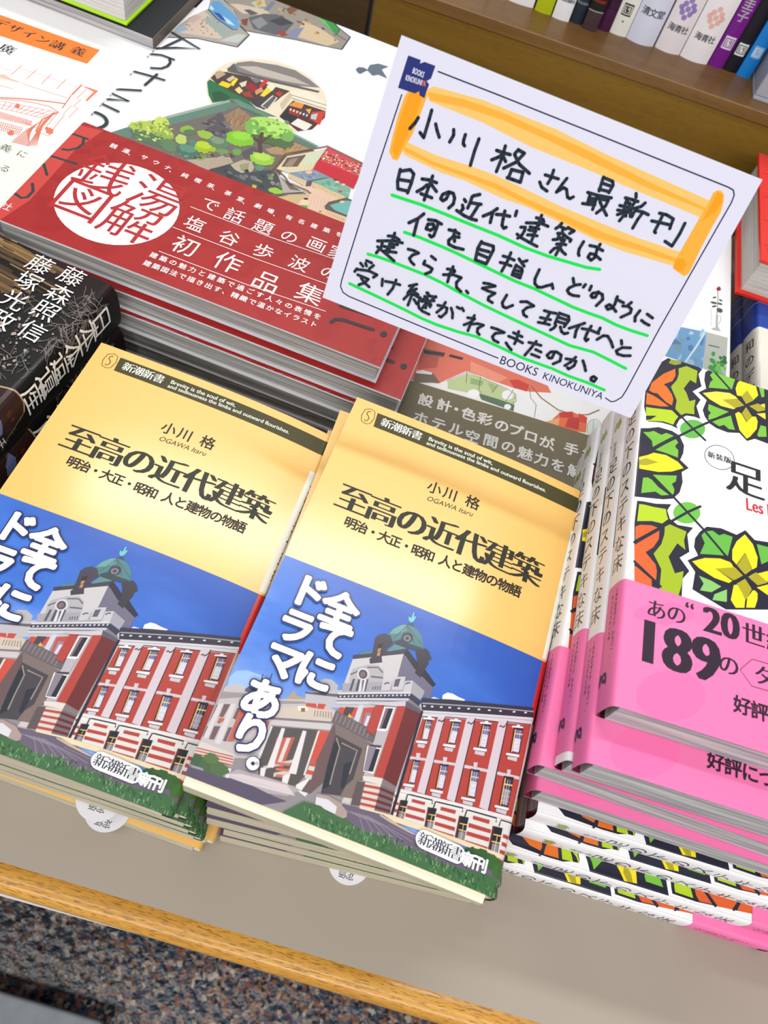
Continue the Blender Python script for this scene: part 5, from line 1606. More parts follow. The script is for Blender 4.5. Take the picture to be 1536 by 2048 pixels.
ART['art_cover'] = """
P 168 164 156 -21 1775 27 233 50 142 -26 84 -36 78 78 63 36 -79 89 -68 86 -120 79 -52 -6 -161 -107 -25 -115 -32 -149 -106
P 206 188 170 26 1827 -4 111 2 118 19 67 118 -77 93 -60 -15 -76 -117 -45
P 150 170 186 -26 1852 19 63 64 -24 -36 -68
B 130 100 92 223 1943 3 2 2 -4 6 0 0
B 130 100 92 184 1969 4 3 2 -5 6 0 0
B 130 100 92 135 1965 4 3 2 -4 6 0 0
B 130 100 92 88 1984 5 4 3 -7 6 0 0
B 130 100 92 186 2021 4 3 2 -5 6 0 0
B 130 100 92 87 2003 4 3 3 -7 6 0 0
B 130 100 92 118 1964 3 2 2 -4 6 0 0
B 130 100 92 47 2021 4 3 3 -7 6 0 0
B 130 100 92 108 2057 5 4 3 -7 6 0 0
B 130 100 92 183 1923 5 4 3 -6 6 0 0
B 130 100 92 154 2098 5 4 3 -6 6 0 0
B 130 100 92 105 1961 4 3 3 -7 6 0 0
B 130 100 92 138 1908 3 3 3 -7 6 0 0
B 130 100 92 171 2031 4 3 3 -7 6 0 0
B 130 100 92 144 2003 3 2 2 -5 6 0 0
B 130 100 92 111 2063 5 4 2 -5 6 0 0
B 130 100 92 159 2062 5 4 3 -6 6 0 0
B 130 100 92 111 1969 4 3 3 -6 6 0 0
B 130 100 92 52 2005 4 3 3 -7 6 0 0
B 130 100 92 90 2071 5 4 3 -6 6 0 0
B 130 100 92 148 2085 5 4 2 -4 6 0 0
B 130 100 92 113 2036 3 2 3 -7 6 0 0
B 130 100 92 47 1918 5 4 2 -4 6 0 0
B 130 100 92 115 1921 2 2 2 -5 6 0 0
B 130 100 92 71 1898 3 2 3 -7 6 0 0
B 130 100 92 129 2080 3 2 3 -6 6 0 0
B 130 100 92 48 2047 5 4 2 -4 6 0 0
B 130 100 92 149 1940 3 2 2 -5 6 0 0
B 130 100 92 28 1923 5 4 3 -6 6 0 0
B 130 100 92 197 1974 5 4 3 -6 6 0 0
B 130 100 92 79 2022 4 3 2 -5 6 0 0
B 130 100 92 39 1932 5 4 2 -4 6 0 0
B 130 100 92 113 2004 4 3 2 -4 6 0 0
B 130 100 92 163 2078 4 3 2 -5 6 0 0
P 196 168 160 11 1962 13 94 36 -5 -8 -90
P 150 170 160 77 2031 19 49 165 -72 -9 -72
P 190 196 190 245 1898 58 126 49 21 -12 -106 -60 -30
P 92 156 206 56 2150 -14 94 34 27 162 -97 48 -80 -26 -46 -121 48
P 40 70 150 92 2144 39 6 74 -53 -42 1
P 190 220 236 152 2140 60 -21 46 -30 -48 -4
P 190 220 236 52 2199 34 -25 -3 -20 -24 7
L 60 62 70 0.8 56 2150 86 -60 123 -46 19 23
L 60 62 70 0.9 92 2302 88 -53 78 -93 34 -58 70 -42 -8 -158
L 80 80 84 0.9 354 1898 -105 -28 -10 -5 -105 -27 -152 -101
P 150 142 132 108 2296 -41 111 205 169 92 -73 91 55 142 -4 55 17 123 -98 101 -52 2 -160 -274 -80 -275 -101 -50 38 -82 110
P 204 188 166 138 2285 38 31 150 49 72 -30 -15 -47 -74 -6 -66 -44
P 78 84 92 230 2280 26 26 63 -7 -31 -47
P 92 94 100 285 2220 60 99 67 44 122 -26 -5 -114 -39 -72 -132 -22
P 134 138 142 311 2198 35 78 59 -39 -21 -92
P 58 60 66 400 2267 49 90 84 -17 -54 -79
P 206 184 150 592 2213 -23 187 124 -8 142 -61 -43 -91
P 128 134 162 540 2257 62 82 6 -142 -64 -24
P 150 60 50 485 2181 19 51 48 -36 -24 -35
P 130 62 56 259 2173 29 40 26 -81 -27 -4
P 120 80 50 436 2453 32 116 43 -20 -31 -141
B 96 76 62 426 2454 7 -2 1 -9 6 0 0
B 150 110 60 808 2330 9 -2 1 -11 6 0 0
B 186 160 110 682 2319 14 -3 1 -9 6 0 0
B 80 90 86 581 2363 7 -1 1 -7 6 0 0
B 186 160 110 430 2400 9 -2 1 -9 6 0 0
B 80 90 86 605 2409 10 -2 1 -13 6 0 0
B 186 160 110 583 2370 12 -3 1 -7 6 0 0
B 80 90 86 580 2362 8 -2 1 -8 6 0 0
B 96 76 62 448 2358 15 -3 1 -13 6 0 0
B 80 90 86 572 2373 9 -2 1 -12 6 0 0
B 150 110 60 563 2377 14 -3 1 -10 6 0 0
B 96 76 62 429 2427 7 -2 2 -14 6 0 0
B 150 110 60 691 2336 14 -3 1 -11 6 0 0
B 96 76 62 551 2370 15 -3 1 -9 6 0 0
B 186 160 110 608 2406 16 -4 1 -14 6 0 0
B 80 90 86 787 2384 9 -2 1 -9 6 0 0
B 186 160 110 406 2425 16 -4 2 -16 6 0 0
B 150 110 60 500 2433 13 -3 1 -13 6 0 0
B 96 76 62 586 2367 8 -2 1 -12 6 0 0
B 150 110 60 584 2420 14 -3 1 -15 6 0 0
B 80 90 86 703 2398 14 -3 1 -14 6 0 0
P 40 146 66 608 2536 19 30 48 -12 116 -89 6 -75 -97 51
P 96 190 96 627 2498 55 -10 81 -76 -65 36
P 186 186 150 233 2380 48 92 46 -70 -45 -54
P 196 150 60 265 2387 2 56 24 -16 -2 -56
P 110 120 140 331 2352 0 125 25 2 1 -107
L 52 52 58 0.9 650 2574 125 -101 101 -52 0 -161
L 92 90 88 0.9 876 2260 -135 -41 -137 -38 -276 -99 -42 28
L 70 72 70 0.5 599 2547 2 -52
L 70 72 70 0.7 791 2465 6 -75 67 -20
P 90 104 120 1016 2121 9 34 29 13 28 -10 -27 -67 -21 8
P 96 110 124 1077 2155 -2 61 39 46 64 9 -26 -55 59 -67 -60 4 -26 -32
P 234 222 194 1012 1578 -4 53 -12 51 -21 49 -27 45 -34 40 -40 34 -45 27 -49 21 -51 12 -53 4 -52 -4 -51 -12 -49 -21 -45 -27 -40 -34 -34 -40 -28 -45 -20 -49 -12 -51 -4 -53 4 -52 12 -51 20 -49 28 -45 34 -40 40 -34 45 -28 49 -20 51 -12 52 -4 53 4 51 12 49 20 45 28 40 34 34 40 27 45 21 49 12 51
P 130 124 120 389 1666 29 96 56 57 138 56 107 17 102 -33 79 -40 -126 -68 -146 -31 -170 -49
P 190 182 170 433 1728 85 62 229 31 102 -16 -155 -52 -147 -32
P 92 88 90 395 1670 7 73 51 -61 175 38 283 70 1 -22 -290 -74 -217 -47
P 74 56 52 353 1536 4 77 50 29 114 30 142 0 105 16 -19 -71 -9 -56 -28 -118 -104 25 -182 27
P 238 204 40 413 1507 4 43 61 4 -10 -48
P 244 222 40 462 1564 8 60 13 -8 3 -78
P 206 190 160 429 1576 15 55 24 -11 -15 -55
P 190 160 130 356 1582 8 51 45 -12 -22 -75
P 150 36 34 539 1575 13 61 51 -25 1 -61
P 160 60 50 548 1510 31 44 44 -43 -42 -16
P 206 44 64 605 1623 2 89 24 -8 -5 -85
P 232 214 130 506 1516 9 42 34 -25 -7 -37
P 226 214 190 503 1586 26 48 13 -49 -13 -24
P 240 214 60 644 1550 2 124 40 -29 -20 -94
P 214 150 110 603 1571 16 55 26 -25 -22 -59
P 190 50 50 706 1615 12 38 25 -12 -4 -38
P 240 230 200 641 1649 7 41 38 -16 -4 -47
P 120 120 124 542 1658 17 35 37 -11 -15 -40
P 26 112 68 352 1492 3 31 119 -30 133 -22 62 -37 127 -8 -64 -31 -159 13 -50 8 -68 -78 -47 52
P 16 84 54 413 1422 30 35 66 -9 3 -41 -54 -51
P 62 58 70 627 1460 29 77 46 4 7 -93 -44 -3
P 96 94 100 684 1472 16 110 17 -2 10 -119
L 226 220 200 0.8 686 1467 18 125 25 -4 -1 -129 -42 8
P 206 190 160 764 1542 8 135 25 -12 1 -169
P 238 230 206 768 1688 74 53 119 -18 42 -71 -29 -6 -174 0
L 90 84 80 0.5 787 1658 203 28
L 90 84 80 0.5 802 1632 201 20
P 84 40 40 805 1439 7 177 91 9 103 8 17 -58 -24 -139 -60 -61
P 36 32 44 808 1434 10 90 85 -39 -16 -78
P 226 150 60 811 1561 17 54 52 8 4 -50
P 150 50 40 830 1532 53 23 15 -59 -61 -1
P 210 60 40 943 1582 63 51 16 -135 -68 16
P 170 210 220 949 1556 27 32 11 -61 -28 -6
P 60 60 80 884 1542 12 50 38 -16 -11 -63
P 232 170 60 903 1583 27 22 9 -53
P 236 226 216 828 1536 8 9 4 -20 -6 -7
P 236 226 216 847 1537 8 8 5 -19 -7 -7
P 236 226 216 867 1538 7 8 5 -19 -7 -7
P 236 226 216 886 1539 7 8 5 -19 -7 -8
P 236 226 216 905 1539 8 9 4 -20 -7 -7
P 236 226 216 924 1540 8 8 4 -19 -6 -7
P 236 232 216 881 1414 16 67 89 -7 -11 -72
L 230 224 210 0.5 793 1431 21 189
P 112 104 98 142 825 51 97 109 163 256 317 282 -41 239 -91 67 -101 -163 -106 12 -85 99 -37 106 -24 142 -121 -154 -25 -113 12 -371 9 -264 11
P 94 130 114 135 824 53 92 41 -52 0 -27 -46 -13
P 96 130 114 301 1086 226 339 36 5 23 -26 -43 -84 -194 -286
P 150 172 158 299 1091 227 337 11 -17 -226 -338
P 120 100 80 518 1412 13 20 29 -12 -11 -28
P 104 138 120 526 1428 30 18 211 -26 -17 -32 -164 16
P 80 108 96 583 1402 166 -11 -21 -25 -138 20
P 152 122 92 552 1269 37 112 102 -40 -23 -38 44 -71 -63 -59
P 174 142 104 847 1137 115 140 91 -5 -92 -120 -75 -33
L 186 150 110 0.35 604 1238 -1 38
L 118 92 72 0.35 624 1243 -1 39
L 186 150 110 0.35 679 1286 -1 40
L 118 92 72 0.35 574 1245 -2 39
L 186 150 110 0.35 668 1234 -1 39
L 118 92 72 0.35 658 1239 -1 39
L 186 150 110 0.35 604 1180 -2 38
L 118 92 72 0.35 653 1274 -1 39
L 186 150 110 0.35 687 1247 -1 39
L 118 92 72 0.35 604 1203 -1 38
L 186 150 110 0.35 632 1333 -1 40
L 118 92 72 0.35 653 1277 -1 39
L 186 150 110 0.35 612 1210 -1 39
L 118 92 72 0.35 595 1233 -1 39
L 186 150 110 0.35 602 1303 -1 39
L 118 92 72 0.35 628 1282 -1 39
L 186 150 110 0.35 623 1189 -1 38
L 118 92 72 0.35 551 1314 -1 39
L 186 150 110 0.35 643 1225 -1 39
L 118 92 72 0.35 655 1248 -1 39
L 186 150 110 0.35 633 1248 -1 38
L 118 92 72 0.35 593 1294 -1 40
L 186 150 110 0.35 595 1339 -1 40
L 118 92 72 0.35 598 1210 -1 38
L 186 150 110 0.35 607 1216 -1 39
L 118 92 72 0.35 646 1306 -1 39
L 200 166 120 0.35 966 1194 4 30
L 128 100 76 0.35 980 1238 4 31
L 200 166 120 0.35 893 1168 4 29
L 128 100 76 0.35 931 1197 3 30
L 200 166 120 0.35 876 1147 4 29
L 128 100 76 0.35 998 1237 4 30
L 200 166 120 0.35 942 1200 4 29
L 128 100 76 0.35 938 1171 4 29
L 200 166 120 0.35 916 1169 4 29
L 128 100 76 0.35 937 1188 4 30
L 200 166 120 0.35 986 1245 4 31
L 128 100 76 0.35 978 1228 4 30
L 200 166 120 0.35 963 1191 4 30
L 128 100 76 0.35 957 1209 4 30
L 200 166 120 0.35 976 1238 4 30
L 128 100 76 0.35 954 1207 4 30
P 92 126 110 929 1344 152 -26 -27 -47 -107 19
P 140 166 150 933 1347 150 -25 -6 -12 -143 21
P 86 82 88 475 1138 23 60 24 73 50 -33 7 -52 -46 -9
P 86 82 88 519 1124 23 48 69 14 34 -5 2 -48 -56 -70 -30 12
P 86 82 88 751 1041 35 77 77 -3 -2 -55 -76 -55
P 86 82 88 512 1264 21 26 38 -42 -21 -25
B 120 114 118 582 1115 13 1 2 -9 8 0.3 0
B 60 58 64 515 1179 11 1 2 -7 8 0.3 1
B 120 114 118 556 1079 8 1 2 -10 8 0.3 2
B 60 58 64 532 1168 9 1 1 -6 8 0.3 3
B 120 114 118 530 1201 11 1 2 -7 8 0.3 4
B 60 58 64 634 1138 10 1 2 -9 8 0.3 5
B 120 114 118 602 1222 8 1 2 -7 8 0.3 6
B 60 58 64 527 1109 10 1 2 -7 8 0.3 7
B 120 114 118 579 1223 14 1 2 -9 8 0.3 8
B 60 58 64 563 1108 10 1 2 -10 8 0.3 9
B 120 114 118 613 1197 13 1 3 -11 8 0.3 10
B 60 58 64 604 1147 14 2 3 -10 8 0.3 11
B 120 114 118 619 1118 9 1 2 -9 8 0.3 12
B 60 58 64 571 1193 10 1 2 -6 8 0.3 13
B 120 114 118 608 1221 11 1 2 -10 8 0.3 14
B 60 58 64 544 1071 8 1 1 -5 8 0.3 15
B 120 114 118 528 1166 14 2 3 -10 8 0.3 16
B 60 58 64 587 1192 11 1 2 -7 8 0.3 17
B 120 114 118 593 1205 9 1 2 -9 8 0.3 18
B 60 58 64 500 1154 14 2 2 -6 8 0.3 19
B 120 114 118 492 1168 9 1 2 -8 8 0.3 20
B 60 58 64 514 1159 9 1 2 -7 8 0.3 21
P 176 162 142 541 833 46 39 38 34 93 70 33 -34 -84 -126
P 64 64 70 658 811 93 122 9 -12 -63 -112
B 176 196 82 285 939 96 18 23 -71 34 0.16 65
B 196 214 92 309 1032 41 -2 10 -46 34 0.16 18
B 150 176 74 367 948 48 -28 -4 -55 34 0.16 81
B 84 114 88 311 887 100 3 11 -44 34 0.16 43
B 96 128 92 418 888 47 -15 3 -43 34 0.16 27
B 140 178 64 441 1055 29 20 14 -30 34 0.16 57
B 84 120 84 458 1042 25 17 10 -22 34 0.16 5
B 150 186 66 537 1069 42 5 8 -33 34 0.16 3
B 182 204 98 450 965 30 -1 8 -39 34 0.16 95
B 62 112 98 518 904 60 16 17 -51 34 0.16 88
B 92 140 118 506 919 42 11 10 -30 34 0.16 53
B 80 130 110 509 976 14 9 11 -23 34 0.16 48
B 154 184 20 579 974 53 14 15 -46 34 0.16 33
B 182 206 40 566 987 38 10 9 -27 34 0.16 96
B 94 124 96 620 1049 51 10 13 -46 34 0.16 24
B 126 150 120 609 1062 34 9 8 -26 34 0.16 89
B 128 194 44 702 1138 69 25 20 -60 34 0.16 13
B 150 212 60 701 1167 46 21 12 -34 34 0.16 3
B 110 150 90 666 996 32 14 7 -19 34 0.16 55
B 120 170 70 596 887 18 12 8 -18 34 0.16 2
B 110 160 80 732 1031 20 13 11 -26 34 0.16 21
B 206 222 110 308 980 7 0 2 -8 8 0.3 0
B 140 170 66 204 944 10 0 2 -6 8 0.3 1
B 110 140 80 323 1027 8 0 2 -9 8 0.3 2
B 206 222 110 292 892 9 0 1 -6 8 0.3 3
B 140 170 66 377 1016 8 0 2 -7 8 0.3 4
B 110 140 80 293 880 9 0 2 -7 8 0.3 5
B 206 222 110 339 885 11 0 2 -8 8 0.3 6
B 140 170 66 287 952 8 0 1 -5 8 0.3 7
B 110 140 80 269 836 6 0 2 -9 8 0.3 8
B 206 222 110 358 910 6 0 1 -6 8 0.3 9
B 140 170 66 318 1046 6 0 1 -6 8 0.3 10
B 110 140 80 223 956 9 0 1 -5 8 0.3 11
B 206 222 110 390 978 5 0 2 -9 8 0.3 12
B 140 170 66 257 919 9 0 1 -5 8 0.3 13
B 110 140 80 271 1005 6 0 2 -9 8 0.3 14
B 206 222 110 356 979 9 0 2 -9 8 0.3 15
B 140 170 66 241 906 6 0 1 -5 8 0.3 16
B 110 140 80 216 940 5 0 1 -6 8 0.3 17
B 206 222 110 289 915 10 0 2 -9 8 0.3 18
B 140 170 66 338 969 11 0 1 -5 8 0.3 19
B 110 140 80 257 859 9 0 1 -5 8 0.3 20
B 206 222 110 267 959 8 0 1 -7 8 0.3 21
B 140 170 66 304 894 10 0 2 -7 8 0.3 22
B 110 140 80 282 971 10 0 2 -9 8 0.3 23
B 206 222 110 270 888 9 0 2 -7 8 0.3 24
B 140 170 66 227 886 6 0 1 -5 8 0.3 25
B 110 140 80 324 935 9 0 2 -8 8 0.3 26
B 206 222 110 333 971 5 0 2 -8 8 0.3 27
B 140 170 66 377 937 9 0 1 -5 8 0.3 28
B 110 140 80 224 964 9 0 2 -7 8 0.3 29
B 206 222 110 279 850 11 0 2 -8 8 0.3 30
B 140 170 66 281 969 6 0 2 -8 8 0.3 31
B 110 140 80 319 998 11 0 2 -7 8 0.3 32
B 206 222 110 281 947 10 0 1 -7 8 0.3 33
B 140 170 66 302 1015 10 0 1 -6 8 0.3 34
B 110 140 80 350 1031 7 0 2 -7 8 0.3 35
B 206 222 110 285 930 11 0 1 -5 8 0.3 36
B 140 170 66 359 950 10 0 1 -7 8 0.3 37
B 110 140 80 283 961 8 0 1 -6 8 0.3 38
B 206 222 110 248 914 6 0 2 -7 8 0.3 39
B 140 170 66 300 979 6 0 2 -7 8 0.3 40
B 110 140 80 342 1024 9 0 2 -8 8 0.3 41
B 206 222 110 377 964 7 0 1 -6 8 0.3 42
B 140 170 66 344 1011 5 0 2 -9 8 0.3 43
B 110 140 80 238 936 7 0 1 -6 8 0.3 44
B 206 222 110 328 992 8 0 1 -7 8 0.3 45
B 140 170 66 324 1049 9 0 1 -5 8 0.3 46
B 110 140 80 250 892 7 0 1 -5 8 0.3 47
B 206 222 110 343 900 9 0 1 -7 8 0.3 48
B 140 170 66 378 923 6 0 1 -6 8 0.3 49
B 110 140 80 407 940 6 0 2 -8 8 0.3 50
B 206 222 110 369 975 9 0 1 -7 8 0.3 51
B 140 170 66 237 954 5 0 2 -8 8 0.3 52
B 110 140 80 249 889 7 0 1 -6 8 0.3 53
B 206 222 110 372 1013 8 0 1 -6 8 0.3 54
B 140 170 66 235 950 8 0 2 -8 8 0.3 55
B 110 140 80 263 841 9 0 1 -5 8 0.3 56
B 206 222 110 329 982 8 0 1 -5 8 0.3 57
B 140 170 66 304 944 10 0 2 -7 8 0.3 58
B 110 140 80 350 937 6 0 1 -5 8 0.3 59
B 64 70 76 582 925 5 1 2 -6 8 0.3 0
B 120 150 110 607 915 8 2 3 -9 8 0.3 1
B 150 110 80 495 845 4 1 2 -7 8 0.3 2
B 64 70 76 572 918 6 2 2 -7 8 0.3 3
B 120 150 110 597 890 6 2 2 -6 8 0.3 4
B 150 110 80 707 981 5 1 2 -8 8 0.3 5
B 64 70 76 569 872 8 2 3 -8 8 0.3 6
B 120 150 110 698 980 10 3 1 -5 8 0.3 7
B 150 110 80 561 872 4 1 2 -7 8 0.3 8
B 64 70 76 729 989 10 3 1 -5 8 0.3 9
B 120 150 110 607 915 7 2 2 -6 8 0.3 10
B 150 110 80 664 977 4 1 2 -7 8 0.3 11
B 64 70 76 722 979 8 2 2 -6 8 0.3 12
B 120 150 110 691 1002 5 1 2 -8 8 0.3 13
B 150 110 80 695 984 10 3 2 -5 8 0.3 14
B 64 70 76 611 948 5 1 2 -5 8 0.3 15
B 120 150 110 468 835 7 2 2 -6 8 0.3 16
B 150 110 80 625 958 7 2 2 -7 8 0.3 17
B 64 70 76 578 880 5 1 2 -6 8 0.3 18
B 120 150 110 582 912 10 3 2 -7 8 0.3 19
B 150 110 80 598 919 7 2 3 -9 8 0.3 20
B 64 70 76 675 958 5 1 2 -7 8 0.3 21
B 120 150 110 497 857 4 1 2 -7 8 0.3 22
B 150 110 80 721 989 8 2 2 -6 8 0.3 23
B 64 70 76 579 905 7 2 2 -6 8 0.3 24
B 120 150 110 528 856 10 3 3 -8 8 0.3 25
B 150 110 80 617 954 6 2 3 -8 8 0.3 26
B 64 70 76 719 992 8 2 2 -8 8 0.3 27
B 120 150 110 534 862 6 2 3 -8 8 0.3 28
B 150 110 80 588 900 7 2 2 -7 8 0.3 29
B 64 70 76 594 888 9 2 2 -6 8 0.3 30
B 120 150 110 604 898 9 2 2 -7 8 0.3 31
B 150 110 80 707 1008 8 2 2 -7 8 0.3 32
B 64 70 76 592 886 10 3 2 -6 8 0.3 33
B 120 150 110 630 922 8 2 2 -6 8 0.3 34
B 150 110 80 669 970 5 1 2 -7 8 0.3 35
B 64 70 76 632 942 7 2 3 -9 8 0.3 36
B 120 150 110 673 969 10 3 2 -7 8 0.3 37
B 150 110 80 573 891 9 2 3 -8 8 0.3 38
B 64 70 76 642 935 6 2 1 -5 8 0.3 39
B 80 108 66 847 1245 111 12 13 -64 34 0.16 56
B 150 204 78 794 1310 116 23 20 -83 34 0.16 23
B 172 220 96 770 1338 85 24 13 -47 34 0.16 60
B 120 180 80 716 1268 36 4 14 -65 34 0.16 57
B 180 226 110 848 1335 72 2 10 -56 34 0.16 36
B 120 176 80 905 1306 41 5 9 -47 34 0.16 69
B 152 200 62 866 1054 62 17 14 -50 34 0.16 54
B 180 216 84 857 1068 44 12 8 -30 34 0.16 29
B 90 140 110 882 980 21 14 10 -24 34 0.16 12
B 190 232 120 770 1352 14 2 2 -8 8 0.3 0
B 120 176 74 832 1283 7 1 2 -12 8 0.3 1
B 96 150 80 745 1341 11 1 2 -9 8 0.3 2
B 190 232 120 871 1361 7 1 1 -6 8 0.3 3
B 120 176 74 718 1248 12 1 1 -6 8 0.3 4
B 96 150 80 769 1286 13 1 3 -13 8 0.3 5
B 190 232 120 875 1328 11 1 1 -7 8 0.3 6
B 120 176 74 801 1364 8 1 3 -12 8 0.3 7
B 96 150 80 826 1279 10 1 2 -8 8 0.3 8
B 190 232 120 805 1293 8 1 3 -12 8 0.3 9
B 120 176 74 867 1406 8 1 2 -12 8 0.3 10
B 96 150 80 824 1368 11 1 2 -8 8 0.3 11
B 190 232 120 870 1334 10 1 1 -7 8 0.3 12
B 120 176 74 782 1295 9 1 1 -7 8 0.3 13
B 96 150 80 759 1239 13 1 3 -12 8 0.3 14
B 190 232 120 838 1276 7 1 1 -7 8 0.3 15
B 120 176 74 807 1398 7 1 2 -12 8 0.3 16
B 96 150 80 729 1311 9 1 3 -12 8 0.3 17
B 190 232 120 737 1193 8 1 2 -10 8 0.3 18
B 120 176 74 773 1353 14 2 2 -7 8 0.3 19
B 96 150 80 876 1286 10 1 3 -13 8 0.3 20
B 190 232 120 703 1300 10 1 1 -6 8 0.3 21
B 120 176 74 856 1336 13 1 2 -8 8 0.3 22
B 96 150 80 741 1193 7 1 2 -9 8 0.3 23
B 190 232 120 740 1247 10 1 2 -7 8 0.3 24
B 120 176 74 710 1271 12 1 2 -7 8 0.3 25
B 96 150 80 760 1254 11 1 3 -12 8 0.3 26
B 190 232 120 846 1271 7 1 3 -12 8 0.3 27
B 120 176 74 696 1300 7 1 3 -11 8 0.3 28
B 96 150 80 826 1245 14 2 3 -13 8 0.3 29
B 190 232 120 812 1337 14 2 2 -11 8 0.3 30
B 120 176 74 750 1259 6 1 1 -6 8 0.3 31
B 96 150 80 838 1289 13 1 2 -11 8 0.3 32
B 190 232 120 751 1227 14 2 2 -10 8 0.3 33
B 120 176 74 785 1329 6 1 2 -10 8 0.3 34
B 96 150 80 860 1413 13 1 3 -13 8 0.3 35
B 190 232 120 795 1237 7 1 2 -8 8 0.3 36
B 120 176 74 834 1258 10 1 1 -6 8 0.3 37
B 96 150 80 881 1344 12 1 1 -7 8 0.3 38
B 190 232 120 747 1341 7 1 2 -9 8 0.3 39
B 120 176 74 794 1270 13 1 2 -8 8 0.3 40
B 96 150 80 885 1332 9 1 1 -7 8 0.3 41
B 190 232 120 890 1335 6 1 2 -11 8 0.3 42
B 120 176 74 774 1299 12 1 2 -7 8 0.3 43
B 96 150 80 762 1270 13 1 1 -6 8 0.3 44
B 190 232 120 872 1312 7 1 2 -11 8 0.3 45
B 120 176 74 834 1288 10 1 2 -8 8 0.3 46
B 96 150 80 786 1340 10 1 2 -9 8 0.3 47
B 190 232 120 716 1294 9 1 2 -9 8 0.3 48
B 120 176 74 826 1276 8 1 2 -10 8 0.3 49
L 86 62 52 2.2 783 1246 18 -75 36 -73
L 86 62 52 1.2 807 1164 -45 24
L 86 62 52 1.2 806 1174 24 82
P 174 158 138 644 892 37 73 71 -27 -80 -106
P 64 64 68 673 830 81 103 18 -16 -91 -106
P 66 70 76 680 814 87 100 34 -26 68 44 62 59 49 -7 48 -46 27 -39 -6 -96 -41 -12 -116 19 -155 4
P 184 172 150 745 919 40 74 43 9 30 -39 2 -37 -42 -36 -37 5
P 150 150 110 783 944 39 44 17 -66 -27 -18
B 112 112 116 827 865 10 0 3 -17 9 0.3 0
B 88 120 84 1034 866 11 0 1 -9 9 0.3 1
B 50 54 60 835 918 14 -1 2 -15 9 0.3 3
B 120 150 96 961 959 9 0 2 -16 9 0.3 4
B 112 112 116 845 857 11 0 2 -10 9 0.3 5
B 88 120 84 809 847 12 -1 2 -13 9 0.3 6
B 140 134 130 964 934 14 -1 2 -13 9 0.3 7
B 50 54 60 1004 861 21 -1 1 -10 9 0.3 8
B 120 150 96 961 935 16 -1 2 -13 9 0.3 9
B 112 112 116 899 890 10 0 1 -8 9 0.3 10
B 88 120 84 1036 855 14 -1 1 -9 9 0.3 11
B 140 134 130 984 905 15 -1 2 -14 9 0.3 12
B 50 54 60 777 835 19 -1 2 -15 9 0.3 13
B 120 150 96 1020 943 21 -1 2 -17 9 0.3 14
B 88 120 84 767 861 19 -1 1 -9 9 0.3 16
B 50 54 60 920 926 19 -1 1 -8 9 0.3 18
B 112 112 116 889 888 22 -1 2 -15 9 0.3 20
B 140 134 130 1017 910 19 -1 2 -13 9 0.3 22
B 50 54 60 808 842 12 -1 1 -8 9 0.3 23
B 120 150 96 917 884 20 -1 1 -8 9 0.3 24
B 112 112 116 947 949 13 -1 1 -11 9 0.3 25
B 88 120 84 1028 902 15 -1 1 -10 9 0.3 26
B 50 54 60 1018 939 17 -1 2 -17 9 0.3 28
B 112 112 116 848 879 14 -1 2 -14 9 0.3 30
B 112 112 116 1026 915 9 0 1 -12 9 0.3 35
B 88 120 84 1033 904 18 -1 2 -13 9 0.3 36
B 140 134 130 1041 854 16 -1 2 -13 9 0.3 37
B 50 54 60 746 861 11 -1 2 -15 9 0.3 38
B 120 150 96 1006 861 20 -1 1 -8 9 0.3 39
B 140 134 130 1038 854 10 0 2 -14 9 0.3 42
B 50 54 60 949 850 14 -1 1 -10 9 0.3 43
B 120 150 96 1026 845 18 -1 2 -13 9 0.3 44
P 200 176 66 902 840 21 4 8 -32 -24 3
B 154 196 60 1020 858 35 9 6 -23 20 0.2 5
P 90 96 80 1011 825 46 28 -7 -40 -30 -10
P 180 170 160 970 996 67 -52 44 -38 80 31 -101 -77 -24 45
P 222 212 176 960 1019 9 124 156 172 -4 -135 3 -63 -95 -94
P 206 218 186 1046 1173 80 139 -4 -119 -75 -76
L 196 180 140 0.25 997 1014 11 61
L 196 180 140 0.25 1015 1029 8 60
L 196 180 140 0.25 1032 1044 7 60
L 196 180 140 0.25 1049 1059 5 60
L 196 180 140 0.25 1067 1074 3 60
L 196 180 140 0.25 1085 1090 0 59
L 196 180 140 0.25 1102 1105 -1 59
L 196 180 140 0.25 1120 1120 -4 59
P 112 86 74 973 1131 74 78 -4 -117 -68 -45
P 150 136 120 992 1129 33 36 -3 -81 -35 -23
L 120 84 52 0.9 1047 1209 -5 -117
L 120 84 52 1.0 954 1158 -7 -157
L 130 94 66 0.9 954 1158 171 188 219 -29
P 200 28 52 1129 1335 215 -28 16 -112 6 -102 -124 17 -117 5 -4 65
P 216 70 84 1126 1302 3 33 215 -28 20 -107 -231 10
B 236 214 160 1186 1238 4 0 1 -6 7 0.3 0
B 120 24 36 1288 1225 7 0 0 -3 7 0.3 1
B 240 236 230 1350 1258 6 0 0 -4 7 0.3 2
B 70 60 80 1287 1289 4 0 0 -4 7 0.3 3
B 150 170 110 1313 1230 3 0 0 -5 7 0.3 4
B 230 190 110 1174 1236 4 0 0 -4 7 0.3 5
B 236 214 160 1318 1258 6 0 0 -5 7 0.3 6
B 120 24 36 1306 1296 7 0 0 -4 7 0.3 7
B 240 236 230 1204 1223 5 0 1 -6 7 0.3 8
B 70 60 80 1271 1242 7 0 1 -6 7 0.3 9
B 150 170 110 1360 1243 6 0 0 -4 7 0.3 10
B 230 190 110 1252 1270 4 0 1 -6 7 0.3 11
B 236 214 160 1160 1260 6 0 1 -5 7 0.3 12
B 120 24 36 1166 1235 5 0 1 -6 7 0.3 13
B 240 236 230 1231 1231 4 0 0 -5 7 0.3 14
B 70 60 80 1160 1272 5 0 0 -5 7 0.3 15
B 150 170 110 1126 1304 3 0 0 -4 7 0.3 16
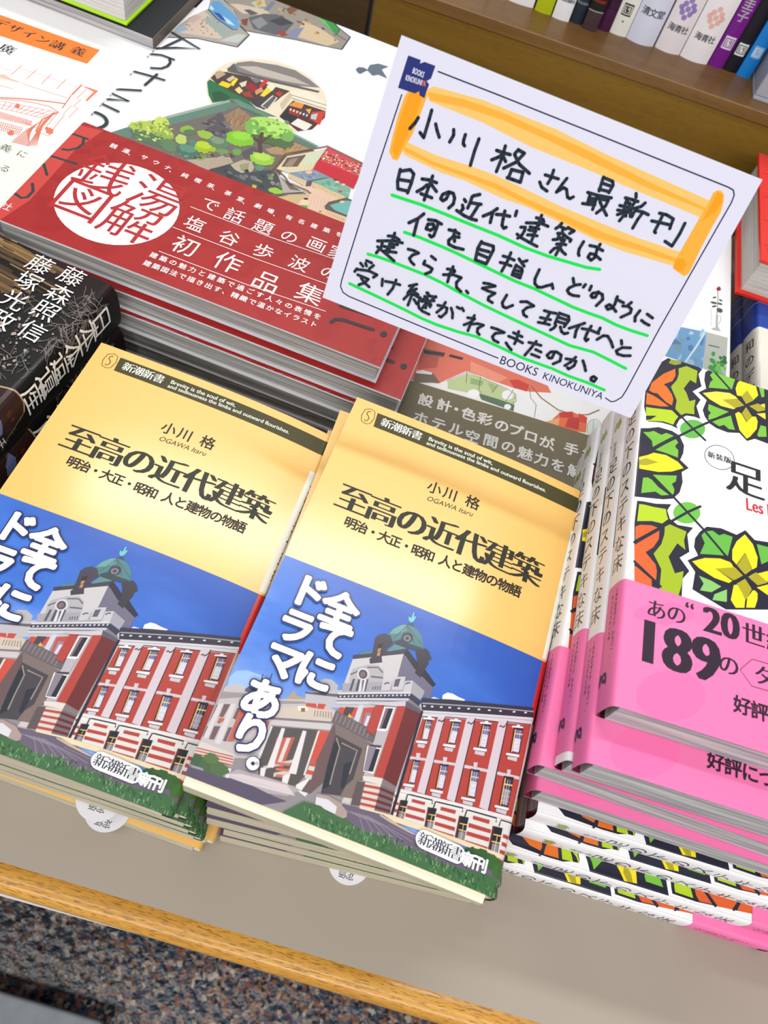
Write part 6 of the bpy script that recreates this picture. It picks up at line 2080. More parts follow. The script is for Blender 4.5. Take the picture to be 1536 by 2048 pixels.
B 230 190 110 1195 1287 7 0 1 -6 7 0.3 17
B 236 214 160 1174 1294 3 0 0 -4 7 0.3 18
B 120 24 36 1154 1270 6 0 1 -6 7 0.3 19
B 240 236 230 1347 1273 6 0 0 -4 7 0.3 20
B 70 60 80 1338 1289 7 0 0 -4 7 0.3 21
B 150 170 110 1294 1256 5 0 0 -4 7 0.3 22
B 230 190 110 1306 1281 6 0 0 -5 7 0.3 23
B 236 214 160 1302 1216 6 0 0 -4 7 0.3 24
B 120 24 36 1133 1229 6 0 1 -7 7 0.3 25
B 240 236 230 1236 1271 5 0 1 -6 7 0.3 26
B 70 60 80 1352 1279 4 0 0 -4 7 0.3 27
B 150 170 110 1337 1231 6 0 1 -6 7 0.3 28
B 230 190 110 1170 1235 5 0 1 -6 7 0.3 29
B 236 214 160 1324 1297 4 0 0 -6 7 0.3 30
B 120 24 36 1332 1240 5 0 0 -4 7 0.3 31
B 240 236 230 1328 1247 5 0 0 -6 7 0.3 32
B 70 60 80 1201 1289 5 0 0 -5 7 0.3 33
B 150 170 110 1296 1269 6 0 1 -7 7 0.3 34
B 230 190 110 1317 1244 6 0 1 -6 7 0.3 35
B 236 214 160 1141 1279 5 0 1 -5 7 0.3 36
B 120 24 36 1158 1244 6 0 1 -7 7 0.3 37
B 240 236 230 1356 1273 7 0 1 -6 7 0.3 38
B 70 60 80 1166 1280 7 0 1 -6 7 0.3 39
B 150 170 110 1192 1280 5 0 1 -5 7 0.3 40
B 230 190 110 1297 1270 3 0 0 -6 7 0.3 41
B 236 214 160 1145 1238 7 0 1 -7 7 0.3 42
B 120 24 36 1186 1286 4 0 1 -5 7 0.3 43
B 240 236 230 1212 1222 5 0 1 -5 7 0.3 44
B 70 60 80 1328 1216 4 0 0 -3 7 0.3 45
B 150 170 110 1179 1241 7 0 1 -7 7 0.3 46
B 230 190 110 1179 1260 5 0 1 -5 7 0.3 47
B 236 214 160 1349 1292 3 0 0 -5 7 0.3 48
B 120 24 36 1250 1271 5 0 1 -6 7 0.3 49
B 240 236 230 1152 1260 7 0 0 -4 7 0.3 50
B 70 60 80 1168 1273 3 0 1 -5 7 0.3 51
B 150 170 110 1160 1235 4 0 1 -6 7 0.3 52
B 230 190 110 1270 1266 6 0 0 -5 7 0.3 53
B 236 214 160 1354 1259 6 0 0 -4 7 0.3 54
B 120 24 36 1186 1269 7 0 1 -6 7 0.3 55
B 240 236 230 1139 1293 4 0 1 -6 7 0.3 56
B 70 60 80 1176 1222 6 0 1 -5 7 0.3 57
B 150 170 110 1268 1275 6 0 0 -5 7 0.3 58
B 230 190 110 1203 1263 4 0 0 -4 7 0.3 59
B 236 214 160 1317 1238 6 0 0 -6 7 0.3 60
B 120 24 36 1235 1284 4 0 0 -4 7 0.3 61
B 240 236 230 1324 1275 6 0 1 -7 7 0.3 62
B 70 60 80 1224 1252 6 0 1 -7 7 0.3 63
B 150 170 110 1192 1285 7 0 0 -4 7 0.3 64
B 230 190 110 1135 1234 6 0 0 -4 7 0.3 65
B 236 214 160 1350 1213 7 0 0 -5 7 0.3 66
B 120 24 36 1343 1236 3 0 0 -6 7 0.3 67
B 240 236 230 1195 1301 7 0 0 -4 7 0.3 68
B 70 60 80 1242 1262 6 0 0 -4 7 0.3 69
B 150 170 110 1260 1258 5 0 0 -5 7 0.3 70
B 230 190 110 1230 1248 5 0 1 -7 7 0.3 71
B 236 214 160 1252 1221 5 0 1 -6 7 0.3 72
B 120 24 36 1289 1216 5 0 0 -5 7 0.3 73
B 240 236 230 1326 1231 7 0 1 -6 7 0.3 74
B 70 60 80 1133 1265 5 0 1 -6 7 0.3 75
B 150 170 110 1336 1224 7 0 0 -3 7 0.3 76
B 230 190 110 1323 1230 3 0 1 -6 7 0.3 77
B 236 214 160 1353 1264 6 0 0 -5 7 0.3 78
B 120 24 36 1185 1277 6 0 0 -4 7 0.3 79
B 240 236 230 1217 1239 4 0 1 -6 7 0.3 80
B 70 60 80 1134 1222 4 0 1 -6 7 0.3 81
B 150 170 110 1259 1280 6 0 1 -7 7 0.3 82
B 230 190 110 1268 1212 3 0 0 -5 7 0.3 83
B 236 214 160 1158 1246 4 0 1 -7 7 0.3 84
B 120 24 36 1351 1266 5 0 0 -5 7 0.3 85
B 240 236 230 1146 1260 3 0 1 -5 7 0.3 86
B 70 60 80 1318 1243 6 0 1 -6 7 0.3 87
B 150 170 110 1341 1244 4 0 1 -7 7 0.3 88
B 230 190 110 1246 1237 6 0 1 -6 7 0.3 89
B 236 214 160 1357 1238 4 0 0 -4 7 0.3 90
B 120 24 36 1200 1235 7 0 1 -6 7 0.3 91
B 240 236 230 1143 1228 4 0 1 -7 7 0.3 92
B 70 60 80 1206 1288 4 0 0 -4 7 0.3 93
B 150 170 110 1349 1212 5 0 0 -5 7 0.3 94
B 230 190 110 1205 1284 7 0 0 -4 7 0.3 95
B 236 214 160 1199 1259 5 0 1 -6 7 0.3 96
B 120 24 36 1309 1238 7 0 0 -5 7 0.3 0
B 240 236 230 1136 1258 5 0 0 -4 7 0.3 1
B 70 60 80 1332 1260 5 0 0 -4 7 0.3 2
B 150 170 110 1161 1243 6 0 1 -6 7 0.3 3
B 230 190 110 1290 1212 6 0 1 -6 7 0.3 4
B 236 214 160 1287 1257 7 0 1 -7 7 0.3 5
B 120 24 36 1264 1250 5 0 1 -6 7 0.3 6
B 240 236 230 1284 1280 4 0 0 -6 7 0.3 7
B 70 60 80 1183 1269 3 0 1 -5 7 0.3 8
B 150 170 110 1295 1292 5 0 1 -7 7 0.3 9
B 230 190 110 1179 1218 5 0 0 -5 7 0.3 10
B 236 214 160 1220 1268 6 0 1 -7 7 0.3 11
B 120 24 36 1203 1268 6 0 1 -6 7 0.3 12
L 150 110 90 0.5 1126 1302 3 33 215 -28
P 228 196 170 1040 965 76 0 45 19 194 9 31 -13 -89 -97 16 -44 118 5 -7 -27 -171 -15 -147 0 -62 12 137 117
L 206 168 146 0.2 1141 944 31 -137
L 206 168 146 0.2 1159 943 30 -135
L 206 168 146 0.2 1176 943 29 -134
L 206 168 146 0.2 1194 943 28 -133
L 206 168 146 0.2 1211 943 27 -132
L 206 168 146 0.2 1229 942 26 -130
L 206 168 146 0.2 1246 942 26 -128
L 206 168 146 0.2 1263 942 25 -127
L 206 168 146 0.2 1281 941 24 -125
L 206 168 146 0.2 1298 941 23 -124
L 206 168 146 0.2 1316 941 22 -123
L 206 168 146 0.2 1333 941 22 -121
L 206 168 146 0.2 1351 940 20 -119
L 206 168 146 0.2 1368 940 20 -118
P 130 150 168 1028 1024 104 96 93 -11 -92 -99 -41 2
P 226 204 160 1027 1019 109 -8 6 -39 -106 17
P 90 84 88 1132 1013 91 99 -66 -88 6 -39 -23 -14
L 206 140 100 0.3 1034 1016 7 -22
L 206 140 100 0.3 1045 1015 7 -22
L 206 140 100 0.3 1055 1014 7 -22
L 206 140 100 0.3 1065 1013 7 -22
L 206 140 100 0.3 1076 1012 7 -22
L 206 140 100 0.3 1086 1011 7 -22
L 206 140 100 0.3 1096 1010 7 -22
L 206 140 100 0.3 1107 1009 7 -22
L 206 140 100 0.3 1117 1008 7 -22
L 206 140 100 0.3 1127 1007 7 -23
P 126 178 152 1158 1030 69 73 126 -19 12 -71 -68 -21
P 226 204 160 1157 1024 196 -18 4 -35 -188 18
L 206 140 100 0.35 1164 1020 8 -27
L 206 140 100 0.35 1176 1019 8 -27
L 206 140 100 0.35 1188 1018 8 -27
L 206 140 100 0.35 1201 1016 8 -27
L 206 140 100 0.35 1213 1015 8 -27
L 206 140 100 0.35 1225 1014 8 -27
L 206 140 100 0.35 1237 1012 8 -27
L 206 140 100 0.35 1249 1011 8 -27
L 206 140 100 0.35 1261 1010 8 -27
L 206 140 100 0.35 1274 1008 7 -27
L 206 140 100 0.35 1286 1007 7 -27
L 206 140 100 0.35 1298 1006 7 -27
L 206 140 100 0.35 1310 1004 8 -27
L 206 140 100 0.35 1322 1003 8 -27
L 206 140 100 0.35 1334 1002 8 -27
L 206 140 100 0.35 1346 1000 8 -27
B 150 200 178 1283 1050 10 0 1 -6 8 0.3 0
B 160 178 190 1151 1101 10 0 1 -6 8 0.3 40
B 100 150 136 1298 1092 10 0 1 -6 8 0.3 1
B 104 124 146 1100 1031 10 0 1 -6 8 0.3 41
B 150 200 178 1263 1051 10 0 1 -6 8 0.3 2
B 160 178 190 1079 1054 10 0 1 -6 8 0.3 42
B 100 150 136 1232 1057 10 0 1 -6 8 0.3 3
B 104 124 146 1143 1086 10 0 1 -6 8 0.3 43
B 150 200 178 1256 1038 10 0 1 -6 8 0.3 4
B 160 178 190 1154 1058 10 0 1 -6 8 0.3 44
B 100 150 136 1281 1075 10 0 1 -6 8 0.3 5
B 104 124 146 1094 1034 10 0 1 -6 8 0.3 45
B 150 200 178 1264 1011 10 0 1 -6 8 0.3 6
B 160 178 190 1104 1033 10 0 1 -6 8 0.3 46
B 100 150 136 1249 1048 10 0 1 -6 8 0.3 7
B 104 124 146 1102 1028 10 0 1 -6 8 0.3 47
B 150 200 178 1275 1037 10 0 1 -6 8 0.3 8
B 160 178 190 1153 1103 10 0 1 -6 8 0.3 48
B 100 150 136 1274 1059 10 0 1 -6 8 0.3 9
B 104 124 146 1109 1028 10 0 1 -6 8 0.3 49
B 150 200 178 1239 1029 10 0 1 -6 8 0.3 10
B 160 178 190 1115 1072 10 0 1 -6 8 0.3 50
B 100 150 136 1234 1068 10 0 1 -6 8 0.3 11
B 104 124 146 1131 1053 10 0 1 -6 8 0.3 51
B 150 200 178 1349 1041 10 0 0 -6 8 0.3 12
B 160 178 190 1120 1027 10 0 1 -6 8 0.3 52
B 100 150 136 1213 1040 10 0 1 -6 8 0.3 13
B 104 124 146 1135 1053 10 0 1 -6 8 0.3 53
P 96 84 80 1280 882 8 41 69 81 35 -2 41 -162 -99 21 -42 -3
P 112 182 172 1301 902 59 77 30 15 26 -115 -78 1
P 226 204 160 1291 861 43 0 85 2 8 -31 -84 3 -42 6
L 206 140 100 0.35 1303 858 7 -21
L 206 140 100 0.35 1315 857 6 -21
L 206 140 100 0.35 1327 856 6 -21
L 206 140 100 0.35 1339 855 6 -21
L 206 140 100 0.35 1350 855 6 -22
L 206 140 100 0.35 1362 854 6 -22
L 206 140 100 0.35 1374 853 6 -22
L 206 140 100 0.35 1386 852 6 -22
L 206 140 100 0.35 1397 851 6 -22
L 206 140 100 0.35 1409 850 6 -21
P 206 180 132 1049 803 43 63 90 61 12 -52 -15 -28 -72 -49
L 120 92 70 0.9 962 1015 60 -33 37 -34 99 -3 28 -11
B 238 206 178 1181 848 20 13 10 -26 16 0.05 3
P 96 176 64 1171 824 34 16 7 -27 -28 -8
B 40 34 34 1178 881 11 7 3 -7 10 0.1 4
B 230 190 150 1116 1085 16 10 5 -14 10 0.1 5
B 120 60 50 1261 1105 14 2 2 -10 10 0.1 6
B 236 200 170 1272 1093 11 7 3 -9 10 0.1 7
B 236 200 170 1308 1091 10 6 3 -9 10 0.1 8
B 200 60 80 1312 1032 10 6 3 -8 10 0.1 9
B 236 200 170 1349 961 11 7 3 -9 10 0.1 10
P 90 74 60 1268 830 11 10 0 -15
P 226 196 130 1279 809 19 39 13 -2 -8 -40
L 40 56 58 1.5 -14 1800 207 -56 -112 -68 -109 -90
L 40 56 58 1.5 67 1775 -46 -143
L 40 56 58 1.5 -30 1525 75 39 74 2
L 40 56 58 1.5 96 1560 20 -32 2 -38 -18 -39 -46 -28
L 40 56 58 1.5 -41 1227 -10 34 7 47 31 32 81 15 91 11
L 40 56 58 1.5 105 1390 -9 -123
L 40 56 58 1.5 100 1212 -90 -52 -67 -51 151 -15 -90 -41 -66 -49 150 -16
L 40 56 58 1.9 83 877 3 -15 -1 -16 -5 -15 -9 -15 -13 -13 -16 -11 -17 -9 -19 -5 -19 -3 -19 1 -18 4 -16 7 -12 10 -10 12 -5 14 -2 15 3 16 7 15 11 14 14 13 16 10 19 7 20 5 19 0 19 -2 17 -6 14 -9 11 -11 8 -13
"""
ART['art_obi'] = """
P 200 66 60 -146 48 69 724 177 30 -38 -201 8 -420 -40 -180 -175 -31
L 40 56 58 1.5 -102 668 94 35 78 4
L 40 56 58 1.5 52 704 18 -41 -6 -43 -26 -35 -27 -11
L 40 56 58 1.5 -97 469 95 34 119 11
L 40 56 58 1.4 -49 483 94 -111
L 40 56 58 1.4 -26 455 -70 -89
L 40 56 58 1.5 22 284 29 -44 -1 -47 -19 -20 -36 12 -40 21 -36 -2 -20 -49
P 246 246 252 696 370 -3 41 -9 40 -14 38 -20 36 -24 33 -29 29 -33 24 -36 20 -38 14 -40 9 -41 3 -41 -3 -39 -9 -39 -14 -36 -20 -32 -24 -29 -29 -25 -33 -19 -36 -14 -38 -9 -40 -3 -41 3 -40 9 -40 14 -39 19 -35 25 -33 29 -29 32 -24 36 -20 39 -14 39 -9 41 -3 41 3 40 9 38 14 36 20 33 24 29 29 24 33 20 35 14 39 9 40
T 176 28 42 銭 26.6 51.2 26.6 51.2 25 l 0
T 176 28 42 湯 54.6 51.2 54.6 51.2 25 l 0
T 176 28 42 図 26.4 29.5 26.4 29.5 25 l 0
T 176 28 42 解 52.0 27.8 52.0 27.8 25 l 0
T 248 244 244 社 0.5 9.2 0.5 9.2 5 g 0
T 248 244 244 銭湯 20.0 72.8 26.7 72.7 3.4 b 0
T 248 244 244 、 30.3 72.0 30.3 72.0 3.4 b 0
T 248 244 244 サウナ 36.4 73.1 49.4 72.2 3.4 b 0
T 248 244 244 、 52.7 71.3 52.7 71.3 3.4 b 0
T 248 244 244 純喫茶 59.1 71.5 73.0 71.3 3.4 b 0
T 248 244 244 、 76.3 70.4 76.3 70.4 3.4 b 0
T 248 244 244 茶室 82.6 70.7 89.6 70.0 3.4 b 0
T 248 244 244 、 93.1 69.1 93.1 69.1 3.4 b 0
T 248 244 244 劇場 99.1 70.0 105.8 69.9 3.4 b 0
T 248 244 244 、 109.6 68.7 109.6 68.7 3.4 b 0
T 248 244 244 有名建築を 115.6 70.3 141.9 72.0 3.4 b 0
T 248 244 244 で 78.6 58.6 78.6 58.6 9 l 0
T 248 244 244 話 92.0 57.5 92.0 57.5 9.5 l 0
T 248 244 244 題 107.2 57.4 107.2 57.4 9.5 l 0
T 248 244 244 の 120.8 57.6 120.8 57.6 8.5 l 0
T 248 244 244 画 134.6 59.4 134.6 59.4 9.5 l 0
T 248 244 244 家 146.1 59.2 146.1 59.2 9.5 l 0
T 248 244 244 塩 78.1 42.1 78.1 42.1 9.5 l 0
T 248 244 244 谷 96.1 41.7 96.1 41.7 9.5 l 0
T 248 244 244 歩 113.8 41.8 113.8 41.8 9.5 l 0
T 248 244 244 波 131.9 42.7 131.9 42.7 9.5 l 0
T 248 244 244 の 146.8 44.1 146.8 44.1 8.5 l 0
T 248 244 244 初 80.8 26.4 80.8 26.4 12 l 0
T 248 244 244 作 102.3 26.3 102.3 26.3 12.5 l 0
T 248 244 244 品 122.8 23.7 122.8 23.7 12.5 l 0
T 248 244 244 集 143.6 26.6 143.6 26.6 12.5 l 0
L 248 244 244 0.35 711 522 411 3 372 20
L 248 244 244 0.35 701 350 429 3 374 15
L 248 244 244 0.35 718 174 425 3 398 23
T 248 244 244 建築の魅力と建築で過ごす人々の表情を 71.1 13.7 151.8 15.2 3.5 b 0
T 248 244 244 建築図法で描き出す、精緻で温かなイラスト 71.0 7.6 151.9 9.8 3.5 b 0
L 44 36 46 2.0 1593 267 71 8 81 6
L 44 36 46 2.0 1588 151 11 25 36 15 57 3 85 7
B 30 32 44 1832 198 15 8 5 -17 22 0 0
"""
ART['white_cover'] = """
P 240 128 52 -58 1327 742 40 576 28 5 -152 -479 -44 -769 -60
T 44 44 52 デザイン 73.0 130.1 97.7 129.9 7.0 m 0
T 44 44 52 講義 106.2 130.0 117.5 131.7 7.5 m 0
T 44 44 52 廣 87.7 111.6 87.7 111.6 8 m 0
L 226 170 160 0.3 820 934 176 36
L 226 170 160 0.3 1008 1010 81 8 77 8 81 2 80 10
L 222 120 88 0.35 1008 1040 0 -101
L 222 120 88 0.35 1086 1050 0 -102
L 222 120 88 0.35 1165 1057 2 -102
L 222 120 88 0.35 1246 1063 2 -101
L 222 120 88 0.9 1333 1066 1 -102
P 226 130 96 1350 1063 76 6 -4 -111 -11 2 -1 88 -57 7
L 222 120 88 0.32 1089 903 237 23
L 222 120 88 0.32 1012 830 66 11
L 222 120 88 0.32 1370 1045 -2 -96
L 222 120 88 0.32 1389 957 -1 -70
L 222 120 88 0.32 1332 963 18 -125
L 222 120 88 0.32 1413 882 0 -93 -36 8 0 86 36 -1
L 222 120 88 0.32 1386 796 8 -97
L 222 120 88 0.32 1350 793 10 -117
L 222 120 88 0.32 1339 612 68 -4
L 222 120 88 0.32 1394 699 11 -88
L 222 120 88 0.32 1251 638 109 -5
L 222 120 88 0.9 1003 708 61 35 76 46 65 32 77 34 65 25
L 222 120 88 0.5 1070 734 78 42 70 23 73 17 60 -16
L 222 120 88 0.6 1334 956 16 -118
L 222 120 88 0.8 1351 800 -36 -90 24 -105
P 240 190 170 962 910 20 10 44 -11 58 2 -30 -13 -45 -9 -32 -4
L 222 120 88 0.28 1077 722 264 73
L 222 120 88 0.28 1085 695 234 59
L 222 120 88 0.28 1094 668 203 45
L 222 120 88 0.28 1077 722 17 -54
L 222 120 88 0.28 1106 730 10 -57
L 222 120 88 0.28 1135 738 4 -60
L 222 120 88 0.28 1164 746 -3 -63
L 222 120 88 0.28 1194 754 -10 -66
L 222 120 88 0.28 1223 762 -17 -69
L 222 120 88 0.28 1252 770 -23 -72
L 222 120 88 0.28 1282 778 -30 -75
L 222 120 88 0.28 1311 787 -37 -79
L 222 120 88 0.28 1341 795 -44 -82
L 222 120 88 0.25 1124 645 159 22
L 222 120 88 0.25 1128 630 159 25
L 222 120 88 0.25 1131 616 160 28
L 222 120 88 0.25 1135 601 160 31
L 222 120 88 0.25 1124 645 11 -44
L 222 120 88 0.25 1131 646 11 -43
L 222 120 88 0.25 1139 647 10 -43
L 222 120 88 0.25 1146 648 10 -42
L 222 120 88 0.25 1153 649 11 -42
L 222 120 88 0.25 1160 650 11 -42
L 222 120 88 0.25 1167 651 11 -41
L 222 120 88 0.25 1175 652 11 -41
L 222 120 88 0.25 1182 653 11 -40
L 222 120 88 0.25 1189 654 11 -40
L 222 120 88 0.25 1196 655 11 -40
L 222 120 88 0.25 1203 656 12 -39
L 222 120 88 0.25 1211 657 11 -39
L 222 120 88 0.25 1218 658 11 -38
L 222 120 88 0.25 1225 659 12 -38
L 222 120 88 0.25 1232 660 12 -38
L 222 120 88 0.25 1240 661 11 -37
L 222 120 88 0.25 1247 662 11 -37
L 222 120 88 0.25 1254 663 12 -36
L 222 120 88 0.25 1261 664 12 -36
L 222 120 88 0.25 1268 665 12 -36
L 222 120 88 0.25 1276 666 12 -35
L 222 120 88 0.25 1283 667 12 -35
L 222 120 88 0.25 1150 576 125 21
L 222 120 88 0.25 1158 558 120 20
L 222 120 88 0.25 1167 540 114 19
L 222 120 88 0.25 1175 522 110 18
L 222 120 88 0.25 1150 576 25 -54
L 222 120 88 0.25 1160 578 24 -54
L 222 120 88 0.25 1171 580 22 -55
L 222 120 88 0.25 1181 581 21 -54
L 222 120 88 0.25 1192 583 19 -55
L 222 120 88 0.25 1202 585 19 -55
L 222 120 88 0.25 1212 587 18 -56
L 222 120 88 0.25 1223 588 16 -55
L 222 120 88 0.25 1233 590 15 -56
L 222 120 88 0.25 1244 592 13 -56
L 222 120 88 0.25 1254 594 12 -57
L 222 120 88 0.25 1265 595 10 -56
L 222 120 88 0.25 1275 597 10 -57
L 222 120 88 0.25 1321 700 -25 -117 -8 -109
L 222 120 88 0.25 1319 692 -18 -115 -7 -102
L 222 120 88 0.25 1317 683 -10 -112 -7 -95
L 222 120 88 0.25 1316 675 -3 -110 -7 -88
L 222 120 88 0.25 1314 667 4 -108 -7 -81
L 222 120 88 0.25 1312 658 12 -105 -7 -74
L 222 120 88 0.25 1311 650 18 -103 -6 -67
L 222 120 88 0.25 1309 642 26 -101 -6 -59
L 222 120 88 0.25 1307 633 33 -98 -6 -52
L 222 120 88 0.25 1306 625 40 -96 -6 -45
L 222 120 88 0.25 1304 617 47 -94 -5 -38
L 222 120 88 0.25 1302 609 55 -92 -5 -31
L 222 120 88 0.25 1301 600 61 -89 -5 -24
L 222 120 88 0.25 1299 592 69 -87 -5 -17
L 222 120 88 0.25 1336 703 27 -214
L 222 120 88 0.25 1339 691 30 -198
L 222 120 88 0.25 1342 678 33 -181
L 222 120 88 0.25 1345 666 35 -165
L 222 120 88 0.25 1348 654 38 -149
L 222 120 88 0.25 1351 641 41 -133
L 222 120 88 0.25 1354 629 44 -117
L 222 120 88 0.3 1324 724 14 61
L 222 120 88 0.3 1327 703 12 64
L 222 120 88 0.3 1331 682 9 68
L 222 120 88 0.3 1335 662 6 70
L 222 120 88 0.3 1338 642 4 73
L 222 120 88 0.3 1342 621 1 76
L 222 120 88 0.3 1346 601 -2 79
L 222 120 88 0.3 1349 581 -4 82
L 222 120 88 0.3 1353 561 -7 84
L 222 120 88 0.3 1357 541 -10 87
L 222 120 88 0.3 1360 522 -12 89
L 222 120 88 0.3 1324 724 36 -202
L 222 120 88 0.3 1331 754 23 -188
L 222 120 88 0.3 1338 785 10 -174
B 222 120 88 1166 732 10 7 9 -16 14 0.4 3
B 222 120 88 1253 533 13 8 12 -20 14 0.5 4
B 222 120 88 1386 651 21 -1 6 -22 16 0.5 5
P 236 240 224 -20 -20 1525 0 0 488 -1525 0
T 44 44 52 義 128.9 42.4 128.9 42.4 5 g 0
T 44 44 52 』 132.5 41.7 132.5 41.7 5 g 0
T 44 44 52 に 137.6 42.4 137.6 42.4 5 g 0
T 44 44 52 る 136.6 29.1 136.6 29.1 5 g 0
"""
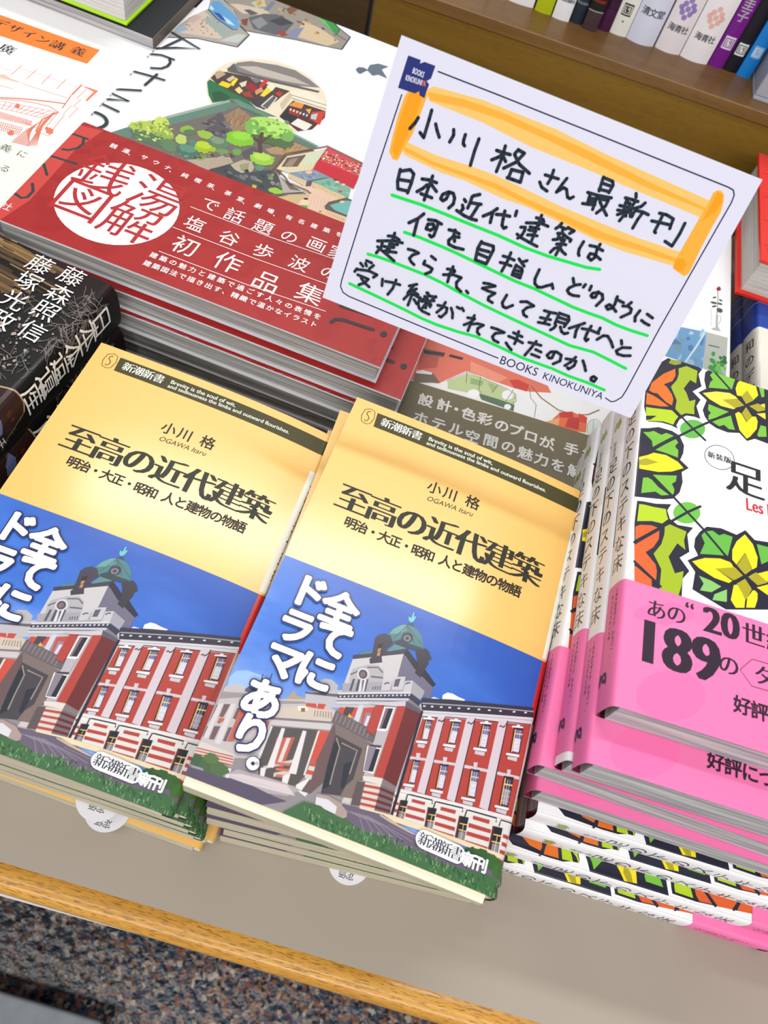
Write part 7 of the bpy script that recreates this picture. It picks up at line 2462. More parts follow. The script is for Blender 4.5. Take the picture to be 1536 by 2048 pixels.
ART['dark_cover'] = """
P 44 36 34 855 2218 343 145 227 35 259 -11 153 -52 79 -127 -62 -26 -67 -31 -170 -106 -103 -122 -325 -128
L 120 96 68 0.827777902076129 1350 2271 161 -14
L 74 58 46 1.388700644158595 1366 2266 180 -13
L 34 32 36 0.8343484351608844 1281 2142 177 -18
L 92 74 54 2.053096450617443 1079 2195 187 -7
L 150 116 76 0.7946330210533278 1149 2144 197 -25
L 26 28 34 1.7369508574089585 1295 2069 267 -5
L 120 96 68 0.9132069685315696 1338 2136 333 -21
L 74 58 46 2.1190664871816995 1298 2337 235 0
L 34 32 36 1.2350451080691767 1384 2110 315 -4
L 92 74 54 1.7352718865177033 1298 1955 180 5
L 150 116 76 0.9964722325145225 1479 2082 171 -8
L 26 28 34 2.0548309451720344 1202 2266 234 6
L 120 96 68 0.7178742665317656 1356 2136 170 -1
L 74 58 46 1.9514743101454808 1183 2169 220 -6
L 34 32 36 1.6947571365398415 1313 1953 158 2
L 92 74 54 0.7198264397280427 1343 1924 80 0
L 150 116 76 1.0475788847249567 1325 2012 160 -6
L 26 28 34 1.1331164477412852 1254 2156 225 -15
L 120 96 68 1.24024583645526 1055 2256 155 -9
L 74 58 46 0.7944608545640094 1383 2007 141 -17
L 34 32 36 1.815627906837437 1047 2292 223 -15
L 92 74 54 1.015122914247207 1386 2221 133 -14
L 150 116 76 2.1856898093570587 1268 1950 172 -15
L 26 28 34 0.825032203649649 1226 2071 340 -13
L 120 96 68 0.8830330279669901 1325 2083 221 3
L 74 58 46 1.7882863263461157 1305 2090 153 -6
L 34 32 36 1.0382794750957884 1348 2040 208 -5
L 92 74 54 1.7624816820097695 1192 2241 158 -14
L 150 116 76 0.8400035207568178 1191 2048 205 -8
L 120 96 68 1.6709075860251716 1130 2223 257 -23
L 74 58 46 2.0913699862399584 1184 2331 353 -33
L 34 32 36 2.165205208333883 1351 1923 67 -3
L 92 74 54 1.6376682284987127 1384 2212 322 -18
L 26 28 34 1.167986667959947 1169 2236 364 -39
L 120 96 68 2.1040734733339406 1268 2215 328 -26
L 74 58 46 1.3412522404925489 1450 2061 174 -4
L 34 32 36 0.802941097672006 1301 2130 307 -2
L 92 74 54 1.9439999784338677 1296 2019 207 4
L 150 116 76 1.1159936755367008 1170 2199 312 -16
L 26 28 34 1.885243962385301 1379 1971 98 -12
L 120 96 68 1.944587296940944 1294 2012 240 -15
L 74 58 46 1.6820374232237159 1339 2198 304 -10
L 34 32 36 0.9052077318216388 1512 2056 97 -9
L 92 74 54 2.00306800830233 1380 2095 144 -6
L 150 116 76 1.997515626781263 1526 2003 16 -1
L 26 28 34 1.98860267032653 1287 2053 141 -16
L 120 96 68 1.7870723467736842 1301 2056 280 -28
L 74 58 46 1.1901868410346224 1272 2073 188 -5
L 34 32 36 0.939606717494326 1190 2089 283 -6
L 92 74 54 0.849664173287863 1193 2213 235 -22
L 150 116 76 0.8635148928931352 1155 2219 174 -16
L 26 28 34 1.5392169509783316 1181 2309 313 -34
L 120 96 68 1.544259113650014 1356 2223 295 -14
L 34 32 36 0.7912704061140214 1219 2186 172 -16
L 92 74 54 2.1047676038359358 1428 1983 81 -3
L 150 116 76 2.1750475404041767 1430 2125 265 -21
L 26 28 34 1.1632261387941734 1254 2119 318 -17
L 120 96 68 1.4499179091520888 1340 2053 159 -16
L 74 58 46 1.0262409556864138 1436 1948 24 0
L 34 32 36 0.8863983417808893 1380 2134 317 -23
L 92 74 54 1.2205670078294542 1131 2133 223 -27
L 150 116 76 0.8195673662543016 1386 2056 160 -12
L 26 28 34 1.338290270016719 1228 2256 167 -21
L 120 96 68 0.7594041569667738 1463 2111 159 -20
L 74 58 46 2.1201365596032957 1369 2096 303 -7
L 34 32 36 1.2477765341444405 1331 2065 158 -1
L 92 74 54 1.6430283531945447 1214 2176 307 -9
L 150 116 76 1.1696913554625024 1054 2283 310 -36
L 26 28 34 1.542245662657102 1079 2292 211 -6
L 120 96 68 1.8121515514829907 1282 2213 317 -31
L 74 58 46 1.9901234086291149 1251 2075 306 -4
L 34 32 36 1.2115373373308622 1318 2154 244 -18
L 92 74 54 1.3846509430006124 1386 2111 209 -14
L 150 116 76 0.9606049118414808 1254 2128 256 -22
L 26 28 34 1.83863088911095 1287 2291 155 -15
L 120 96 68 0.9959549198606976 1254 2246 196 -22
L 74 58 46 1.171446190341221 1047 2244 285 -1
L 92 74 54 1.9819738025978506 1196 2036 299 -6
L 150 116 76 0.8437638720453845 1389 2191 134 -17
L 26 28 34 2.172859603408061 1294 2119 356 -30
L 120 96 68 1.7641550583227632 1387 1965 101 2
L 74 58 46 1.6852698525395922 1467 1965 17 -1
L 34 32 36 0.7963875700128031 1281 2236 164 6
L 92 74 54 1.7396236029559373 1349 2143 175 -6
L 150 116 76 1.0126673702515068 1234 2220 263 -9
L 26 28 34 1.6828944316975885 1408 2064 172 -17
L 120 96 68 1.1717352007204545 1476 2005 63 -5
L 74 58 46 2.028406544955183 1220 2036 202 -10
L 34 32 36 1.6263757855090977 1463 2086 172 -22
L 92 74 54 1.6155459397953158 1320 2077 181 -17
L 150 116 76 1.5960788464488083 1121 2240 185 -16
L 70 56 46 1.1 1342 2301 143 9 137 -41
L 40 34 32 1.1 1370 2304 143 10 136 -41
L 96 76 58 1.1 1398 2307 142 10 136 -40
L 70 56 46 1.1 1426 2309 141 12 136 -40
L 40 34 32 1.1 1454 2312 141 13 135 -41
L 96 76 58 1.1 1482 2315 140 14 135 -41
L 70 56 46 1.1 1510 2318 139 15 135 -41
L 40 34 32 1.1 1538 2320 139 17 135 -41
L 96 76 58 1.1 1566 2323 138 17 135 -41
L 70 56 46 1.1 1594 2326 137 18 123 -49
L 40 34 32 1.1 1622 2329 137 19 101 -63
L 96 76 58 1.1 1650 2332 136 20 81 -77
L 70 56 46 1.1 1678 2334 136 22 59 -91
L 40 34 32 1.1 1706 2337 135 23 38 -105
L 128 116 112 0.22 1829 2139 -8 7 -7 9 -8 6 -8 7 -7 7 -7 9
L 128 116 112 0.22 1802 2137 0 -10 4 -10 2 -10 1 -9 2 -10 1 -10
L 128 116 112 0.22 1787 2140 -2 -8 -5 -6 -4 -7 -4 -7 -2 -8 -4 -7
L 128 116 112 0.32 1869 2139 -13 -1 -14 1 -13 0 -14 -1 -13 -1 -15 3
L 128 116 112 0.22 1825 2115 -4 -7 -3 -7 -6 -5 -6 -4 -7 -3 -8 -2
L 128 116 112 0.22 1811 2120 -3 10 -3 10 -1 10 0 9 2 8 4 8
L 128 116 112 0.22 1783 2128 -7 9 -4 10 -3 10 -4 10 -5 9 -7 9
L 128 116 112 0.32 1866 2114 -13 -1 -13 0 -15 2 -14 5 -14 6 -14 2
L 128 116 112 0.22 1840 2068 -3 -8 -4 -7 -5 -5 -4 -7 -6 -5 -4 -6
L 128 116 112 0.22 1813 2069 -3 -8 -3 -7 -2 -9 -2 -8 -2 -8 0 -10
L 128 116 112 0.22 1800 2066 -9 4 -8 3 -8 1 -9 1 -8 1 -9 1
L 128 116 112 0.22 1788 2063 -7 9 -8 6 -7 8 -7 8 -7 8 -7 8
L 128 116 112 0.22 1777 2056 -8 4 -9 3 -8 3 -9 4 -8 5 -8 7
L 128 116 112 0.32 1853 2069 -13 -1 -13 0 -14 1 -13 -3 -12 -3 -11 -7
L 128 116 112 0.32 1888 2182 -9 -22 -10 -21 -3 -25 -7 -22 -6 -23 -5 -24
L 128 116 112 0.22 1916 2091 8 -5 9 -5 8 -6 6 -8 8 -6 6 -9
L 128 116 112 0.22 1929 2060 8 -6 8 -7 6 -8 5 -9 6 -8 7 -8
L 128 116 112 0.22 1926 2030 4 -9 4 -9 3 -10 2 -10 4 -9 3 -9
L 128 116 112 0.22 1918 2020 -8 2 -9 1 -7 0 -9 2 -8 -1 -8 2
L 128 116 112 0.32 1912 2108 4 -17 9 -15 4 -16 0 -16 -3 -14 -8 -10
L 128 116 112 0.22 1885 2095 -3 10 -1 10 -5 9 -3 10 -3 10 -2 10
L 128 116 112 0.22 1871 2104 -5 -5 -7 -4 -6 -4 -5 -6 -7 -3 -8 0
L 128 116 112 0.22 1857 2112 -2 10 -3 10 -2 10 0 10 -2 10 -4 10
L 128 116 112 0.22 1830 2114 -8 6 -8 6 -9 5 -8 2 -8 0 -8 0
L 128 116 112 0.22 1818 2111 -7 9 -5 9 -3 10 -1 10 -3 10 -6 10
L 128 116 112 0.32 1899 2090 -14 5 -14 9 -14 8 -14 4 -13 -2 -12 -3
L 128 116 112 0.22 1872 2017 9 -2 8 -4 8 -5 8 -6 8 -4 9 -3
L 128 116 112 0.22 1897 1955 8 -4 8 -5 7 -7 8 -7 6 -7 6 -9
L 128 116 112 0.32 1867 2033 5 -16 4 -16 5 -16 6 -16 10 -14 6 -15
L 128 116 112 0.22 1870 1996 -2 -8 -5 -6 -6 -3 -8 -2 -7 -2 -8 0
L 128 116 112 0.22 1899 1956 2 -9 0 -10 -1 -8 -1 -9 -4 -6 -3 -7
L 128 116 112 0.22 1911 1943 0 -9 -1 -8 1 -10 2 -9 2 -9 1 -9
L 128 116 112 0.22 1922 1930 8 -3 8 -5 7 -7 7 -7 5 -9 5 -8
L 128 116 112 0.32 1860 2011 10 -15 7 -15 10 -14 12 -11 12 -13 11 -13
L 128 116 112 0.32 1922 2128 -10 -20 -13 -18 -9 -21 -10 -20 -13 -16 -7 -22
L 128 116 112 0.22 1859 2067 -8 7 -8 5 -8 6 -9 2 -8 4 -8 6
L 128 116 112 0.22 1845 2071 -7 -4 -5 -6 -3 -7 -5 -6 -7 -3 -7 -2
L 128 116 112 0.22 1831 2075 -4 -7 -1 -9 1 -9 0 -10 2 -9 0 -10
L 128 116 112 0.22 1816 2081 -3 10 -3 10 -2 9 0 10 -3 10 -1 10
L 128 116 112 0.22 1802 2088 -3 10 -5 9 -3 10 0 10 0 9 2 9
L 128 116 112 0.32 1886 2063 -14 5 -13 -1 -14 4 -14 4 -15 6 -14 7
L 128 116 112 0.22 1844 2049 -4 -7 -3 -8 -3 -7 -3 -7 -5 -6 -5 -6
L 128 116 112 0.22 1832 2046 0 -10 2 -9 2 -10 4 -9 5 -9 6 -9
L 128 116 112 0.22 1820 2041 3 -10 3 -10 0 -9 0 -9 2 -10 3 -9
L 128 116 112 0.22 1807 2040 -1 -9 0 -9 -3 -8 -5 -5 -3 -7 0 -9
L 128 116 112 0.22 1795 2037 -9 4 -8 3 -9 5 -8 5 -9 3 -8 0
L 128 116 112 0.32 1871 2049 -14 0 -13 0 -12 -3 -12 -5 -13 -1 -12 -3
L 128 116 112 0.22 1873 1999 8 -1 9 -3 8 -5 8 -6 6 -7 6 -9
L 128 116 112 0.22 1900 1956 1 -9 0 -9 -1 -9 2 -9 4 -10 4 -9
L 128 116 112 0.32 1859 2031 6 -16 8 -16 9 -14 9 -15 9 -14 10 -15
L 128 116 112 0.22 1864 1992 8 0 8 0 8 1 8 1 8 -2 8 -1
L 128 116 112 0.22 1870 1977 7 -8 6 -8 8 -6 7 -7 8 -5 7 -7
L 128 116 112 0.22 1882 1915 -7 -3 -6 -5 -5 -5 -7 -3 -5 -5 -7 -4
L 128 116 112 0.32 1855 2007 9 -15 6 -15 5 -16 3 -16 0 -15 4 -15
L 128 116 112 0.22 1853 1973 1 -9 2 -9 1 -10 3 -9 5 -9 6 -8
L 128 116 112 0.22 1879 1929 0 -9 3 -9 2 -9 1 -9 0 -9 1 -9
L 128 116 112 0.22 1885 1914 -3 -7 -6 -5 -4 -6 -6 -4 -6 -4 -5 -5
L 128 116 112 0.22 1894 1900 0 -9 1 -9 4 -9 4 -9 3 -9 3 -10
L 128 116 112 0.32 1844 1988 9 -15 10 -13 8 -16 8 -15 6 -15 9 -14
L 128 116 112 0.32 1900 2080 -14 -17 -15 -14 -12 -18 -4 -24 -11 -19 -9 -19
L 128 116 112 0.22 1888 1901 -4 9 -4 10 -3 9 -3 9 -3 10 0 9
L 128 116 112 0.22 1874 1905 -6 -5 -4 -6 -1 -8 -1 -9 -1 -8 0 -9
L 128 116 112 0.22 1861 1903 -2 -8 -3 -7 -6 -4 -5 -6 -4 -6 -2 -8
L 128 116 112 0.22 1849 1900 -8 4 -8 1 -8 5 -9 5 -8 2 -8 5
L 128 116 112 0.32 1901 1895 -13 6 -14 4 -13 -2 -12 -3 -10 -6 -12 -4
L 128 116 112 0.22 1903 1836 -5 -6 -2 -7 -4 -7 -5 -5 -4 -6 -2 -7
L 128 116 112 0.32 1886 1881 6 -15 4 -15 7 -15 7 -14 5 -15 2 -15
L 128 116 112 0.22 1864 1860 7 -8 6 -8 7 -7 7 -5 7 -7 7 -7
L 128 116 112 0.22 1852 1838 -8 5 -7 6 -8 5 -8 6 -8 5 -7 6
L 128 116 112 0.22 1830 1829 1 -9 -1 -8 2 -9 3 -9 5 -8 6 -8
L 128 116 112 0.32 1868 1873 -4 -13 -4 -13 -8 -9 -10 -5 -12 -4 -9 -8
L 128 116 112 0.22 1832 1833 4 -9 3 -9 3 -9 3 -9 1 -9 0 -8
L 128 116 112 0.22 1831 1804 -7 -2 -5 -4 -7 -2 -8 0 -8 2 -9 2
L 128 116 112 0.22 1831 1790 6 -8 7 -7 5 -8 4 -9 6 -8 5 -8
L 128 116 112 0.32 1829 1862 2 -15 1 -14 2 -15 -3 -14 0 -14 4 -15
L 128 116 112 0.22 1814 1796 6 -8 6 -8 7 -7 7 -7 5 -8 6 -7
L 128 116 112 0.22 1816 1781 -8 -1 -6 -3 -8 -1 -7 -2 -8 0 -6 -2
L 128 116 112 0.32 1810 1854 -1 -14 1 -15 4 -15 0 -14 2 -15 -1 -14
L 128 116 112 0.32 1920 1903 -19 -8 -15 -14 -18 -8 -22 -1 -17 -10 -19 -8
L 128 116 112 0.22 1843 1908 -6 8 -6 9 -6 8 -4 9 -5 9 -5 9
L 128 116 112 0.32 1898 1888 -13 5 -14 5 -14 6 -14 4 -13 7 -14 8
L 128 116 112 0.22 1869 1883 -5 -5 -6 -4 -3 -7 -6 -4 -7 -3 -5 -4
L 128 116 112 0.22 1857 1894 -2 9 -1 9 -1 9 -1 10 -3 9 -2 9
L 128 116 112 0.22 1844 1904 -2 9 0 9 1 9 3 7 1 8 3 8
L 128 116 112 0.22 1832 1915 0 9 1 8 3 7 2 9 2 7 1 9
L 128 116 112 0.22 1819 1925 -1 9 -3 9 -5 9 -6 9 -6 8 -8 7
L 128 116 112 0.32 1883 1876 -14 7 -12 11 -13 10 -12 11 -13 10 -11 13
L 128 116 112 0.22 1849 1876 -7 -1 -6 -4 -5 -5 -7 -3 -6 -4 -5 -5
L 128 116 112 0.22 1836 1883 -6 9 -7 6 -8 6 -7 7 -8 6 -8 4
L 128 116 112 0.22 1814 1908 3 8 0 8 3 8 0 9 0 9 -2 9
L 128 116 112 0.22 1804 1922 -8 -1 -8 1 -8 0 -7 -2 -5 -5 -6 -5
L 128 116 112 0.22 1791 1932 -7 -2 -5 -5 -5 -6 -6 -3 -8 0 -8 -1
L 128 116 112 0.32 1863 1870 -14 6 -13 7 -12 11 -10 14 -10 14 -13 10
L 128 116 112 0.22 1812 1825 7 -8 6 -7 5 -8 6 -8 5 -9 5 -8
L 128 116 112 0.22 1814 1810 6 -8 4 -9 5 -9 6 -7 4 -9 3 -9
L 128 116 112 0.22 1816 1795 6 -7 6 -8 6 -8 6 -7 6 -9 5 -7
L 128 116 112 0.22 1815 1781 -7 -2 -7 -1 -7 -2 -5 -6 -6 -3 -7 -3
L 128 116 112 0.32 1823 1862 -7 -10 -3 -14 -1 -13 2 -15 2 -15 -1 -14
L 128 116 112 0.22 1799 1844 7 -8 6 -7 8 -6 8 -6 6 -8 6 -7
L 128 116 112 0.22 1784 1825 -8 0 -7 -1 -7 -2 -6 -4 -5 -5 -5 -6
L 128 116 112 0.22 1774 1818 -8 5 -8 4 -8 3 -9 3 -8 5 -7 6
L 128 116 112 0.22 1765 1811 -8 6 -8 5 -7 7 -7 8 -4 8 -3 10
L 128 116 112 0.32 1803 1856 -4 -12 -7 -10 -8 -9 -10 -7 -9 -7 -11 -5
L 128 116 112 0.32 1908 1908 -10 -20 -15 -12 -20 -6 -19 -8 -21 0 -20 -6
L 128 116 112 0.22 1851 2064 4 -10 6 -9 7 -7 8 -6 8 -5 8 -1
L 128 116 112 0.32 1884 2138 -6 -12 -5 -13 -6 -12 -5 -13 -4 -14 -7 -10
L 128 116 112 0.22 1963 2093 7 -7 6 -9 3 -10 3 -9 1 -10 3 -10
L 128 116 112 0.22 1975 2098 8 -3 9 -3 8 -3 8 -4 9 -1 8 -1
L 128 116 112 0.32 1893 2110 14 -7 14 -3 14 -1 14 -6 14 0 12 5
L 128 116 112 0.22 1911 2031 4 -10 4 -9 4 -9 7 -8 7 -7 7 -7
L 128 116 112 0.22 1908 2017 8 -7 7 -7 7 -8 7 -7 8 -5 7 -7
L 128 116 112 0.22 1903 2004 -8 0 -8 4 -9 3 -8 4 -8 2 -9 2
L 128 116 112 0.22 1896 1993 -8 3 -8 5 -8 5 -8 7 -6 8 -7 8
L 128 116 112 0.32 1918 2058 -5 -13 -2 -14 -3 -14 -5 -13 -7 -11 -8 -9
L 128 116 112 0.22 1932 2006 -7 -2 -8 -2 -7 -3 -5 -5 -6 -4 -7 -3
L 128 116 112 0.22 1935 1990 -4 -7 -5 -5 -7 -3 -7 -2 -6 -5 -5 -5
L 128 116 112 0.22 1939 1974 8 -4 8 -4 8 -5 8 -4 8 -2 9 -2
L 128 116 112 0.32 1935 2035 -3 -14 0 -15 3 -16 4 -16 5 -16 9 -14
L 128 116 112 0.22 1946 1998 7 -8 5 -8 7 -8 7 -7 5 -9 5 -9
L 128 116 112 0.32 1952 2011 -6 -13 -5 -12 -5 -12 -9 -10 -4 -12 -6 -11
L 128 116 112 0.32 1874 2166 10 -28 9 -28 10 -27 15 -25 17 -23 17 -24
L 128 116 112 0.22 1837 2021 -7 -2 -7 -2 -8 -2 -6 -4 -7 -2 -6 -4
L 128 116 112 0.22 1824 2031 -6 -5 -6 -3 -8 -1 -9 3 -8 3 -8 0
L 128 116 112 0.22 1811 2042 -7 -3 -5 -5 -3 -7 -4 -7 -4 -6 -5 -7
L 128 116 112 0.22 1788 2068 1 9 2 8 0 9 2 9 3 8 4 7
L 128 116 112 0.22 1774 2076 -5 -5 -7 -4 -5 -6 -5 -5 -7 -4 -4 -6
L 128 116 112 0.32 1851 2014 -14 7 -13 10 -13 11 -10 14 -13 12 -14 8
L 128 116 112 0.22 1798 1994 -8 7 -8 3 -9 1 -8 2 -8 1 -9 1
L 128 116 112 0.22 1771 1998 -8 6 -9 5 -7 7 -8 6 -7 9 -5 9
L 128 116 112 0.32 1837 1999 -14 0 -12 -2 -13 -3 -14 3 -13 1 -14 2
L 128 116 112 0.22 1834 1963 8 -6 7 -8 5 -9 5 -8 6 -9 5 -9
L 128 116 112 0.22 1851 1933 8 -2 8 -1 8 1 7 3 8 -1 8 -1
L 128 116 112 0.22 1861 1920 8 -1 8 -2 8 -1 8 2 5 5 7 2
L 128 116 112 0.22 1874 1889 8 -3 8 -3 8 -5 9 -3 8 -4 8 -2
L 128 116 112 0.32 1828 1979 6 -16 8 -15 9 -15 10 -13 7 -16 6 -15
L 128 116 112 0.22 1815 1951 -8 6 -8 6 -8 4 -9 5 -8 2 -8 0
L 128 116 112 0.22 1804 1945 2 -9 3 -10 4 -9 5 -8 7 -8 6 -8
L 128 116 112 0.22 1783 1934 -1 -9 2 -9 -1 -9 -3 -7 -3 -7 -4 -7
L 128 116 112 0.22 1770 1932 -3 -8 -3 -6 -4 -7 -5 -5 -5 -6 -5 -5
L 128 116 112 0.22 1759 1926 -7 8 -8 6 -7 7 -6 8 -7 8 -8 7
L 128 116 112 0.32 1827 1954 -12 -3 -11 -6 -11 -5 -10 -6 -13 -2 -11 -6
L 128 116 112 0.32 1868 2026 -17 -12 -14 -15 -9 -20 -1 -25 -8 -21 -13 -15
L 128 116 112 0.22 1781 1701 0 -8 -3 -7 -5 -5 -3 -6 -2 -8 -3 -6
L 128 116 112 0.22 1805 1681 1 -9 0 -8 -2 -7 -3 -7 -1 -8 -2 -7
L 128 116 112 0.22 1817 1671 7 2 5 5 4 5 2 8 1 8 2 7
L 128 116 112 0.22 1830 1663 1 -9 2 -8 0 -8 -2 -8 -2 -7 -4 -6
L 128 116 112 0.32 1757 1722 12 -11 12 -10 12 -11 12 -9 12 -10 13 -8
L 128 116 112 0.22 1779 1635 -6 -3 -6 -3 -6 -4 -7 -1 -8 1 -8 2
L 128 116 112 0.32 1749 1703 8 -14 10 -12 7 -14 3 -14 2 -14 7 -14
L 128 116 112 0.22 1723 1698 -3 9 -2 8 -2 9 -3 9 -2 9 0 8
L 128 116 112 0.22 1658 1705 0 -8 0 -8 3 -9 -1 -8 -1 -8 -2 -7
L 128 116 112 0.32 1736 1690 -13 8 -14 4 -13 2 -14 4 -13 0 -11 -3
L 128 116 112 0.22 1722 1632 -2 -7 -3 -7 -1 -7 0 -8 3 -9 4 -8
L 128 116 112 0.22 1728 1618 7 -7 6 -7 6 -7 7 -6 6 -7 5 -8
L 128 116 112 0.22 1735 1604 8 -1 8 -3 8 -3 8 -3 8 -3 8 -3
L 128 116 112 0.22 1740 1590 7 -6 6 -7 5 -7 6 -8 7 -6 7 -6
L 128 116 112 0.22 1746 1576 -1 -7 -3 -6 -1 -8 -1 -7 0 -8 1 -8
L 128 116 112 0.32 1712 1660 3 -14 7 -14 6 -14 7 -14 5 -14 6 -14
L 128 116 112 0.32 1763 1766 -2 -22 -4 -22 -8 -19 -13 -13 -10 -18 -14 -12
L 128 116 112 0.22 1644 1965 -4 -7 -1 -8 -2 -8 -2 -8 -1 -9 0 -9
L 128 116 112 0.22 1602 1987 -5 9 -2 10 -3 9 -2 10 -3 10 -2 9
L 128 116 112 0.22 1587 1994 -4 -5 -6 -5 -5 -6 -4 -6 -2 -8 -4 -6
L 128 116 112 0.32 1658 1958 -14 7 -15 4 -13 9 -14 9 -15 7 -14 9
L 128 116 112 0.32 1671 1833 1 24 -5 25 -1 25 -1 25 -7 26 -3 26
L 128 116 112 0.22 1577 1946 0 9 0 9 -1 9 -3 10 -4 9 -3 10
L 128 116 112 0.22 1589 1948 4 6 3 7 4 7 6 4 4 7 3 7
L 128 116 112 0.22 1600 1954 2 8 2 8 0 9 0 9 -1 9 -4 10
L 128 116 112 0.32 1566 1941 11 5 12 2 11 6 7 10 8 9 8 9
L 128 116 112 0.22 1577 1971 8 -5 8 -4 8 -6 8 -8 5 -9 4 -9
L 128 116 112 0.22 1588 1975 3 8 3 7 4 6 3 8 4 6 3 7
L 128 116 112 0.22 1597 1983 9 -1 7 2 7 2 7 4 4 6 5 5
L 128 116 112 0.22 1610 2005 9 -2 8 -3 8 -1 9 0 8 0 7 1
L 128 116 112 0.32 1566 1966 11 5 11 4 9 8 6 12 7 10 5 12
L 128 116 112 0.32 1563 1894 4 22 -1 25 0 25 -7 26 -11 27 -17 24
B 150 134 128 1619 1761 6 -3 -1 -4 8 0.35 0
B 112 106 110 1617 1829 0 -5 -2 1 8 0.35 1
B 176 158 150 1638 1878 7 0 2 -9 8 0.35 2
B 70 84 84 1556 1771 3 0 1 -4 8 0.35 3
B 60 70 60 1675 1856 3 -8 -7 -1 8 0.35 4
B 150 134 128 1661 1846 5 -12 -5 -1 8 0.35 5
B 112 106 110 1666 1818 7 3 2 -3 8 0.35 6
B 176 158 150 1737 1637 6 -4 -1 -2 8 0.35 7
B 70 84 84 1771 1724 -5 -9 -4 3 8 0.35 8
B 60 70 60 1623 1830 0 -9 -5 2 8 0.35 9
B 150 134 128 1788 1705 -3 -3 -4 5 8 0.35 10
B 112 106 110 1686 1839 4 -8 -2 -1 8 0.35 11
B 176 158 150 1588 1819 7 0 2 -6 8 0.35 12
B 70 84 84 1630 1726 3 0 1 -3 8 0.35 13
B 60 70 60 1587 1917 2 -6 -3 0 8 0.35 14
B 150 134 128 1890 1862 -6 -8 -4 4 8 0.35 15
B 112 106 110 1559 1835 4 -3 -3 -6 8 0.35 16
B 176 158 150 1708 1626 3 -8 -5 -1 8 0.35 17
B 70 84 84 1615 1794 5 -11 -5 -1 8 0.35 18
B 60 70 60 1623 1862 2 -4 -7 0 8 0.35 19
B 150 134 128 1877 1762 3 -5 -2 -1 8 0.35 20
B 112 106 110 1671 1633 3 -4 -3 -2 8 0.35 21
B 176 158 150 1798 1879 4 1 3 -6 8 0.35 22
B 70 84 84 1558 1860 5 2 4 -7 8 0.35 23
B 60 70 60 1786 1988 3 -4 -1 -2 8 0.35 24
B 150 134 128 1750 1654 -6 -7 -4 4 8 0.35 25
B 112 106 110 1594 1740 6 -1 1 -4 8 0.35 26
B 176 158 150 1594 1821 9 -2 1 -8 8 0.35 27
B 70 84 84 1665 1791 -1 -8 -7 3 8 0.35 28
B 60 70 60 1557 1772 -3 -8 -4 3 8 0.35 29
B 150 134 128 1581 1796 3 2 4 -6 8 0.35 30
B 112 106 110 1770 1745 -2 -9 -5 3 8 0.35 31
B 176 158 150 1816 1997 4 -1 0 -3 8 0.35 32
B 70 84 84 1685 1791 2 -5 -5 -1 8 0.35 33
B 60 70 60 1751 1647 3 -3 -1 -1 8 0.35 34
B 150 134 128 1722 1735 4 0 1 -3 8 0.35 35
B 112 106 110 1621 1833 -2 -6 -3 2 8 0.35 36
B 176 158 150 1744 1633 7 -1 1 -4 8 0.35 37
B 70 84 84 1773 1710 2 -9 -6 1 8 0.35 38
B 60 70 60 1897 1735 -4 -5 -3 3 8 0.35 39
B 150 134 128 1590 1815 0 -6 -2 1 8 0.35 40
B 112 106 110 1589 1866 5 -10 -7 -2 8 0.35 41
B 176 158 150 1654 1946 5 -12 -7 -1 8 0.35 42
B 70 84 84 1650 1836 3 2 2 -2 8 0.35 43
B 60 70 60 1789 1671 4 -5 -5 -4 8 0.35 44
B 150 134 128 1692 1682 3 -2 -2 -4 8 0.35 45
B 112 106 110 1686 1752 -3 -5 -5 4 8 0.35 46
B 176 158 150 1754 1681 -2 -8 -6 3 8 0.35 47
B 70 84 84 1668 1752 3 1 4 -7 8 0.35 48
B 60 70 60 1694 1807 3 1 4 -6 8 0.35 49
B 150 134 128 1798 1770 -2 -2 -5 6 8 0.35 50
B 112 106 110 1732 1652 1 -5 -4 0 8 0.35 51
B 176 158 150 1738 1784 3 -3 -2 -2 8 0.35 52
B 70 84 84 1641 1764 1 -3 -2 0 8 0.35 53
B 60 70 60 1769 1688 -2 -5 -3 2 8 0.35 54
B 150 134 128 1890 1810 1 -3 -4 0 8 0.35 55
B 112 106 110 1701 1819 7 0 2 -7 8 0.35 56
B 176 158 150 1591 1843 4 -3 -1 -2 8 0.35 57
B 70 84 84 1703 1682 4 -4 -3 -4 8 0.35 58
B 60 70 60 1756 1861 -1 -8 -8 4 8 0.35 59
B 150 134 128 1675 1926 0 -11 -5 2 8 0.35 60
B 112 106 110 1732 1724 4 -4 -1 -2 8 0.35 61
B 176 158 150 1707 1762 5 0 2 -7 8 0.35 62
B 70 84 84 1678 1634 1 -5 -4 1 8 0.35 63
B 60 70 60 1672 1721 9 -1 2 -8 8 0.35 64
B 150 134 128 1559 1794 -2 -3 -4 4 8 0.35 65
B 112 106 110 1669 1798 8 -5 -1 -5 8 0.35 66
B 176 158 150 1673 1856 7 0 2 -6 8 0.35 67
B 70 84 84 1764 1713 4 -4 -3 -3 8 0.35 68
B 60 70 60 1861 1855 -1 -6 -5 3 8 0.35 69
B 150 134 128 1521 1875 -6 -7 -3 3 8 0.35 70
B 112 106 110 1777 1658 2 -11 -3 1 8 0.35 71
B 176 158 150 1615 1787 7 -11 -4 -2 8 0.35 72
B 70 84 84 1603 1789 10 -7 -1 -4 8 0.35 73
B 60 70 60 1648 1702 7 3 4 -7 8 0.35 74
B 150 134 128 1674 1722 8 -7 -2 -3 8 0.35 75
B 112 106 110 1682 1853 6 -6 -4 -5 8 0.35 76
B 176 158 150 1758 1747 6 3 5 -7 8 0.35 77
B 70 84 84 1589 1853 4 -8 -3 -1 8 0.35 78
B 60 70 60 1731 1708 2 -6 -7 -1 8 0.35 79
B 150 134 128 1720 1684 7 -8 -2 -2 8 0.35 80
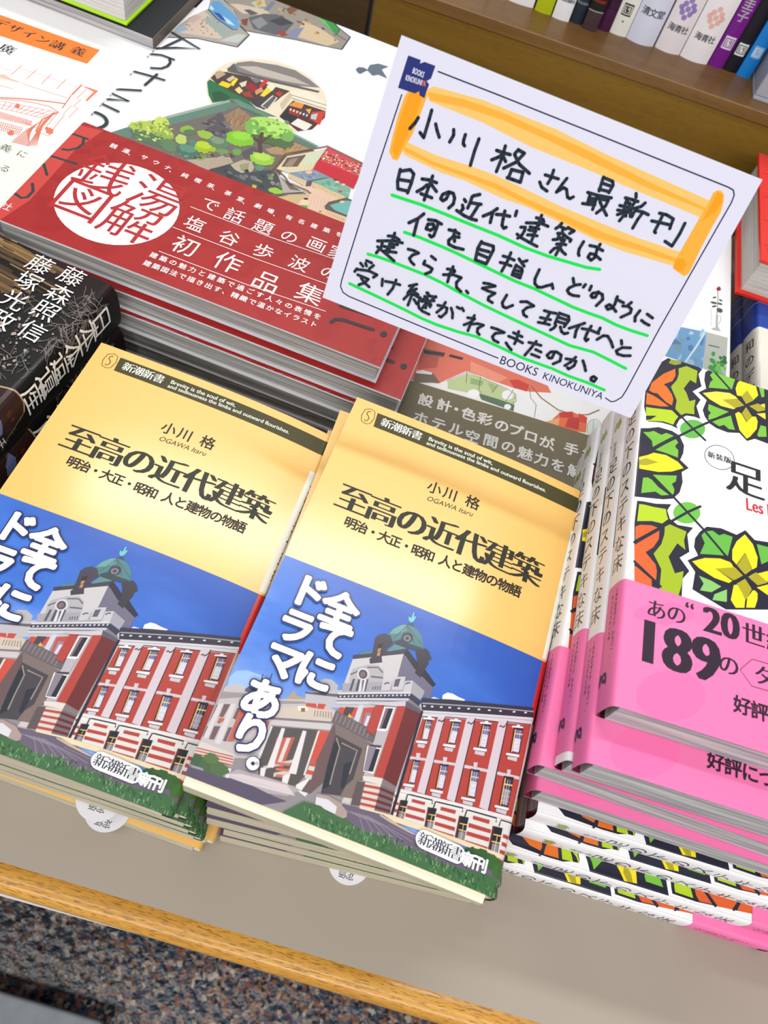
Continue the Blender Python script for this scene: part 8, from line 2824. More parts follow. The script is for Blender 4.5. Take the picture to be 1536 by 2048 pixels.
B 112 106 110 1695 1781 0 -4 -4 2 8 0.35 81
B 176 158 150 1706 1791 6 -2 1 -6 8 0.35 82
B 70 84 84 1669 1765 -2 -3 -3 3 8 0.35 83
B 60 70 60 1772 2034 5 -12 -4 -1 8 0.35 84
B 150 134 128 1774 1670 -3 -4 -4 4 8 0.35 85
B 112 106 110 1734 1970 -2 -5 -7 5 8 0.35 86
B 176 158 150 1687 1804 6 -4 -2 -6 8 0.35 87
B 70 84 84 1791 1675 1 -3 -6 -1 8 0.35 88
B 60 70 60 1747 1982 8 -12 -3 -1 8 0.35 89
B 150 134 128 1764 1735 4 -10 -2 0 8 0.35 90
B 112 106 110 1618 1868 -1 -4 -5 4 8 0.35 91
B 176 158 150 1670 1897 4 0 1 -4 8 0.35 92
B 70 84 84 1768 1683 8 5 3 -4 8 0.35 93
B 60 70 60 1852 1806 -1 -3 -7 5 8 0.35 94
B 150 134 128 1748 2037 4 -2 -1 -6 8 0.35 95
B 112 106 110 1740 1839 2 -3 -5 -2 8 0.35 96
B 176 158 150 1715 1671 7 -8 -3 -3 8 0.35 0
B 70 84 84 1768 1738 3 0 1 -5 8 0.35 1
B 60 70 60 1865 1929 11 -8 -2 -6 8 0.35 2
B 150 134 128 1615 1775 -4 -7 -6 5 8 0.35 3
B 112 106 110 1728 1717 -1 -8 -3 2 8 0.35 4
B 176 158 150 1669 1797 -6 -8 -6 6 8 0.35 5
B 70 84 84 1791 1724 5 0 2 -8 8 0.35 6
B 60 70 60 1592 1904 2 -9 -4 0 8 0.35 7
B 150 134 128 1738 1636 10 -2 1 -7 8 0.35 8
B 112 106 110 1628 1719 6 4 3 -4 8 0.35 9
B 176 158 150 1594 1770 1 -3 -2 0 8 0.35 10
B 70 84 84 1821 1866 5 -8 -4 -3 8 0.35 11
B 60 70 60 1807 1697 9 0 2 -6 8 0.35 12
B 150 134 128 1671 1884 0 -7 -5 2 8 0.35 13
B 112 106 110 1814 1829 1 -10 -6 2 8 0.35 14
B 176 158 150 1631 1677 7 4 2 -3 8 0.35 15
B 70 84 84 1855 1919 10 -1 1 -3 8 0.35 16
B 60 70 60 1614 1800 1 -11 -4 1 8 0.35 17
B 150 134 128 1513 1818 0 -4 -6 1 8 0.35 18
B 112 106 110 1712 1660 3 1 2 -4 8 0.35 19
B 176 158 150 1547 1849 3 2 3 -4 8 0.35 20
B 70 84 84 1676 1664 4 -2 0 -7 8 0.35 21
B 60 70 60 1750 1780 5 -6 -4 -4 8 0.35 22
P 58 42 40 1600 1440 184 106 57 14 58 -1 45 -20 19 -60 23 -94 42 -132 -21 -344
L 176 150 122 0.8 1600 1440 185 105 56 14 59 -1 44 -19
L 150 128 104 0.4 1944 1538 19 -59 26 -98
B 84 52 40 2001 1291 -1 19 6 -1 9 0.3 0
B 70 50 60 1947 1441 -1 18 9 -2 9 0.3 1
B 104 66 44 1817 1451 -1 19 8 -2 9 0.3 2
B 46 40 48 1883 1360 -1 9 6 -1 9 0.3 3
B 84 52 40 2015 1328 -1 12 4 -1 9 0.3 4
B 70 50 60 1877 1433 -1 11 4 -1 9 0.3 5
B 104 66 44 1850 1407 -1 13 12 -3 9 0.3 6
B 46 40 48 1977 1336 -1 23 9 -2 9 0.3 7
B 84 52 40 2043 1324 -1 20 9 -2 9 0.3 8
B 70 50 60 1957 1332 -1 20 5 -1 9 0.3 9
B 104 66 44 1907 1371 -1 21 6 -1 9 0.3 10
B 46 40 48 2011 1319 -1 13 5 -1 9 0.3 11
B 84 52 40 1971 1290 -1 23 10 -2 9 0.3 12
B 70 50 60 1833 1446 -1 20 4 -1 9 0.3 13
B 104 66 44 1956 1266 -1 21 6 -1 9 0.3 14
B 46 40 48 1935 1402 -1 11 12 -3 9 0.3 15
B 84 52 40 1966 1293 -1 17 8 -2 9 0.3 16
B 70 50 60 1891 1284 -1 14 10 -2 9 0.3 17
B 104 66 44 1920 1477 -1 10 7 -2 9 0.3 18
B 46 40 48 1912 1339 -1 22 4 -1 9 0.3 19
B 84 52 40 1885 1473 -1 15 10 -2 9 0.3 20
B 70 50 60 1900 1408 -1 22 6 -1 9 0.3 21
B 104 66 44 1965 1269 -1 21 7 -2 9 0.3 22
B 46 40 48 1956 1396 -1 15 8 -2 9 0.3 23
P 104 116 158 1842 1418 36 10 53 -22 2 -31 -16 -25 -48 19
L 60 84 64 0.3 1954 1529 5 -14
L 90 110 90 0.3 1944 1511 22 -3
L 60 84 64 0.3 1959 1508 -1 -17
L 90 110 90 0.3 1951 1491 13 -9
L 60 84 64 0.3 1953 1480 17 -6
L 90 110 90 0.3 1961 1472 21 -3
L 60 84 64 0.3 1968 1465 19 -5
L 90 110 90 0.3 1969 1453 19 -5
L 60 84 64 0.3 1973 1444 14 -8
L 90 110 90 0.3 1968 1429 16 -7
L 60 84 64 0.3 1974 1420 11 -9
L 90 110 90 0.3 1992 1419 0 -16
L 60 84 64 0.3 1991 1407 16 -7
L 90 110 90 0.3 1989 1394 8 -12
L 60 84 64 0.3 1998 1387 17 -6
L 90 110 90 0.3 2001 1377 14 -7
L 60 84 64 0.3 1998 1364 10 -10
L 90 110 90 0.3 2001 1354 22 -3
L 60 84 64 0.3 2001 1343 26 -1
L 90 110 90 0.3 2019 1342 13 -8
L 60 84 64 0.3 2022 1332 -2 -17
L 90 110 90 0.3 2010 1314 24 -2
L 60 84 64 0.3 2022 1309 14 -7
L 90 110 90 0.3 2026 1300 13 -8
L 60 84 64 0.3 2024 1288 9 -10
L 90 110 90 0.3 2029 1279 22 -3
L 60 84 64 0.3 2029 1268 17 -5
L 90 110 90 0.3 2034 1260 17 -6
L 60 84 64 0.3 2049 1257 5 -12
L 90 110 90 0.3 2035 1238 25 -1
T 238 238 236 藤 167.8 219.5 167.8 219.5 10.5 g 0
T 238 238 236 藤 152.9 218.2 152.9 218.2 10.5 g 0
T 238 238 236 塚 154.6 207.1 154.6 207.1 10.5 g 0
T 238 238 236 森 169.3 207.9 169.3 207.9 10.5 g 0
T 238 238 236 照 170.1 196.9 170.1 196.9 10.5 g 0
T 238 238 236 信 172.3 184.8 172.3 184.8 10.5 g 0
T 238 238 236 光 156.1 195.1 156.1 195.1 10.5 g 0
T 238 238 236 政 158.4 183.5 158.4 183.5 10.5 g 0
T 238 238 236 千 197.4 137.7 197.4 137.7 5.5 g 0
T 238 238 236 年 198.0 131.8 198.0 131.8 5.5 g 0
T 238 238 236 日本木造遺産 193 210.2 193 162.1 13.5 g 0
T 200 190 120 千年の建築を旅する 186 86 186 40 4 g 0
"""
ART['hotel_cover'] = """
P 226 118 96 -179 750 234 106 638 -31 74 -118 -118 -41 -84 -11 -277 5 -84 -98 -37 -43 -167 -42
P 196 90 78 29 675 55 50 48 -4 3 -99 -91 -53
P 236 150 124 300 744 217 -32 -47 -58 -156 20
P 150 108 90 -150 672 185 57 122 10 -2 -33 -118 -27 -173 -64
P 70 56 60 39 712 118 30 -2 -27 -101 -25
P 60 50 56 185 744 76 6 -6 -20 -75 -7
P 112 100 86 33 534 88 47 53 -53 -135 -58
P 238 238 236 36 554 34 21 51 3 -1 -15 -79 -22
P 240 240 236 196 555 102 110 94 -4 127 -20 108 -18 -35 -135 -226 13 -154 -18
P 190 206 152 210 555 91 98 93 0 127 -20 65 -21 -6 -81 -201 -1 -158 -25
P 150 178 116 323 628 74 7 -7 -39 -60 -8
P 160 186 120 416 637 58 -6 -19 -56
P 86 112 86 381 543 107 3 96 -1 2 -47 -179 8
B 244 246 244 359 528 31 13 6 -29 22 0 0
B 244 246 244 537 594 30 13 5 -32 22 0 0
B 244 246 244 550 516 18 7 3 -18 22 0 0
L 70 78 70 0.3 202 552 97 108 221 -22 62 -22
L 70 78 70 0.3 298 657 9 -72
L 70 78 70 0.3 374 656 7 -89 18 -16
L 70 78 70 0.3 473 637 -18 -62
L 70 78 70 0.3 562 644 -27 -96
L 70 78 70 0.3 570 709 76 -23 16 -60 36 -34 3 -88
L 70 78 70 0.3 578 602 12 -31 -18 -20
P 206 60 46 529 698 44 25 67 -11 -5 -52 -71 -3
L 140 112 56 0.8 652 709 66 -60 101 -43 95 1 73 35 56 57
P 232 110 60 778 494 45 84 70 47 89 -13 5 -97 -106 -25
P 206 50 40 826 591 72 36 12 -43 -75 -25
P 196 46 40 881 572 62 32 1 -88 -74 -7
P 236 170 110 767 502 68 57 -1 -65 -54 -16
P 220 60 44 931 629 51 -9 -2 -43 -38 -3
B 222 230 222 1029 562 40 16 7 -62 22 0 0
L 140 160 150 0.3 1069 578 -1 -25 -6 -23 -12 -19 -15 -11 -15 -1 -15 8 -10 16 -6 23 0 24 7 24 11 19 15 11 16 2 15 -8 10 -17 6 -23
L 140 160 150 0.3 1018 622 6 -121
B 222 230 222 1138 618 41 17 6 -63 22 0 0
L 140 160 150 0.3 1178 635 -1 -26 -7 -24 -12 -19 -15 -10 -15 -2 -15 8 -10 17 -6 22 1 26 7 24 12 19 15 12 16 1 14 -8 11 -17 5 -23
L 140 160 150 0.3 1127 680 5 -123
P 112 102 72 -143 464 188 18 508 14 543 9 397 11 -136 -744 -1452 47
T 232 230 224 設 12.8 38.3 12.8 38.3 7.6 k 0
T 232 230 224 計 22.7 38.9 22.7 38.9 7.6 k 0
T 232 230 224 ・ 29.2 39.0 29.2 39.0 7.6 k 0
T 232 230 224 色 36.1 38.4 36.1 38.4 7.6 k 0
T 232 230 224 彩 44.8 38.6 44.8 38.6 7.6 k 0
T 232 230 224 の 54.1 38.0 54.1 38.0 7.6 k 0
T 232 230 224 プ 61.7 38.0 61.7 38.0 7.6 k 0
T 232 230 224 ロ 70.1 37.3 70.1 37.3 7.6 k 0
T 232 230 224 が 78.8 36.7 78.8 36.7 7.6 k 0
T 232 230 224 、 84.4 36.1 84.4 36.1 7.6 k 0
T 232 230 224 手 92.2 37.3 92.2 37.3 7.6 k 0
T 232 230 224 描 102.2 36.9 102.2 36.9 7.6 k 0
T 232 230 224 く 111.9 36.9 111.9 36.9 7.6 k 0
T 232 230 224 ホ 12.8 26.2 12.8 26.2 7.6 k 0
T 232 230 224 テ 22.3 26.1 22.3 26.1 7.6 k 0
T 232 230 224 ル 31.7 26.4 31.7 26.4 7.6 k 0
T 232 230 224 空 40.5 24.9 40.5 24.9 7.6 k 0
T 232 230 224 間 50.2 26.0 50.2 26.0 7.6 k 0
T 232 230 224 の 59.7 26.0 59.7 26.0 7.6 k 0
T 232 230 224 魅 68.9 25.2 68.9 25.2 7.6 k 0
T 232 230 224 力 77.6 24.8 77.6 24.8 7.6 k 0
T 232 230 224 を 86.5 24.5 86.5 24.5 7.6 k 0
T 232 230 224 解 95.7 24.1 95.7 24.1 7.6 k 0
T 232 230 224 く 104.5 23.6 104.5 23.6 7.6 k 0
"""
ART['plant_cover'] = """
P 110 156 196 638 498 344 61 69 14 -5 -129 -13 -319 -106 -182 -287 -16
B 150 186 214 1037 340 10 -1 -4 -16 9 0.35 0
B 80 126 170 980 247 11 -1 -4 -15 9 0.35 1
B 176 200 214 862 231 21 -2 -4 -18 9 0.35 2
B 120 150 160 987 302 16 -2 -6 -26 9 0.35 3
B 150 186 214 965 277 24 -3 -6 -26 9 0.35 4
B 80 126 170 857 404 18 -2 -6 -26 9 0.35 5
B 176 200 214 874 462 9 -1 -6 -26 9 0.35 6
B 120 150 160 997 228 8 -1 -9 -35 9 0.35 7
B 150 186 214 1024 551 12 -1 -10 -42 9 0.35 8
B 80 126 170 913 215 8 -1 -8 -35 9 0.35 9
B 176 200 214 1016 216 8 -1 -4 -16 9 0.35 10
B 120 150 160 1033 201 22 -3 -5 -19 9 0.35 11
B 150 186 214 899 283 9 -1 -9 -37 9 0.35 12
B 80 126 170 871 208 10 -1 -8 -34 9 0.35 13
B 176 200 214 951 133 16 -2 -9 -37 9 0.35 14
B 120 150 160 923 201 16 -2 -5 -19 9 0.35 15
B 150 186 214 871 459 11 -1 -7 -30 9 0.35 16
B 80 126 170 881 401 24 -3 -6 -26 9 0.35 17
B 176 200 214 1030 541 9 -1 -7 -28 9 0.35 18
B 120 150 160 911 435 15 -2 -4 -16 9 0.35 19
B 150 186 214 941 237 10 -1 -9 -35 9 0.35 20
B 80 126 170 962 397 15 -2 -7 -27 9 0.35 21
B 176 200 214 961 521 13 -2 -4 -17 9 0.35 22
B 120 150 160 1009 399 12 -1 -5 -18 9 0.35 23
B 150 186 214 1021 473 10 -1 -3 -14 9 0.35 24
B 80 126 170 1026 487 13 -2 -10 -42 9 0.35 25
B 176 200 214 925 165 11 -1 -6 -26 9 0.35 26
B 120 150 160 887 368 24 -3 -7 -29 9 0.35 27
B 150 186 214 961 240 8 -1 -8 -34 9 0.35 28
B 80 126 170 944 466 12 -1 -4 -16 9 0.35 29
L 190 220 236 1.0 1043 563 -49 -142 -60 -155
P 176 180 172 1051 573 130 11 -3 -116 -6 -283 -135 -58 9 317
P 150 156 164 1069 223 59 82 43 -37 2 -89 -85 -37
B 60 150 66 1109 325 11 0 -3 -13 10 0.25 0
B 36 110 52 1090 354 14 -4 -5 -15 10 0.25 1
B 110 186 86 1123 348 10 -10 -9 -16 10 0.25 2
B 60 150 66 1095 350 14 -14 -10 -16 10 0.25 3
B 36 110 52 1141 396 12 -5 -5 -13 10 0.25 4
B 110 186 86 1133 296 12 -15 -10 -15 10 0.25 5
B 60 150 66 1086 296 17 7 0 -19 10 0.25 6
B 36 110 52 1131 347 12 2 -2 -17 10 0.25 7
B 110 186 86 1155 369 9 -6 -8 -17 10 0.25 8
B 60 150 66 1114 301 15 -3 -6 -21 10 0.25 9
B 36 110 52 1123 306 18 3 -3 -23 10 0.25 10
B 110 186 86 1130 332 9 -9 -12 -20 10 0.25 11
B 60 150 66 1085 286 17 -5 -5 -15 10 0.25 12
B 36 110 52 1163 377 18 -1 -5 -21 10 0.25 13
B 110 186 86 1166 321 11 4 -1 -14 10 0.25 14
B 60 150 66 1112 271 13 -14 -10 -15 10 0.25 15
B 36 110 52 1152 363 12 -12 -7 -12 10 0.25 16
B 110 186 86 1137 284 11 0 -4 -20 10 0.25 17
B 60 150 66 1097 410 12 -1 -5 -22 10 0.25 18
B 36 110 52 1165 409 8 -11 -10 -13 10 0.25 19
B 110 186 86 1123 301 17 4 -2 -16 10 0.25 20
B 60 150 66 1152 346 13 4 -1 -20 10 0.25 21
L 40 44 46 0.7 1067 469 31 5 35 4
B 150 40 60 1119 991 14 7 0 -21 14 0.15 1
L 120 110 100 0.4 1112 968 5 -52 -4 -67 -1 -65 -1 -64 2 -100
B 62 96 74 1094 898 13 10 1 -7 12 0.1 3
B 62 96 74 1133 891 11 -3 -3 -8 12 0.1 3
B 62 96 74 1090 848 21 4 -1 -11 12 0.1 3
B 62 96 74 1129 857 15 1 -2 -10 12 0.1 3
B 62 96 74 1093 817 15 12 1 -8 12 0.1 3
B 62 96 74 1129 798 17 -5 -7 -21 12 0.1 3
L 150 154 150 0.3 1120 749 16 1 0 -38 -17 -45
P 176 178 176 1106 743 14 6 -2 -89 11 -26 11 -15 -45 -10 -18 7 29 20
L 90 92 96 0.35 1073 778 6 -1
L 90 92 96 0.35 1074 762 5 -1
L 90 92 96 0.35 1074 745 6 -1
L 90 92 96 0.35 1074 729 6 -1
L 90 92 96 0.35 1075 713 5 -1
L 90 92 96 0.35 1075 697 6 -2
L 90 92 96 0.35 1076 680 5 -1
L 90 92 96 0.35 1076 664 5 -1
L 90 92 96 0.35 1076 648 6 -1
"""
# ------------------------------------------------------------------ pocket books (yellow, photo band)
CREAM_P = pages('d8cfb4', 'b9b09a', (30, 30, 2600))
INNER = ink('efe9d2', 'matte')
POCKET = {}
def pocket_meshes(t, droop, lip):
    k = (t, droop, lip)
    if k not in POCKET:
        s, pr = surf_lying(108, t, droop, 2.4, 'R')
        mb = MB(); s.sheet(mb, ribbed_yellow(), 0, 172, 0.0)
        s.sheet(mb, INNER, 0, 172, -0.18)
        s.paint(mb, art_items('pocket_cover'), 0, 172, 'satin', 0.03)
        cov = mb.mesh('jacket')
        mb = MB(); s.sheet(mb, ink('1c2340', 'gloss'), -0.3, 86.9, 0.2)
        s.paint(mb, art_items('photo_obi'), -0.3, 86.9, 'gloss', 0.22)
        obi = mb.mesh('photo_band')
        fl_mat = ink('f4edcf', 'matte')
        pg = page_block(108, 172, t, droop, 'R', CREAM_P, (0.5, 0.3, 1.0), lip, slant=0.0 if lip else 1.0)
        if lip:
            pg.materials.append(fl_mat)
            for p in pg.polygons:
                if p.index in range(14, 28): p.material_index = 1
        POCKET[k] = (cov, obi, pg)
    return POCKET[k]
def pocket(x, y, ztop, yaw, t, label, group, droop=3.5, lip=0.0, obi=True):
    c, o, p = pocket_meshes(t, droop, lip)
    b = empty('pocket_book', (x, y, ztop - t), yaw)
    tag(b, label, 'book', group)
    part('jacket', c, b)
    if obi: part('photo_band', o, b, 'blue band with a photo of a brick building')
    part('page_block', p, b)
    return b
RG = 'yellow pocket books in the right-hand pile'; LG = 'yellow pocket books in the left-hand pile'
# right pile, top first (corner, top height, turn)
pocket(-26.8, 46.6, 78, -4.0, 13.0, 'yellow pocket book with a blue photo band, uppermost beside the flower-tile books', RG, 5.0, 3.2)
R_LIST = [(-23.0, 46.4, 65, -0.7, 'yellow pocket book second from the top in the pile beside the patterned books'),
          (-18.6, 43.2, 52, 1.8, 'yellow pocket book third from the top, just under the dark wedge gap'),
          (-18.2, 41.6, 39, 2.4, 'yellow pocket book fourth from the top in the pile beside the patterned books'),
          (-11.4, 41.2, 26, 2.4, 'yellow pocket book second from the bottom, above the one with the round price tab'),
          (-12.2, 40.2, 13, 2.7, 'yellow pocket book lowest in the right pile, with a single round price tab below')]
for x, y, z, a, l in R_LIST: pocket(x, y, z, a, 13.0, l, RG, 2.5)
L_T = 66 / 7
L_LIST = [(-138.3, 40.4, -2.4, 'yellow pocket book with a blue photo band, uppermost beside the dark timber-house book'),
          (-133.5, 42.0, -2.2, 'yellow pocket book second from the top in the pile beside the dark book'),
          (-131.5, 40.6, -2.0, 'yellow pocket book third from the top in the pile beside the dark book'),
          (-129.8, 39.8, -1.9, 'yellow pocket book fourth from the top in the pile beside the dark book'),
          (-127.8, 39.2, -1.8, 'yellow pocket book fifth down, lowest one with a photo band in its pile')]
for i, (x, y, a, l) in enumerate(L_LIST): pocket(x, y, 66 - i * L_T, a, L_T, l, LG, 7.0 if i == 0 else 3.0)
pocket(-123.4, 40.4, 2 * L_T, -1.9, L_T, 'plain yellow pocket book without band, second from the bottom beside the dark book', LG, 2.0, obi=False)
pocket(-127.6, 39.6, L_T, -3.1, L_T, 'plain yellow pocket book without band, at the very bottom beside the dark book', LG, 2.0, obi=False)

# ------------------------------------------------------------------ price slips
SLIP = ink('e6e4ea', 'matte')
def slip(x, y, z, label, text, sub):
    e = empty('price_slip', (x, y, z))
    tag(e, label, 'price slip', 'round price tabs under the yellow books')
    mb = MB()
    pts = [(9 * math.cos(a), 9 * math.sin(a)) for a in [math.pi + math.pi * i / 20 for i in range(21)]]
    top = [(9, 26), (-9, 26)]
    ring = pts + top
    for zz, rv in ((0.25, False), (0.0, True)):
        q = [(p[0], p[1], zz) for p in ring]
        for tr in tris(ring): mb.face([(p[0], p[1], zz) for p in (tr[::-1] if rv else tr)], SLIP)
    for a, b in zip(ring, ring[1:] + ring[:1]): mb.face([(a[0], a[1], 0), (b[0], b[1], 0), (b[0], b[1], 0.25), (a[0], a[1], 0.25)], SLIP)
    part('paper', mb.mesh('paper'), e)
    mb = MB(); m = ink('3c3f48', 'matte')
    for s, u, v, sz in sub:
        for i, ch in enumerate(s):
            for q in char_polys(ch, u - i * sz * 1.0, v, sz, 'g', 180): mb.face([(a, b, 0.28) for a, b in q], m)
    part('print', mb.mesh('print'), e)
slip(-60.0, 40.0, 18.2, 'round white price tab sticking out higher, printed with the yen price upside down', '', [('定価', 2.0, -3.8, 3.2), ('968円', 3.9, -0.6, 3.2)])
slip(-57.2, 38.2, 9.0, 'round white price tab sticking out lowest, under the other tab of the left pile', '', [('定価', 2.0, -5.6, 3.2)])
slip(42.0, 46.4, -0.0, 'round white price tab sticking out under the right yellow pile', '', [('定価', 1.6, -5.4, 3.2)])

# ------------------------------------------------------------------ patterned tile books (pink band)
GREY_P = pages('cbc8c6', '98969a', (14, 14, 900))
TILE = {}
TT = 13.3
def tile_meshes(shift):
    if shift not in TILE:
        s, pr = surf_lying(114.5, TT - 0.1, 0.0, 2.0, 'L')
        if 'cover' not in TILE:
            mb = MB(); s.sheet(mb, ink('f6f5f7', 'gloss'), 0, 161, 0.0); s.sheet(mb, ink('7a2a4a', 'matte'), 0, 161, -0.15)
            s.paint(mb, art_items('tile_cover', 114.5), 0, 161, 'gloss', 0.03, vshift=0)
            TILE['cover'] = mb.mesh('jacket')
            TILE['pages'] = page_block(114.5, 161, TT - 0.1, 0, 'L', GREY_P, (0.8, 0.4, 1.5), slant=0.6)
        mb = MB(); s.sheet(mb, ink('f77cb2', 'satin'), 0 + shift, 47.2 + shift, 0.25); s.sheet(mb, ink('c44a84', 'matte'), shift, 47.2 + shift, 0.14)
        s.paint(mb, art_items('pink_obi'), shift, 47.2 + shift, 'satin', 0.28, vshift=shift)
        TILE[shift] = mb.mesh('pink_band')
    return TILE['cover'], TILE[shift], TILE['pages']
def tile(x, y, n, yaw, label, shift=0.0):
    c, o, p = tile_meshes(shift)
    b = empty('tile_book', (x, y, n * TT), yaw)
    tag(b, label, 'book', 'patterned floor-tile books with pink bands')
    part('jacket', c, b, 'white jacket printed with yellow, green and orange tile flowers'); part('pink_band', o, b); part('page_block', p, b)
tile(98.7, 97.1, 8, 0.0, 'flower-tile book with a pink band, topmost of its pile and furthest right')
tile(97.5, 81.1, 7, -0.3, 'flower-tile book with a pink band, second from the top of its pile')
tile(96.0, 84.4, 6, -0.6, 'flower-tile book whose pink band has slid up and bares a white foot', 3.2)
tile(90.6, 84.0, 5, -2.0, 'flower-tile book furthest left, its white spine beside the right yellow book')
tile(95.2, 79.0, 4, -0.8, 'flower-tile book lowest of those with the spine to the left')
tile(261.0, 75.8, 3, 90.0, 'flower-tile book uppermost of the four with the spine facing the front')
tile(261.4, 72.4, 2, 90.2, 'flower-tile book second of the four with the spine facing the front')
tile(251.0, 65.8, 1, 90.0, 'flower-tile book third of the four with the spine facing the front')
tile(233.0, 61.6, 0, 90.0, 'flower-tile book at the very bottom, its spine flush with the table top')

# ------------------------------------------------------------------ large illustrated books in shrink wrap
ART_T = 80 / 7.0
s, pr = surf_lying(188, ART_T - 0.9, 0.0, 2.0, 'L')
mb = MB(); s.sheet(mb, ink('f4f4f8', 'gloss'), 0, 250, 0.0); s.sheet(mb, ink('d8d8dc', 'matte'), 0, 250, -0.15)
s.paint(mb, art_items('art_cover'), 0, 250, 'gloss', 0.03, dz=0.0009); art_c = mb.mesh('jacket')
mb = MB(); s.sheet(mb, ink((164, 16, 28), 'gloss'), 0.2, 81.6, 0.75); s.sheet(mb, ink('e8d8d0', 'matte'), 0.2, 81.6, 0.7)
s.paint(mb, art_items('art_obi'), 0.2, 81.6, 'gloss', 0.77); art_o = mb.mesh('red_band')
ART_P = pages('c6c5c0', '8e8e8c', (10, 10, 1500))
art_p = page_block(188, 250, ART_T - 0.9, 0, 'L', ART_P, (1.2, 1.6, 1.5))
art_w = wrap_mesh(188, 250, ART_T - 0.9, 'L', 3)
A_LIST = [(-197, 250, -4.0, 'large white watercolour art book with a red band, uppermost in its shrink-wrapped pile'),
          (-183.5, 245.2, -4.0, 'shrink-wrapped art book second from the top, its red band showing at the right'),
          (-190.5, 244.0, -4.2, 'shrink-wrapped art book third from the top, below the two red bands'),
          (-192, 246.0, -4.0, 'shrink-wrapped art book fourth from the top, grey page edges above the yellow books'),
          (-194, 248.0, -4.0, 'shrink-wrapped art book third from the bottom of the large pile'),
          (-194, 248.0, -4.0, 'shrink-wrapped art book second from the bottom of the large pile'),
          (-194, 248.0, -4.0, 'shrink-wrapped art book at the bottom of the large pile')]
for i, (x, y, a, l) in enumerate(A_LIST):
    b = empty('art_book', (x, y, 80 - (i + 1) * ART_T + 0.1), a); tag(b, l, 'book', 'large shrink-wrapped watercolour art books')
    part('jacket', art_c, b); part('red_band', art_o, b, 'red paper band with white lettering'); part('page_block', art_p, b); part('shrink_wrap', art_w, b, 'clear crumpled plastic wrap')

# ------------------------------------------------------------------ white lecture books
s, pr = surf_lying(150, 19.3, 0.0, 2.0, 'L')
mb = MB(); s.sheet(mb, ink('f6f4f6', 'satin'), 0, 210, 0.0); s.sheet(mb, ink('dcdcdc', 'matte'), 0, 210, -0.15); s.paint(mb, art_items('white_cover'), 0, 210, 'satin', 0.03); wc = mb.mesh('jacket')
wp = page_block(150, 210, 19.3, 0, 'L', ART_P, (1, 1, 1.5))
for i, l in enumerate(('white book with an orange title bar and line drawing, left of the art book', 'white book second from the top under the orange-titled book', 'white book third from the top under the orange-titled book', 'white book at the bottom under the orange-titled book')):
    b = empty('lecture_book', (-348, 264.5, 78 - (i + 1) * 19.5), -4.0); tag(b, l, 'book', 'white lecture books with an orange title bar')
    part('jacket', wc, b); part('page_block', wp, b)

# ------------------------------------------------------------------ dark timber-house books
s, pr = surf_lying(182, 26.1, 0.0, 5.0, 'R')
mb = MB(); s.sheet(mb, ink((14, 22, 28), 'foil'), 0, 225, 0.0); s.sheet(mb, ink('202020', 'matte'), 0, 225, -0.15); s.paint(mb, art_items('dark_cover'), 0, 225, 'foil', 0.03); dc = mb.mesh('jacket')
dp = page_block(182, 225, 26.1, 0, 'R', ART_P, (1, 1, 3))
for i, l in enumerate(('dark book of old timber houses with white author names, uppermost of its pile', 'dark timber-house book in the middle of its pile, only the spine showing', 'dark timber-house book at the bottom of its pile, spine in shadow')):
    b = empty('timber_house_book', (-349.6, 38.7, 79 - (i + 1) * 26.3), -8.3); tag(b, l, 'book', 'dark timber-house books')
    part('jacket', dc, b); part('page_block', dp, b)

# ------------------------------------------------------------------ hotel watercolour books
s, pr = surf_lying(148, 13.2, 0.0, 1.6, 'L')
mb = MB(); s.sheet(mb, ink('f2f2f0', 'gloss'), 0, 210, 0.0); s.sheet(mb, ink('70664a', 'matte'), 0, 210, -0.15)
s.paint(mb, art_items('hotel_cover'), 0, 210, 'gloss', 0.03)
s.paint(mb, [('62583e', tris([(-20, 0), (-.4, 0), (-.4, 47.5), (-20, 47.5)])), ('a5624e', tris([(-20, 47.5), (-.4, 47.5), (-.4, 210), (-20, 210)]))], 0, 210, 'gloss', 0.02)
hc = mb.mesh('jacket'); hp = page_block(148, 210, 13.2, 0, 'L', ART_P, (1, 1, 1.5)); hw = wrap_mesh(148, 210, 13.2, 'L', 9, 1.2)
for i, l in enumerate(('hotel sketch book with an olive band and white lettering, topmost under the card', 'hotel sketch book second in its pile behind the right yellow book', 'hotel sketch book at the bottom of its pile behind the right yellow book')):
    b = empty('hotel_book', (4 + 0.6 * i, 222 + i, 40.8 - (i + 1) * 13.6), 0.0); tag(b, l, 'book', 'hotel sketch books with olive bands')
    part('jacket', hc, b); part('page_block', hp, b)
    if i == 0: part('shrink_wrap', hw, b, 'clear plastic wrap')

# ------------------------------------------------------------------ plant book, on the hotel books
s, pr = surf_lying(125, 9.0, 0.0, 1.5, 'L')
mb = MB(); s.sheet(mb, ink('f0f0f2', 'satin'), 0, 150, 0.0)
items = art_items('plant_cover'); s.paint(mb, [(m, [[(p[0] * 1.02 + 3.0, p[1] * 0.98 - 1) for p in q] for q in ps]) for m, ps in items], 0, 150, 'satin', 0.03)
pb = empty('plant_book', (52, 312, 41.0), 0); tag(pb, 'white book with a drawn red rose and watercolours, behind the tile books', 'book')
part('jacket', mb.mesh('jacket'), pb); part('page_block', page_block(125, 150, 9.0, 0, 'L', ART_P, (1, 1, 1.5)), pb)

